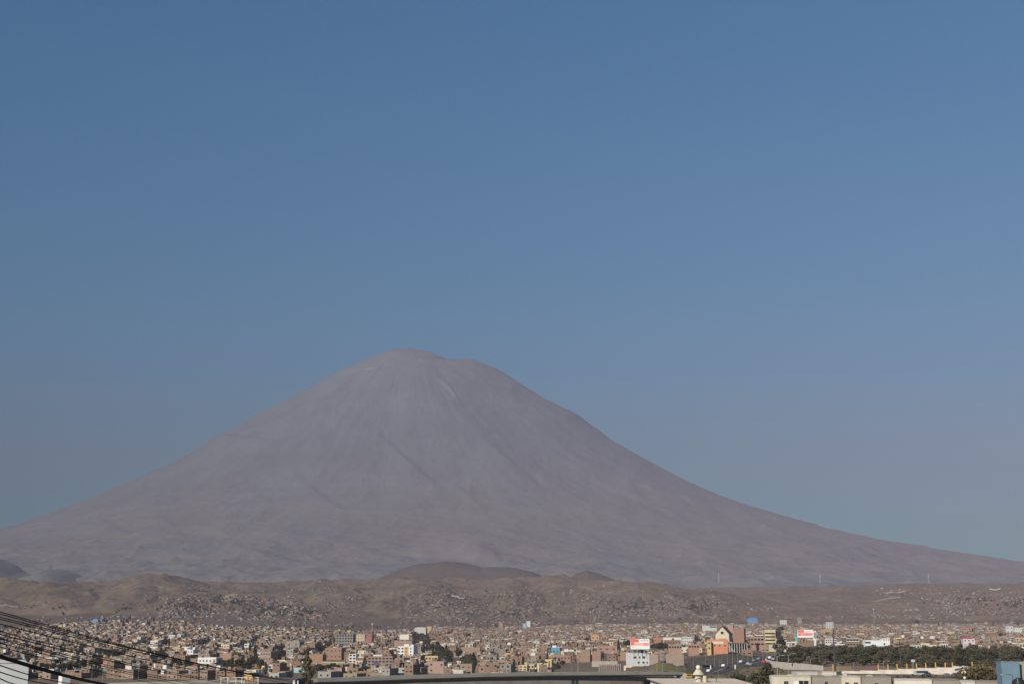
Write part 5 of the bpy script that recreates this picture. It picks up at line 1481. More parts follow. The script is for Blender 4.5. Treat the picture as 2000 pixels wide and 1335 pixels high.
# ---- the houses that show largest, each a thing with its parts
def storey_word(n):
    return {1: 'single-storey', 2: 'two-storey', 3: 'three-storey', 4: 'four-storey'}[int(n)]
_rr = random.Random(9)
NAME_OF = {'bare brick': 'brick_house', 'grey block': 'grey_block_house', 'whitewashed': 'whitewashed_house', 'cream': 'cream_house'}
for i in np.where(single)[0]:
    col = tuple(float(v) for v in _pal0[hcol[i]])
    key = min(COLOR_WORD, key=lambda c: sum(abs(a - b) for a, b in zip(c, col)))
    word = COLOR_WORD[key]
    w, d, h, st = HS[i, 2], HS[i, 3], hh[i], int(HS[i, 4])
    x, y = rot(hx[i], hy[i], hphi[i], 0, -d / 2)
    t = thing(NAME_OF.get(word, word.replace(' ', '_') + '_house'), '', 'house', (x, y, hz_[i]), hphi[i], 'houses of the city plain')
    wm = wallmat(key)
    m = MB(); m.box(-w / 2, w / 2, 0, d, -2.5, h, wm)
    m.build('wall', None, t)
    feat = _rr.choice(['plain', 'room', 'columns', 'tank', 'sheet', 'parapet'])
    roof_part(t, w, d, h, wm, {'parapet': 1.0, 'columns': 0.0}.get(feat, 0.4))
    extra = ''
    if feat == 'room':
        rw = w * _rr.uniform(.3, .5); ox = _rr.choice([-1, 1]) * (w - rw) * .45
        rm_ = wallmat(_rr.choice(BRICK + WHITES))
        bp(t, 'roof_room', [(ox - rw / 2, ox + rw / 2, d * .3, d * .7, h + .11, h + 2.6)], rm_); extra = ' with roof room'
    elif feat == 'columns':
        for a in (-1, 1):
            for b2 in (0.35, d - .35):
                bp(t, 'column', [(a * (w / 2 - .3) - .16, a * (w / 2 - .3) + .16, b2 - .16, b2 + .16, h + .0, h + 1.7)], M_CONC)
        extra = ' with roof columns'
    elif feat == 'tank':
        q = MB(); q.lathe([(.55, 0), (.6, .1), (.6, 1.1), (.4, 1.4), (.15, 1.5)], M_TANK if _rr.random() < .6 else M_WHITE, 10)
        q.build('water_tank', None, t, (w * _rr.uniform(-.3, .3), d * .3, h + .11)); extra = ' with roof tank'
    elif feat == 'sheet':
        bp(t, 'sheet_roof', [(-w * .45, w * .2, d * .1, d * .6, h + 1.9, h + 2.0), (-w * .44, -w * .42, d * .12, d * .14, h + .1, h + 1.9), (w * .17, w * .19, d * .12, d * .14, h + .1, h + 1.9)], M_SHEET); extra = ' with sheet roof'
    kd = 'hole' if word in ('bare brick', 'grey block') and _rr.random() < .7 else 'w'
    nc = max(2, int(w / 3.3))
    for f in range(st):
        for c_ in range(nc):
            if _rr.random() < .85:
                add_window(t, -w / 2 + w * (c_ + .5) / nc + _rr.uniform(-.2, .2), 0, f * 2.55 + 1.55, _rr.uniform(0.9, 1.5), _rr.uniform(0.9, 1.3), 0, kd)
    label_later(t, '%s %s house%s' % (word, storey_word(st), extra), hpx[i], hpy[i] - 4)
# ------------------------------------------------------------------ viaduct
def ribbon(name, pts, halfw, m, lift=0.12, step=12.0):
    """A road or path laid on the ground along a centre line of (x, y)."""
    P = [Vector((p[0], p[1])) for p in pts]
    line = []
    for a, b in zip(P[:-1], P[1:]):
        n = max(1, int((b - a).length / step))
        for k in range(n):
            line.append(a + (b - a) * k / n)
    line.append(P[-1])
    b = MB()
    prev = None
    for i, p in enumerate(line):
        t = (line[min(i + 1, len(line) - 1)] - line[max(i - 1, 0)]).normalized()
        nrm = Vector((-t.y, t.x))
        row = [(q.x, q.y, gz(q.x, q.y) + lift) for q in (p + nrm * halfw, p, p - nrm * halfw)]
        if prev:
            for k in range(2):
                b.quad([prev[k], row[k], row[k + 1], prev[k + 1]], m)
        prev = row
    o = b.build(name, m)
    return structure(o)

VIA = [(-250, 1345, 430), (60, 1339, 445), (270, 1333.5, 455), (400, 1329.5, 462), (620, 1325, 478), (720, 1322.5, 490), (820, 1318.6, 502), (950, 1315, 518), (1080, 1312.6, 535), (1240, 1311.5, 556), (1334, 1311.5, 570)]
vt = thing('viaduct', 'long grey concrete viaduct with a light parapet crossing in front of the city', 'viaduct', at(820, 1335, 505))
vo = vt.location
pts = [at(*p) for p in VIA]
def sweep(name, sec, m, parent, origin, pts, var=None):
    """Sweep a cross section (across, up) along a 3-D line."""
    b = MB()
    rows = []
    for i, p in enumerate(pts):
        t = (pts[min(i + 1, len(pts) - 1)] - pts[max(i - 1, 0)]); t.z = 0; t.normalize()
        n = Vector((t.y, -t.x, 0))                      # towards the lens
        rows.append([p + n * a + Vector((0, 0, (u * (var[i] if (var and u < -0.9) else 1.0)))) - origin for a, u in sec])
    k = len(sec)
    for i in range(len(rows) - 1):
        for j in range(k):
            b.quad([rows[i][j], rows[i][(j + 1) % k], rows[i + 1][(j + 1) % k], rows[i + 1][j]][::-1], m)
    b.quad(rows[0], m); b.quad(rows[-1][::-1], m)
    return b.build(name, m, parent)
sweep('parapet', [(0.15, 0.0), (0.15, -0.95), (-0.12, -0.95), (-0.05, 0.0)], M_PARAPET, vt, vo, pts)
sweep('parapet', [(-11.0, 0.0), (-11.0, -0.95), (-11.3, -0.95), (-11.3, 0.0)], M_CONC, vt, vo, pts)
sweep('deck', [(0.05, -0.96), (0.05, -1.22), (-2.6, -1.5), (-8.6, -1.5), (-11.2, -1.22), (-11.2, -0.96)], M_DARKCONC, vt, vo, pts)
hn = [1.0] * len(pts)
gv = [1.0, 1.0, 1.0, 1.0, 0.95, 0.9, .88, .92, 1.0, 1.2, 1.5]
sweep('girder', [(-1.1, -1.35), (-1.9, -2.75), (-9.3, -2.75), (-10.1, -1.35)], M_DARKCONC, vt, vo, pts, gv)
for px, w in ((1120, .55), (1128, .55)):
    p = at(px, 1330, 541)
    z1 = at(px, 1325, 541).z - 0.02; z0 = gz(p.x, 541 + 4) - .5
    m = MB(); m.lathe([(w, z0), (w, z1)], M_CONC, 12, (p.x - vo.x, 541 + 4 - vo.y, -vo.z))
    m.build('pier', None, vt)
p = at(1266, 1330, 566)
m = MB(); m.box(-1.3, 1.3, -1, 3, gz(p.x, 566) - p.z - .5, at(1266, 1327.2, 566).z - p.z - .3, M_DARKCONC, 0, p - vo); m.build('pier', None, vt)
p = at(1331, 1320, 571)
m = MB(); m.box(-1.2, 1.6, -1.2, 11, gz(p.x, 571) - p.z - .5, at(1331, 1313.5, 571).z - p.z, M_CONC, 0.05, p - vo); m.build('abutment', None, vt)
LAND.append(('viaduct', 600, 1330)); LAND.append(('right end of the viaduct', 1320, 1318))
pw = [(560, 1334, 600), (820, 1330, 610), (1000, 1324.5, 622), (1192, 1323.5, 634)]
rp = [at(*q) for q in pw]
rt = thing('retaining_wall', 'smooth grey concrete retaining wall seen under the viaduct girder', 'wall', rp[1])
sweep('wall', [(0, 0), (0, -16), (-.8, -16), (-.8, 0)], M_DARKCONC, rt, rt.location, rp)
for q, (a, b) in enumerate(zip(rp[:-1], rp[1:])):
    pass

# ------------------------------------------------------------------ highway, fields and perimeter wall
def gp(px, py):
    Y = depth_of(px, py)
    return at(px, py, Y)
hw = [(at(1290, 1300, 700).x, 690), (at(1350, 1300, 760).x, 760), (at(1405, 1300, 815).x, 815), (at(1452, 1300, 858).x, 858), (at(1492, 1300, 905).x, 905), (at(1520, 1300, 960).x, 960), (at(1548, 1300, 1060).x, 1060)]
ribbon('highway', hw, 9.5, M_ASPHALT, 0.30)
wl = mat('road_paint', (0.75, 0.75, 0.72), 0.7)
ribbon('lane_marking', hw, 0.12, wl, 0.32)
ribbon('dirt_road', [(at(1560, 1316, 545).x, 538), (at(1700, 1316, 540).x, 535), (at(1900, 1316, 530).x, 531), (at(2040, 1316, 530).x, 531)], 4.0, mat('packed_dirt', (0.20, 0.17, 0.14), 0.95, 0.2, 0.1))
def patch(name, corners, m, lift=0.06, n=10):
    """A patch of field or verge lying on the ground between four (px, depth) corners."""
    c = [Vector((at(px, 1300, Y).x, Y)) for px, Y in corners]
    b = MB()
    rows = []
    for i in range(n + 1):
        a, d = c[0].lerp(c[3], i / n), c[1].lerp(c[2], i / n)
        rows.append([a.lerp(d, j / n) for j in range(n + 1)])
    for i in range(n):
        for j in range(n):
            b.quad([(q.x, q.y, gz(q.x, q.y) + lift) for q in (rows[i][j], rows[i][j + 1], rows[i + 1][j + 1], rows[i + 1][j])], m)
    return structure(b.build(name, m))
m_ochre = mat('dry_grass', (0.19, 0.145, 0.065), 0.95, 0.3, 0.08)
m_tan = mat('tan_field', (0.27, 0.185, 0.105), 0.95, 0.25, 0.06)
m_olive = mat('olive_grass', (0.14, 0.125, 0.05), 0.95, 0.35, 0.08)
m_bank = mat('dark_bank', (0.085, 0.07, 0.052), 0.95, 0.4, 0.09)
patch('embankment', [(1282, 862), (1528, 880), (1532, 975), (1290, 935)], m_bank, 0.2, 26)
patch('roadside', [(1345, 700), (1482, 815), (1512, 880), (1340, 862)], mat('roadside_grass', (0.075, 0.072, 0.036), 0.95, 0.4, 0.08), 0.14, 20)
m_rust = mat('rusty_earth', (0.20, 0.125, 0.085), 0.95, 0.3, 0.05)
patch('field', [(1606, 605), (1668, 600), (1662, 800), (1600, 800)], m_tan)
patch('field', [(1672, 598), (1740, 592), (1730, 790), (1668, 800)], m_rust)
patch('field', [(1740, 592), (1880, 580), (1880, 720), (1735, 780)], mat('brown_field', (0.17, 0.115, 0.085), 0.95, 0.3, 0.05))
patch('verge', [(1385, 560), (1470, 560), (1470, 690), (1390, 700)], m_ochre)
patch('verge', [(1470, 560), (1625, 540), (1600, 640), (1475, 790)], m_olive)
patch('verge', [(1272, 770), (1330, 700), (1335, 850), (1285, 880)], m_olive)

# white stepped perimeter wall: a run of straight panels, each stepping down
wt = thing('perimeter_wall', 'white stepped perimeter wall curving in front of the dark tree belt', 'wall', gp(1550, 1303))
runs = [(1508, 1281.5, 1290, 1060), (1500, 1281, 1292, 1000), (1494, 1284, 1296.5, 905), (1497, 1287, 1298, 880), (1502, 1288.6, 1299, 860), (1508, 1290, 1300, 840), (1515, 1290.8, 1301, 815), (1527, 1291.8, 1302, 790), (1539, 1293, 1303, 765), (1552, 1294.2, 1303.8, 745), (1564, 1294.2, 1305, 720), (1577, 1296, 1306, 700), (1589, 1297.2, 1307, 680), (1606, 1298.6, 1308, 655)]
mw = mat('chalky_wall', (0.53, 0.475, 0.41), 0.85, 0.26, 0.35)
def wall_panel(parent, a, b, ztop, zbot, th=0.25, m=None, name='wall_panel'):
    d = Vector((b.x - a.x, b.y - a.y, 0)); L = d.length
    q = MB(); q.box(0, L - 0.01, 0, th, zbot, ztop, m or mw)
    o = q.build(name, None, parent)
    o.location = Vector((a.x, a.y, 0)) - parent.location; o.location.z = 0 - parent.location.z
    o.rotation_euler = (0, 0, math.atan2(d.y, d.x))
    return o
for (a, b) in zip(runs[:-1], runs[1:]):
    A, Bp = at(a[0], a[1], a[3]), at(b[0], b[1], b[3])
    wall_panel(wt, A, Bp, (A.z + Bp.z) / 2, min(gz(A.x, A.y), gz(Bp.x, Bp.y)) - .4)
LAND.append(('white stepped wall', 1550, 1297))
wt2 = thing('boundary_wall', 'long straight whitewashed boundary wall with yellow posts behind the minibus', 'wall', gp(1750, 1312))
segs = [(1604, 1310, 590), (1624, 1310.2, 584), (1645, 1310, 578), (1680, 1309, 574), (1716, 1308, 570), (1754, 1306, 567), (1792, 1304.5, 564), (1829, 1303, 561), (1862, 1302, 558), (1893, 1301.5, 556)]
for (a, b) in zip(segs[:-1], segs[1:]):
    A, Bp = at(*a), at(*b)
    wall_panel(wt2, A, Bp, (A.z + Bp.z) / 2, min(gz(A.x, A.y), gz(Bp.x, Bp.y)) - .4)
for k, px in enumerate((1864, 1870, 1876, 1882, 1887)):
    A = at(px, 1300 + (k % 3) * .6, 556)
    bp_ = MB(); bp_.box(-.6, .6, 0.02, .22, at(px, 1302.2, 556).z - A.z, 0.15, mw); bp_.build('broken_block', None, wt2, A - wt2.location)
LAND.append(('long boundary wall', 1750, 1310))
m_ypost = mat('yellow_post', (0.62, 0.36, 0.06), 0.7)
for px, yt, yb, Y in ((1627.5, 1297, 1309.5, 585), (1716, 1297, 1308, 570), (1735, 1297, 1307.5, 569), (1753, 1296, 1306.2, 568), (1772, 1295.5, 1305.5, 567), (1791, 1295, 1304.6, 565), (1809, 1294.5, 1304, 563), (1828, 1293.5, 1303.2, 562), (1847, 1293.5, 1302.5, 560), (1861, 1293, 1302, 559), (1899.5, 1292, 1298, 580)):
    A, T = at(px, yb, Y), at(px, yt, Y)
    t = thing('yellow_post', '', 'post', (A.x, Y + .4, gz(A.x, Y)), 0, 'yellow posts along the boundary wall')
    h = T.z - gz(A.x, Y)
    bp(t, 'shaft', [(-.17, .17, -.17, .17, 0, h)], m_ypost); bp(t, 'cap', [(-.2, .2, -.2, .2, h, h + .12)], M_CONC)
    label_later(t, 'yellow concrete post standing behind the wall', px, yt)

# ------------------------------------------------------------------ vehicles
def wheel_mesh():
    if 'wheel' not in _UNIT:
        b = MB()
        n = 12
        for k in range(n):
            a0, a1 = 2 * math.pi * k / n, 2 * math.pi * (k + 1) / n
            P = lambda r, q, y: (r * math.cos(q), y, r * math.sin(q))
            b.quad([P(1, a0, -.3), P(1, a1, -.3), P(1, a1, .3), P(1, a0, .3)], M_BLACK)
            for y in (-.3, .3):
                b.quad([P(1, a0, y), P(1, a1, y), P(.55, a1, y * .9), P(.55, a0, y * .9)], M_BLACK)
                b.quad([P(.55, a0, y * .9), P(.55, a1, y * .9), (0, y * .85, 0)], M_STEEL)
        _UNIT['wheel'] = b.mesh('wheel')
    return _UNIT['wheel']
def car(name, label, cat, x, y, rz, L, W, H, col, kind='car', z=None, group=None):
    z = (gz(x, y) + .31) if z is None else z
    t = thing(name, label, cat, (x, y, z), rz, group)
    pm_ = mat('car_paint_%02d_%02d_%02d' % tuple(int(c * 99) for c in col), col, 0.35, 0.05, 0.5)
    if kind == 'car':
        prof = [(-.5, .28), (-.5, .55), (-.36, .62), (-.24, .95), (.18, 1.0), (.33, .64), (.48, .56), (.5, .3)]
    else:
        prof = [(-.5, .2), (-.5, .92), (-.47, 1.0), (.40, 1.0), (.47, .62), (.5, .5), (.5, .22)]
    b = MB()
    F_ = [(u * L, -W / 2, v * H) for u, v in prof]; K = [(x_, W / 2, z_) for x_, _, z_ in F_]
    b.quad(F_, pm_); b.quad(K[::-1], pm_)
    for i in range(len(prof)):
        j = (i + 1) % len(prof)
        b.quad([F_[i], K[i], K[j], F_[j]][::-1], pm_)
    b.build('body', None, t)
    z0, z1 = (.64, .92) if kind == 'car' else (.55, .90)
    u0, u1 = (-.30, .24) if kind == 'car' else (-.46, .38)
    for s in (-1, 1):
        q = MB()
        yv = s * (W / 2 + .012)
        q.quad([(u0 * L, yv, z0 * H), (u1 * L, yv, z0 * H), ((u1 - .08) * L, yv, z1 * H), ((u0 + .05) * L, yv, z1 * H)], M_GLASS)
        q.build('side_window', None, t)
        for u in (-.32, .32):
            o = link('wheel', wheel_mesh(), t, (u * L, s * (W / 2 - .1), .15 * H + .1)); r = .2 * H if kind == 'car' else .17 * H
            o.scale = (r, .35, r); o.location.z = r - .0
    q = MB()
    q.quad([(.5 * L + .01, -W * .42, .45 * H), (.5 * L + .01, W * .42, .45 * H), (.5 * L + .01, W * .42, .52 * H), (.5 * L + .01, -W * .42, .52 * H)], M_WHITE)
    q.build('headlight', None, t)
    return t
A = at(1797, 1317, 536)
t = car('minibus', 'white and green minibus with dark side windows driving along the white boundary wall', 'minibus', A.x, 533, math.radians(2), 5.6, 2.0, 1.95, (0.42, 0.48, 0.40), 'van')
bp(t, 'side_stripe', [(-2.6, 2.0, -1.03, -1.01, .5, .85)], mat('blue_grey_stripe', (0.25, 0.30, 0.38), 0.5))
LAND.append(('minibus', 1797, 1313))
car('grey_car', 'dark blue grey car just ahead of the minibus', 'car', at(1812, 1317, 530).x, 530, math.radians(4), 3.6, 1.6, 1.25, (0.07, 0.08, 0.11))
car('silver_car', 'grey violet car parked at the wall, left one of two near the brown tree', 'car', at(1852, 1315, 528).x, 530, math.radians(178), 3.0, 1.5, 1.05, (0.17, 0.15, 0.18))
car('dark_car', 'dark grey car parked at the wall beside the flowering brown tree', 'car', at(1869, 1315, 528).x, 530, math.radians(178), 3.2, 1.5, 1.15, (0.11, 0.10, 0.13))
def hw_pt(t, off):
    n = len(hw) - 1
    i = min(int(t * n), n - 1); f = t * n - i
    a, b = Vector(hw[i]), Vector(hw[i + 1])
    p = a.lerp(b, f); d = (b - a).normalized()
    return p + Vector((d.y, -d.x)) * off, math.atan2(d.y, d.x)
for k, (u, off, col, nm) in enumerate([(.42, -5, (0.7, 0.7, 0.7), 'white'), (.50, 3, (0.32, 0.32, 0.34), 'grey'), (.56, -6, (0.5, 0.5, 0.52), 'silver'), (.60, 5, (0.5, 0.04, 0.05), 'red'), (.64, -4, (0.06, 0.07, 0.09), 'black'), (.36, 2, (0.05, 0.05, 0.06), 'black'),
                                       (.70, -5, (0.12, 0.13, 0.15), 'dark'), (.74, 2, (0.3, 0.3, 0.32), 'grey'), (.79, -3, (0.7, 0.7, 0.7), 'white'), (.84, 4, (0.1, 0.1, 0.12), 'dark'), (.47, 7, (0.2, 0.2, 0.22), 'grey'), (.30, -3, (0.6, 0.6, 0.6), 'silver')]):
    p, r = hw_pt(u, off)
    t = car(nm + '_car', '', 'car', p.x, p.y, r + (math.pi if off < 0 else 0), 4.3, 1.75, 1.5, col, group='cars on the highway')
    q = proj(p.x, p.y, gz(p.x, p.y))
    label_later(t, nm + ' car driving on the highway', q[0], q[1])
A = at(1345, 1308, 690)
t = car('yellow_truck', 'bright yellow truck beside the highway near the viaduct end', 'truck', A.x, 690, 0.2, 2.6, 1.9, 1.9, (0.62, 0.36, 0.03), 'van', group=None)
LAND.append(('yellow truck', 1345, 1305))
# bus shelter with glossy roof, white totems
A = gp(1382, 1304)
t = thing('bus_shelter', 'long dark glossy roofed bus shelter beside the highway behind the roof tank', 'shelter', A)
bp(t, 'roof', [(-3.6, 3.6, -1.2, 1.2, 1.9, 2.05)], mat('dark_polycarbonate', (0.05, 0.06, 0.08), 0.2))
for x in (-3.2, 0, 3.2):
    bp(t, 'post', [(x - .08, x + .08, .8, .96, 0, 1.9)], M_STEEL)
bp(t, 'back_panel', [(-3.4, 3.4, 1.0, 1.06, .4, 1.7)], mat('dark_polycarbonate', (0.05, 0.06, 0.08), 0.2))
for px, py in ((1388, 1306), (1436, 1305)):
    A = gp(px, py)
    t = thing('totem', '', 'totem', A, 0, 'white totems beside the highway')
    bp(t, 'shaft', [(-.32, .32, -.2, .2, -.3, 2.1)], M_WHITE); bp(t, 'head', [(-.36, .36, -.24, .24, 2.1, 2.3)], M_STEEL)
    label_later(t, 'white upright totem at the highway edge', px, py)

# ------------------------------------------------------------------ poles and lamps
def lamp_parts(h, arm, m=mat('dull_steel', (0.30, 0.295, 0.285), 0.7, 0.12, 2.0)):
    a = MB(); a.tube([(0, 0, -.3), (0, 0, h)], .085, m, 6, .05)
    b = MB(); b.tube([(0, 0, h - .1), (arm * .5, 0, h + .25), (arm, 0, h + .3)], .045, m, 5)
    c = MB(); c.box(arm - .05, arm + .6, -.14, .14, h + .2, h + .34, m)
    return a.mesh('shaft'), b.mesh('arm'), c.mesh('lamp_head')
LP = {}
def street_lamp(px, yt, yb, Y=None, arm=1.6, rz=0.0):
    Y = Y or depth_of(px, yb)
    A = at(px, yb, Y); zg = gz(A.x, Y)
    h = at(px, yt, Y).z - zg
    k = (round(h), arm)
    if k not in LP:
        LP[k] = lamp_parts(k[0], arm)
    t = thing('street_lamp', '', 'lamp post', (A.x, Y, zg), rz, 'street lamps around the highway and viaduct')
    for n_, me in zip(('shaft', 'arm', 'lamp_head'), LP[k]):
        link(n_, me, t)
    label_later(t, 'thin grey lamp post', px, (yt + yb) / 2)
for px, yt, yb in ((1354, 1278, 1303), (1379, 1277, 1302), (1396, 1275, 1301), (1405, 1287, 1300), (1410, 1273, 1299), (1421, 1273, 1298), (1431, 1272, 1297), (1441, 1270, 1296), (1451, 1268, 1294), (1461, 1267, 1293), (1470, 1266, 1292), (1490, 1262, 1290), (1498, 1258, 1290), (1507, 1256, 1288), (1513, 1250, 1287),
                   (1275, 1287, 1309), (1283, 1286, 1309), (1294, 1284, 1310), (1321, 1287, 1309), (1336, 1292, 1309), (1258, 1290, 1310), (1403, 1306, 1324), (1532, 1268, 1284), (1540, 1266, 1284), (1555, 1272, 1286)):
    street_lamp(px, yt, yb, rz=0.3)
for px, yt, yb, Y in ((1519, 1277, 1319, 330), (1541, 1281, 1318, 345), (1584, 1284, 1309, 500), (1638, 1292, 1310, 590), (1668, 1292, 1309, 590), (1608, 1292, 1308, 620), (1782, 1287, 1305, 570), (1727, 1290, 1320, 420)):
    street_lamp(px, yt, yb, Y, arm=1.2, rz=0.2)
for px, yt, yb in ((75, 1312, 1334), (78, 1296, 1312), (154, 1291, 1317), (174, 1297, 1322), (179, 1296, 1328), (200, 1296, 1330), (252, 1293, 1318), (270, 1300, 1325), (276, 1292, 1319), (300, 1300, 1322), (316, 1295, 1318), (347, 1300, 1318), (385, 1297, 1318), (528, 1298, 1317), (547, 1288, 1314), (615, 1290, 1318), (673, 1296, 1318), (705, 1300, 1318), (712, 1300, 1318), (729, 1302, 1318), (751, 1300, 1317), (776, 1286, 1317), (782, 1286, 1316), (787, 1290, 1317),
                   (820, 1234, 1258), (823, 1232, 1257), (833, 1236, 1246), (862, 1290, 1316), (866, 1282, 1316), (890, 1262, 1290), (869, 1296, 1316), (934, 1298, 1314), (943, 1298, 1314), (954, 1292, 1314), (1001, 1294, 1313), (1040, 1290, 1312), (1071, 1285, 1311), (1072, 1262, 1290), (1130, 1276, 1311), (1128, 1285, 1312), (1117, 1290, 1311), (1430, 1232, 1262), (1403, 1246, 1268), (1357, 1244, 1266), (1362, 1246, 1266)):
    street_lamp(px, yt, yb, arm=1.2)
def dark_pole(px, yt, yb, Y, r, label, lean=0.0):
    A = at(px, yb, Y); zg = gz(A.x, Y)
    h = at(px, yt, Y).z - zg
    t = thing('utility_pole', label, 'utility pole', (A.x, Y, zg))
    q = MB(); q.tube([(0, 0, -.3), (0, 0, h)], r, mat('tarred_steel', (0.05, 0.05, 0.055), 0.6), 8, r * .5); q.build('shaft', None, t)
    for z in (h - .8, h - 2.0, h - 3.2):
        bp(t, 'crossarm', [(-.7, .7, -.06, .06, z, z + .1)], mat('tarred_steel', (0.05, 0.05, 0.055), 0.6))
        for x in (-.6, .6):
            q = MB(); q.lathe([(.05, 0), (.09, .06), (.05, .12), (.09, .18), (.04, .26)], M_GLASS, 6); q.build('insulator', None, t, (x, 0, z + .1))
dark_pole(1631, 1228, 1309, 582, .42, 'tall black utility pole, the left of two, rising through the tree belt')
dark_pole(1760, 1248, 1304, 568, .32, 'shorter black utility pole, the right of two, behind the white wall')
LAND.append(('tall black pole', 1631, 1270)); LAND.append(('shorter black pole', 1760, 1275))
A = at(1783, 1287, 566)
t = thing('sign_board', 'small pale sign board on a thin post behind the boundary wall', 'sign', (A.x, 566, gz(A.x, 566)))
h = A.z - gz(A.x, 566)
bp(t, 'post', [(-.07, .07, 0, .14, 0, h - .9)], M_STEEL); bp(t, 'board', [(-.7, .7, -.05, .05, h - .9, h)], mat('pale_sign', (0.5, 0.48, 0.42), 0.6))
# far masts
def mast(px, yt, yb, Y, label, w=1.2):
    A = at(px, yb, Y); h = at(px, yt, Y).z - A.z + 3
    t = thing('radio_mast', label, 'mast', (A.x, Y, A.z - 3))
    for a, b in ((-1, -1), (1, -1), (0, 1)):
        q = MB(); q.tube([(a * w, b * w, 0), (a * w * .25, b * w * .25, h)], .28, M_STEEL, 5); q.build('leg', None, t)
    for k in range(1, 6):
        z = h * k / 6; s_ = w * (1 - .75 * k / 6)
        q = MB(); q.tube([(-s_, -s_, z), (s_, -s_, z), (0, s_, z), (-s_, -s_, z)], .16, M_STEEL, 4); q.build('brace', None, t)
    q = MB(); q.lathe([(1.6, 0), (1.7, .3), (1.7, 2.6), (1.4, 3.0)], M_WHITE, 10); q.build('antenna_drum', None, t, (0, 0, h))
mast(727, 1219, 1236, 3000, 'thin white mast with bright drum on top above the red house', .8)
mast(1707.5, 1190, 1214, 3700, 'tall pale radio mast with antennas before the bare right hill', 1.5)
def pylon(px, yt, yb, Y, label):
    A = at(px, yb, Y); h = at(px, yt, Y).z - A.z
    t = thing('pylon', label, 'pylon', (A.x, Y, A.z - 2))
    mp_ = mat('pale_lattice', (0.55, 0.54, 0.52), 0.6)
    for a, b in ((-1, -1), (1, -1), (1, 1), (-1, 1)):
        q = MB(); q.tube([(a * 4, b * 4, 0), (a * .5, b * .5, h)], .38, mp_, 4); q.build('leg', None, t)
    for z, L in ((.7, 7), (.85, 6)):
        q = MB(); q.tube([(-L, 0, h * z), (L, 0, h * z)], .5, mp_, 4); q.build('crossarm', None, t)
    for k in range(1, 5):
        s_ = 4 - 3.5 * k / 5
        q = MB(); q.tube([(-s_, -s_, h * k / 5), (s_, -s_, h * k / 5)], .4, mp_, 4); q.build('brace', None, t)
pylon(1404, 1117, 1136, 7700, 'pale lattice pylon on the mesa, the left and brightest of three')
pylon(1602, 1120, 1138, 7900, 'faint lattice pylon on the mesa, the middle of three')
pylon(1814, 1119, 1138, 7900, 'faint lattice pylon above the right hill, the right of three')
# ------------------------------------------------------------------ trees
tr = random.Random(31)
def put_tree(px, py, hpx, key, group, phrase, Y=None, wide=1.0, label=None):
    """A tree whose foot is at photograph pixel (px, py), hpx pixels tall."""
    Y = Y or depth_of(px, py)
    x = at(px, py, Y).x
    H = hpx * mpp(Y) + max(0, at(px, py, Y).z - gz(x, Y))
    t = tree({'conifer': 'conifer', 'tall': 'tall_tree', 'poplar': 'poplar_tree'}.get(key, 'tree'), label or '', key, x, Y, H, None, group, None, wide)
    if not label:
        label_later(t, phrase, px, py - hpx / 2)
    return t
tree_kind('ragged', 13.0, 3.0, 'conifer', 1500, 0.36, 'khaki', 1)
# the belt behind the white walls
for row, (Y, n, h0, h1) in enumerate(((755, 30, 4, 5.5), (820, 34, 6, 8), (890, 34, 8, 10.5), (965, 32, 9.5, 12))):
    for k in range(n):
        px = (1535 if Y > 800 else 1560) + 480 * (k + tr.uniform(-.35, .35)) / n
        if Y < 800 and (1600 < px < 1740 and tr.random() < .45): continue
        x = at(px, 1300, Y).x + tr.uniform(-2, 2); y = Y + tr.uniform(-22, 22)
        key = tr.choice(['round', 'olive', 'olive', 'olive', 'round'])
        t = tree('tree', 'dense %s green tree in the belt behind the white walls' % ('dull' if key in ('round',) else 'olive'), key, x, y, tr.uniform(h0, h1) * (1.25 if key == 'poplar' else 1.0), None, 'trees of the belt behind the white walls', wide=tr.uniform(1.05, 1.4))
for k in range(46):
    px = 1560 + 470 * (k + tr.uniform(-.4, .4)) / 46
    if 1600 < px < 1745: continue
    Y = tr.uniform(700, 760)
    tree('shrub', 'low olive bush at the near edge of the tree belt', 'olive', at(px, 1300, Y).x, Y, tr.uniform(2.6, 4.4), None, 'bushes along the tree belt', wide=tr.uniform(1.3, 2.0))
LAND.append(('tree belt', 1800, 1280))
# the green grove on the slope
for k in range(105):
    py = 1240 + 72 * (k + tr.random()) / 105
    gl = np.interp(py, [1236, 1262, 1285, 1305, 1316], [802, 808, 845, 884, 914]); gr = np.interp(py, [1236, 1262, 1285, 1305, 1316], [840, 845, 897, 922, 942])
    px = tr.uniform(gl, gr)
    if 885 < px < 912 and py > 1287: continue
    Y = depth_of(px, py)
    x = at(px, py, Y).x
    key = tr.choice(['round', 'round', 'tall', 'olive'])
    tree('tree', 'dark leafy tree in the green grove running down the slope', key, x, Y + tr.uniform(-15, 15), tr.uniform(7.5, 11) * (1.2 if key == 'tall' else 1), None, 'trees of the green grove', wide=tr.uniform(1, 1.3))
LAND.append(('green grove', 850, 1275))
patch('lawn', [(885, 1090), (908, 1090), (905, 1170), (888, 1170)], m_olive)
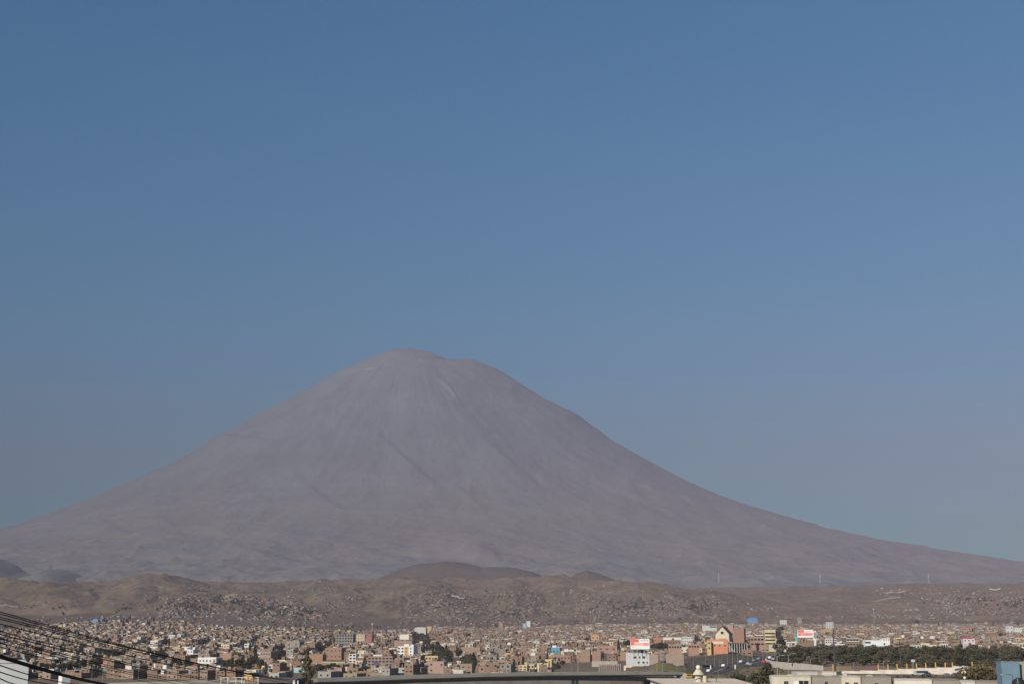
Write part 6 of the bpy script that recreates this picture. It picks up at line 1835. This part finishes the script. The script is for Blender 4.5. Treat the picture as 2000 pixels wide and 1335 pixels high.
# single trees one can tell apart
put_tree(598, 1352, 78, 'ragged', None, '', 300, .9, 'tall dark ragged conifer rising in front of the viaduct and light blue shed')
LAND.append(('tall dark conifer', 598, 1305))
for px, py, hp, key, wide in ((1440, 1326, 15, 'round', 1.5), (1474, 1332, 22, 'round', 1.15), (1499, 1345, 44, 'tall', 1.6), (1487, 1330, 14, 'olive', 1.2)):
    Y = {1440: 440, 1474: 400, 1499: 330, 1487: 420}[px]
    put_tree(px, py, hp, key, 'trees left of the cream rooftop buildings', 'dark rounded tree behind the flat beige roof', Y, wide)
put_tree(1878, 1306, 44, 'tall', None, '', 640, 1.5, 'tall dark tree with pale trunk standing out of the tree belt')
for px, py, hp, key in CITY_TREES:
    put_tree(px, py, hp, key, 'trees scattered through the city', {'round': 'dark rounded tree among houses', 'olive': 'olive bushy tree among houses', 'tall': 'dark slender tree among houses', 'conifer': 'dark pointed conifer among houses'}[key], None, tr.uniform(1.0, 1.3))

# far trees and bushes on the slopes and between far houses: too many to list
def leaf_cloud(name, px_list, m, seed, NLEAF=16, LSIZE=.75):
    rs_ = np.random.RandomState(seed)
    V, C = [], []
    for (x, y, z, h, r) in px_list:
        n = NLEAF if y > 1800 else max(NLEAF, 56)
        P = np.stack([rs_.normal(0, r * .45, n), rs_.normal(0, r * .45, n), np.abs(rs_.normal(.5, .24, n)) * h], -1) + np.array([x, y, z])
        e1 = rs_.normal(size=(n, 3)); e1 /= np.linalg.norm(e1, axis=1)[:, None]
        e2 = np.cross(e1, rs_.normal(size=(n, 3))); e2 /= np.linalg.norm(e2, axis=1)[:, None]
        s = r * (LSIZE if y > 1800 else min(LSIZE, .3))
        V.append(np.stack([P - e1 * s - e2 * s * .5, P + e1 * s - e2 * s * .5, P + e2 * s], 1).reshape(-1, 3))
        b = rs_.uniform(.6, 1.25)
        C.append(np.repeat(np.clip(rs_.normal(b, .2, (n, 1)), .3, 2), 3, 0) * np.array([[1.0, 1.0, .95]]))
    V = np.concatenate(V); C = np.concatenate(C)
    me = bpy.data.meshes.new(name)
    me.from_pydata(V.tolist(), [], np.arange(len(V)).reshape(-1, 3).tolist())
    ca = me.color_attributes.new('paint', 'FLOAT_COLOR', 'CORNER')
    cc = np.ones((len(V), 4), np.float32); cc[:, :3] = C
    ca.data.foreach_set('color', cc.ravel())
    me.materials.append(m); me.update()
    o = link(name, me); o['kind'] = 'stuff'
    return o
spots = []
rs = np.random.RandomState(8)
areas = [(395, 1188, 60, 22, 150), (480, 1176, 60, 14, 110), (545, 1192, 80, 20, 190), (620, 1198, 60, 14, 80), (930, 1180, 120, 28, 110), (1000, 1200, 80, 12, 60), (1230, 1188, 90, 20, 110), (1340, 1186, 80, 22, 120), (1860, 1172, 90, 16, 110), (1950, 1180, 60, 20, 80), (845, 1178, 22, 8, 14), (880, 1164, 14, 6, 12), (893, 1160, 6, 6, 8), (565, 1182, 8, 8, 8), (1372, 1196, 8, 8, 10), (150, 1190, 40, 8, 16), (272, 1190, 20, 8, 16)]
for (px, py, rx, ry, n_) in areas:
    a = rs.rand(n_) * 6.283; q = np.minimum(np.abs(rs.normal(0, .6, n_)), 1.6)
    P = np.stack([px + rx * q * np.cos(a), py + ry * q * np.sin(a)], -1)
    Ys = slope_spots(P[:, 0], P[:, 1])
    for (p, Y) in zip(P, Ys):
        if not np.isnan(Y):
            x = (p[0] - 1000) / F * Y / CT
            h = rs.uniform(3, 8)
            spots.append((x, Y, gz(x, Y), h, h * rs.uniform(.35, .6)))
n_ = 9000
Yc_ = 950 * (3900 / 950.0) ** rs.rand(n_); pxs = rs.uniform(-40, 2040, n_)
for k_, (p, Y) in enumerate(zip(pxs, Yc_)):
    x = (p - 1000) / F * Y / CT
    q = proj(x, Y, gz(x, Y))
    if (k_ % 12 < 1 or park(np.array([x]), np.array([Y]))[0]) and region_ok(np.array([q[0]]), np.array([q[1]]), np.array([Y]))[0] and not any(x0 - 4 < p < x1 + 4 and Y < YY + 22 for (x0, x1, yt, yb, YY) in SHOWN):
        h = rs.uniform(4.5, 9.5)
        spots.append((x, Y, gz(x, Y), h, h * rs.uniform(.3, .48)))
leaf_cloud('distant_trees', spots, LEAF['dark'], 5)
# pale dirt tracks on the slopes
m_track = mat('pale_track', (0.27, 0.215, 0.17), 0.95, 0.15, 0.02)
for pts_ in ([(462, 1204), (478, 1212), (500, 1223)], [(700, 1150), (760, 1158), (800, 1172), (790, 1190)], [(20, 1178), (80, 1180), (140, 1184)], [(1080, 1158), (1140, 1150), (1200, 1158), (1240, 1152)], [(1700, 1160), (1760, 1170), (1830, 1168)], [(560, 1168), (620, 1160), (690, 1148)], [(940, 1205), (990, 1196), (1040, 1188)], [(1300, 1165), (1360, 1182), (1410, 1190)], [(210, 1150), (270, 1140), (330, 1150)]):
    P_ = [march(p_, q_, ground_z, 3950, 7000, 10.0) for p_, q_ in pts_]
    ribbon('dirt_track', [(p_.x, p_.y) for p_ in P_], 4.5, m_track, 0.5, 40.0)
# dry scrub on the banks at the right and along the highway
sc_ = []
for k in range(700):
    px, Y = rs.uniform(1480, 2050), rs.uniform(330, 545)
    x = at(px, 1310, Y).x; h = rs.uniform(.3, 1.0)
    sc_.append((x, Y, gz(x, Y) - .1, h, h * .9))
for k in range(320):
    px, Y = rs.uniform(1255, 1530), rs.uniform(640, 960)
    x = at(px, 1300, Y).x
    if min(abs(x - p[0]) + abs(Y - p[1]) * .6 for p in [hw_pt(u, 0)[0] for u in np.linspace(0, 1, 14)]) < 14: continue
    h = rs.uniform(.3, 1.0)
    sc_.append((x, Y, gz(x, Y) - .1, h, h * .9))
leaf_cloud('scrub', sc_, LEAF['brown'], 6, 34, .28)
# ------------------------------------------------------------------ near rooftops at the bottom edge
def slab_building(name, label, x0, x1, yt, Y, D, faces, yaw=0.0, zbase=None, wins=(), cat='building', lip=0.25):
    """A near flat-roofed building: FACES = [(u0, u1, colour, setback)] across the front."""
    a, c = at(x0, yt, Y), at(x1, yt, Y)
    zg = gz((a.x + c.x) / 2, Y)
    W, H = (c.x - a.x), a.z - zg
    t = thing(name, label, cat, ((a.x + c.x) / 2, Y, zg), math.radians(yaw))
    for (u0, u1, col, back) in faces:
        b = MB(); b.box(-W / 2 + W * u0, -W / 2 + W * u1 - .004, back, D, 0, H, wallmat(col)); b.build('wall', None, t)
        b = MB(); b.box(-W / 2 + W * u0 + .2, -W / 2 + W * u1 - .2, back + .2, D - .2, H - .25, H - .12, M_ROOF)
        b = MB()
        x_0, x_1 = -W / 2 + W * u0, -W / 2 + W * u1
        b.box(x_0 - .04, x_1 + .03, back - .05, back + .2, H + .002, H + .14, wallmat(tuple(v * .8 for v in col))); b.build('coping', None, t)
    for (u, back, zt, w, h) in wins:
        add_window(t, -W / 2 + W * u, back, H - zt, w, h)
    return t, W, H
CR, TAUPE = (0.53, 0.465, 0.35), (0.27, 0.23, 0.185)
t, W, H = slab_building('apartment_building', 'cream and taupe flat roofed apartment building with dark windows at the bottom edge', 1513, 1737, 1321, 255, 12,
    [(0, .318, CR, 0), (.318, .58, TAUPE, .35), (.58, .742, CR, 0), (.742, 1.0, TAUPE, .3)], yaw=-10,
    wins=[(.105, 0, 1.15, .8, .9), (.255, 0, 1.2, 1.9, 1.2), (.45, .35, 1.15, .55, .9), (.625, 0, 1.35, .7, 1.0), (.70, 0, 1.35, .75, 1.0), (.875, .3, 1.35, .6, 1.0)])
bp(t, 'laundry', [(-W * .5 + W * .172, -W * .5 + W * .215, -.25, -.22, H - 1.7, H - .75)], M_WHITE)
for u_, y_, h_ in ((.05, 2, .5), (.21, 3, .7), (.36, 2.5, .45), (.52, 4, .8), (.66, 2, .5), (.83, 3, .6), (.93, 2, .4)):
    q = MB(); q.tube([(-W / 2 + W * u_, y_, H - .2), (-W / 2 + W * u_, y_, H + h_)], .05, M_STEEL, 6); q.build('vent_pipe', None, t)
for u_, w_, h_ in ((.12, .9, .35), (.44, 1.3, .3), (.6, .7, .45), (.8, 1.1, .28)):
    bp(t, 'roof_box', [(-W / 2 + W * u_, -W / 2 + W * u_ + w_, 3.0, 3.9, H - .12, H + h_)], M_CONC)
LAND.append(('cream and taupe apartment building', 1620, 1328))
SHOWN.append((1513, 1737, 1321, 1335, 255))
t, W, H = slab_building('white_parapet_block', 'long low white parapet block with a dark tank behind the cream and taupe building', 1557, 1646, 1311.5, 330, 8,
    [(0, .45, (0.5, 0.455, 0.395), 0), (.45, .53, (0.34, 0.28, 0.24), .1), (.53, .86, (0.58, 0.52, 0.45), .2), (.86, .97, (0.07, 0.065, 0.06), .1)], yaw=-2)
slab_building('low_roof', 'low pale rooftop wall left of the long white parapet block', 1507, 1558, 1318.5, 325, 7, [(0, .7, (0.56, 0.50, 0.43), 0), (.7, 1, (0.5, 0.46, 0.41), .3)], yaw=-2)
slab_building('white_flat_building', 'bright white and taupe flat roofed building at the lower right edge', 1749, 1872, 1328, 235, 12, [(0, .575, (0.60, 0.54, 0.46), 0), (.575, 1, TAUPE, .3)], yaw=-14)
slab_building('cream_flat_building', 'pale and taupe flat roof edge right of the bright white one', 1872, 1954, 1331, 236, 12, [(0, .4, (0.5, 0.45, 0.385), 0), (.4, 1, TAUPE, .2)], yaw=-16)
# globe lamp
A = at(1885, 1335, 215)
t = thing('globe_lamp', 'street globe lamp with white ball at the lower right', 'lamp', (A.x, 215, gz(A.x, 215)))
h = at(1885, 1325, 215).z - gz(A.x, 215)
q = MB(); q.tube([(0, 0, -.2), (0, 0, h)], .06, M_STEEL, 6); q.build('shaft', None, t)
q = MB(); q.lathe([(.02, 0), (.12, .02), (.19, .12), (.2, .2), (.17, .3), (.09, .37), (.01, .39)], M_WHITE, 12); q.build('globe', None, t, (0, 0, h - .02), smooth=True)

# brown flowering tree at the right
A = at(1915, 1330, 290)
FL = crown_mesh(91, 8.6, 4.1, 'round', 5200, 0.30, LEAF['brown'], 0.012)
t = thing('flowering_tree', 'broad dry brown tree dotted with white blossom left of the blue tower', 'tree', (A.x, 290, gz(A.x, 290)))
link('crown', FL, t); link('trunk', trunk_mesh(5, 8.6, .22, .7, 7, 3.0), t)
t.scale = (1.18, 1.18, 1.16 * (at(1915, 1287, 290).z - gz(A.x, 290)) / 8.6)
LAND.append(('brown flowering tree', 1915, 1310))

# light blue stair tower and the black tank
Yt = 175
a, c = at(1956, 1292, Yt), at(1990, 1292, Yt)
zg = gz(a.x, Yt)
t = thing('blue_tower', 'light blue plastered stair tower at the right edge', 'building', ((a.x + c.x) / 2, Yt, zg), math.radians(-8))
W, H = (c.x - a.x) / .99, a.z - zg
bp(t, 'wall', [(-W / 2, W / 2, 0, 3.2, 0, H)], wallmat((0.125, 0.21, 0.29)))
bp(t, 'coping', [(-W / 2 - .03, W / 2 + .03, -.04, .12, H + .002, H + .06)], wallmat((0.2, 0.3, 0.4)))
for x in (-.85, .2):
    q = MB(); q.tube([(x, .3, H), (x, .3, H + .16)], .025, M_STEEL, 5); q.build('rebar', None, t)
q = MB(); q.tube([(.1, -.03, H - 2.9), (.16, -.03, H - 1.5), (-.6, -.03, H - 1.4)], .02, M_BLACK, 5); q.build('pipe', None, t)
bp(t, 'ledge', [(-W / 2 - .12, -W / 2 + .05, -.06, .3, H - 1.52, H - 1.44)], wallmat((0.5, 0.55, 0.6)))
LAND.append(('light blue tower', 1972, 1310)); SHOWN.append((1956, 2000, 1291, 1335, Yt))
a = at(1990.5, 1291, Yt + .4)
t = thing('raw_wall', 'raw taupe gable wall directly right of the light blue tower', 'wall', (a.x, Yt + .5, zg), math.radians(-8))
bp(t, 'wall', [(0, 5, 0, .3, 0, a.z - zg)], wallmat((0.30, 0.245, 0.19)))
A = at(1990, 1335, 140)
zt = at(1990, 1322.5, 140).z
t = thing('water_tank', 'round black plastic water tank in front of the light blue tower', 'water tank', (A.x, 140, zt - 1.35))
q = MB(); q.lathe([(.62, 0), (.66, .08), (.63, .3), (.66, .36), (.63, .62), (.66, .68), (.63, .95), (.60, 1.02), (.36, 1.24), (.2, 1.27), (.2, 1.35), (.0, 1.36)], M_TANK, 20); q.build('tank_body', None, t, smooth=True)
q = MB(); q.tube([(-.25, -.5, .2), (-.25, -.5, 1.28)], .03, M_STEEL, 6); q.build('pipe', None, t)
zr = zt - 1.35
t = thing('tank_roof', 'narrow roof slab under the round black tank at the right edge', 'roof', (A.x, 140, zr))
bp(t, 'slab', [(-.9, 3, -1, 2, -.3, -.01)], M_CONC); bp(t, 'wall', [(-.8, 3, -.9, 1.9, gz(A.x, 140) - zr, -.3)], wallmat(TAUPE))

# flat beige roof with the white capped tank house
Zr = at(1264, 1323.2, 168).z
c1, c2 = at(1263, 1323.2, 168), at(1432, 1323.6, 168)
def on_z(px, py, z):
    d = at(px, py, 100.0) - Vector((0, 0, EYE))
    s = (z - EYE) / d.z
    return Vector((0, 0, EYE)) + d * s
t = thing('flat_roof_building', 'white walled building under a flat beige roof at the bottom edge', 'building', (c1.x, 168, gz(c1.x, 168)))
zo = t.location
R = [on_z(1263, 1323.2, Zr), on_z(1300, 1335.5, Zr), on_z(1330, 1348, Zr), on_z(1510, 1348, Zr), on_z(1476, 1335.5, Zr), on_z(1434, 1324.0, Zr)]
b = MB()
b.quad([p - zo for p in R], mat('beige_membrane', (0.54, 0.455, 0.36), 0.9, 0.22, 0.35))
lo = [p - Vector((0, 0, .10)) for p in R]
for i in range(len(R)):
    j = (i + 1) % len(R)
    b.quad([R[i] - zo, lo[i] - zo, lo[j] - zo, R[j] - zo], M_CONC)
b.quad([p - zo for p in lo][::-1], M_CONC)
b.build('roof', None, t)
cen = sum(R, Vector()) / len(R)
b = MB()
Wl = [cen + (p - cen) * .93 for p in R]
for i in range(len(R)):
    j = (i + 1) % len(R)
    p, q = Wl[i], Wl[j]
    b.quad([(p.x - zo.x, p.y - zo.y, 0), (q.x - zo.x, q.y - zo.y, 0), (q.x - zo.x, q.y - zo.y, Zr - .11 - zo.z), (p.x - zo.x, p.y - zo.y, Zr - .11 - zo.z)], M_WHITE)
b.build('wall', None, t)
LAND.append(('flat beige roof', 1370, 1328))
p = on_z(1364.5, 1330.5, Zr)
k = mpp(p.y)
t = thing('tank_house', 'round beige tank with conical top and white ball on the flat beige roof', 'water tank', (p.x, p.y, Zr), 0)
mb_ = mat('beige_render', (0.50, 0.43, 0.32), 0.85, 0.12, 1.0)
q = MB(); q.lathe([(6.6 * k, 0), (6.6 * k, 11.5 * k), (11 * k, 12.3 * k), (11.2 * k, 13.2 * k), (6.2 * k, 19.5 * k), (5.2 * k, 21.5 * k), (4.8 * k, 22.5 * k)], mb_, 20); q.build('tank_body', None, t, smooth=False)
q = MB(); q.lathe([(.3 * k, 0), (2.6 * k, .5 * k), (3.9 * k, 2.2 * k), (4.2 * k, 4 * k), (3.9 * k, 5.8 * k), (2.6 * k, 7.5 * k), (.3 * k, 8.2 * k)], M_WHITE, 16); q.build('ball', None, t, (0, 0, 22.3 * k), smooth=True)
p2 = on_z(1377, 1331.0, Zr)
t = thing('roof_pipe', 'short beige pipe standing right beside the round tank', 'pipe', (p2.x, p2.y - .05, Zr))
q = MB(); q.lathe([(3.6 * k, 0), (3.6 * k, 11.5 * k)], mb_, 14); q.build('pipe_body', None, t)
p3 = on_z(1388, 1331, Zr)
t = thing('pipe_rack', 'thin dark rail frame standing on the flat roof right of the tank', 'rack', (p3.x, p3.y, Zr))
mr_ = mat('rusty_rail', (0.10, 0.08, 0.065), 0.8)
for x in (-5, 10.5):
    q = MB(); q.tube([(x * k, 0, 0), (x * k, 0, 12.5 * k)], .045, mr_, 6); q.build('post', None, t)
q = MB(); q.tube([(-36 * k, 0, 12.4 * k), (10.9 * k, 0, 12.4 * k)], .05, mr_, 6); q.build('rail', None, t)
q = MB(); q.tube([(10.5 * k, 0, 12.4 * k), (8 * k, 2.2, 12.4 * k), (-6 * k, 2.2, 12.4 * k)], .045, mr_, 6); q.build('rail', None, t)

# left: pale blank wall and the small white roof box
a, c = at(-60, 1293.5, 62), at(56.5, 1294, 62)
zg = gz(c.x, 62)
t = thing('blank_building', 'blank pale grey building corner at the lower left under the wires', 'building', (c.x, 62, zg), math.radians(20))
bp(t, 'wall', [(a.x - c.x - 4, 0, 0, 9, 0, c.z - zg)], wallmat((0.56, 0.555, 0.545)))
bp(t, 'coping', [(a.x - c.x - 4, .015, -.02, .2, c.z - zg + .001, c.z - zg + .03)], wallmat((0.42, 0.40, 0.37)))
LAND.append(('blank grey building corner', 28, 1314))
a, m_, c = at(125, 1318, 95), at(138, 1318, 95), at(152, 1318.5, 95.3)
zg = gz(m_.x, 95)
t = thing('roof_box', 'small white roof box with grey louvred right side beside the thick cable', 'box', (m_.x, 95, zg), math.radians(38))
h = m_.z - zg
bp(t, 'wall', [(-.56, 0, 0, .62, 0, h)], M_WHITE)
for k_ in range(4):
    bp(t, 'louvre', [(.003, .03, .05 + k_ * .14, .13 + k_ * .14, h - 1.2, h - .06)], M_STEEL)
# white rooftop frames near the conifer
p0 = at(505, 1335, 75)
t = thing('rooftop_frame', 'rooftop grid of white pipes at the bottom edge left of the conifer', 'frame', (p0.x, 75, at(505, 1340, 75).z))
kk = mpp(75)
mwp = mat('white_pipe', (0.62, 0.58, 0.50), 0.6); morg = mat('rust_orange_pipe', (0.40, 0.19, 0.06), 0.7)
for i_, (px, top) in enumerate(((435, 1323), (448, 1324), (463, 1323), (474, 1324), (485, 1322.5), (494, 1323), (504, 1322.5), (478, 1329))):
    q = MB(); q.tube([((px - 505) * kk, 0, -2), ((px - 505) * kk, 0, (1340 - top) * kk)], .028, morg if px in (485, 494) else mwp, 6); q.build('pipe_upright', None, t)
for (xa, xb, yy, m2) in ((436, 505, 1323.8, mwp), (440, 480, 1330.5, mwp), (466, 505, 1329.5, morg)):
    q = MB(); q.tube([((xa - 505) * kk, .05, (1340 - yy) * kk), ((xb - 505) * kk, .05, (1340 - yy + .6) * kk)], .02, m2, 6); q.build('pipe_rail', None, t)
p0 = at(540, 1335, 82)
t = thing('dark_roof_house', 'low black roofed house end at the bottom edge left of the conifer', 'house', (p0.x, 82, gz(p0.x, 82)))
h = at(540, 1325.8, 82).z - gz(p0.x, 82)
bp(t, 'wall', [(-1.0, 1.05, 0, 4, 0, h - .2)], wallmat((0.10, 0.085, 0.075)))
bp(t, 'roof', [(-1.08, 1.1, -.2, 4.2, h - .19, h)], rm)
bp(t, 'white_post', [(.96, 1.08, -.3, -.21, 0, h - .04)], M_WHITE)
bp(t, 'white_post', [(1.2, 1.27, -.3, -.23, 0, h - .04)], M_WHITE)

# ------------------------------------------------------------------ overhead wires
def wire(label, p0, pm_, p1, d0, d1, r, name='overhead_wire'):
    """A hanging wire through three photograph points, its depth running from d0 to d1."""
    (xa, ya), (xb, yb) = p0, p1
    A, Bq = at(xa, ya, d0), at(xb, yb, d1)
    if pm_ is None:
        pm_ = ((xa + xb) / 2, (ya + yb) / 2)
        flat = True
    else:
        flat = False
    (xm, ym) = pm_
    # depth of the middle point along the straight plan line
    u = (xm - 1000.0) / F
    best = min(((abs((A.x + (Bq.x - A.x) * s) / (CT * 1.0) - u * (A.y + (Bq.y - A.y) * s) / CT / CT * CT), s) for s in [k / 400 for k in range(1, 400)]))[1]
    s = min(max(best, .05), .95)
    M_ = at(xm, ym, A.y + (Bq.y - A.y) * s)
    straight = A.z + (Bq.z - A.z) * s
    c = (M_.z - straight) / (s * (1 - s)) if not flat else -0.12
    c = min(max(c, -5.0), -0.15)                          # parabola through the middle point, always sagging
    pts = []
    for k in range(33):
        q = -0.10 + 1.25 * k / 32
        pts.append(A.lerp(Bq, q) if 0 <= q <= 1 else A + (Bq - A) * q)
        pts[-1] = Vector((pts[-1].x, pts[-1].y, A.z + (Bq.z - A.z) * q + c * q * (1 - q)))
    b = MB(); b.tube(pts, r, M_BLACK, 6)
    t = b.build(name, M_BLACK)
    return tag(t, label, 'wire', 'overhead wires at the lower left')
wr = .0085
names = ['topmost', 'second', 'third', 'fourth', 'fifth', 'sixth', 'seventh', 'eighth', 'ninth', 'tenth', 'eleventh']
W_ = [((0, 1194), (260, 1260), (610, 1331)), ((0, 1198), (260, 1262), (604, 1334)), ((0, 1204.5), (200, 1249), (560, 1328)), ((0, 1208.5), (200, 1252), (545, 1331)), ((0, 1217.5), (200, 1263), (520, 1334)),
      ((0, 1232), (240, 1287), (480, 1334)), ((0, 1238), (200, 1282), (470, 1336)), ((0, 1244), (200, 1291), (440, 1338)), ((0, 1246.5), (200, 1295), (420, 1338)), ((0, 1255), (200, 1299), (350, 1335)), ((0, 1262.5), (200, 1307), (310, 1335))]
for k_, (a, b_, c) in enumerate(W_):
    wire('thin black overhead wire, %s from the top of the bundle at the left' % names[k_], a, b_, c, 24 + .25 * k_, 58, wr * (1.25 if k_ in (6, 8) else 1.0))
wire('thick black bundled cable sagging across the blank grey building corner', (0, 1281), (110, 1305), (215, 1337), 20, 34, .030, 'overhead_cable')
for nm, a, b_, c in (('upper', (-5, 1296.5), None, (140, 1334)), ('middle', (-5, 1309.5), None, (112, 1336)), ('lowest', (-5, 1321.5), None, (52, 1337))):
    wire('thin black wire crossing the blank grey building corner, %s of three' % nm, a, b_, c, 21, 30, .009)
finish_labels()
# ------------------------------------------------------------------ the dusty air
hb = MB()
hb.box(-37000, 37000, -1500, 27600, -400, 3700)
haze = hb.build('haze')
haze['kind'] = 'stuff'
hm = bpy.data.materials.new('haze_air')
hm.use_nodes = True
hm.node_tree.nodes.clear()
ho = hm.node_tree.nodes.new('ShaderNodeOutputMaterial')
hv = hm.node_tree.nodes.new('ShaderNodeVolumePrincipled')
hv.inputs['Color'].default_value = HAZE_COLOR
hv.inputs['Density'].default_value = HAZE_DENSITY
hv.inputs['Anisotropy'].default_value = -0.30
hm.node_tree.links.new(hv.outputs['Volume'], ho.inputs['Volume'])
haze.data.materials.append(hm)
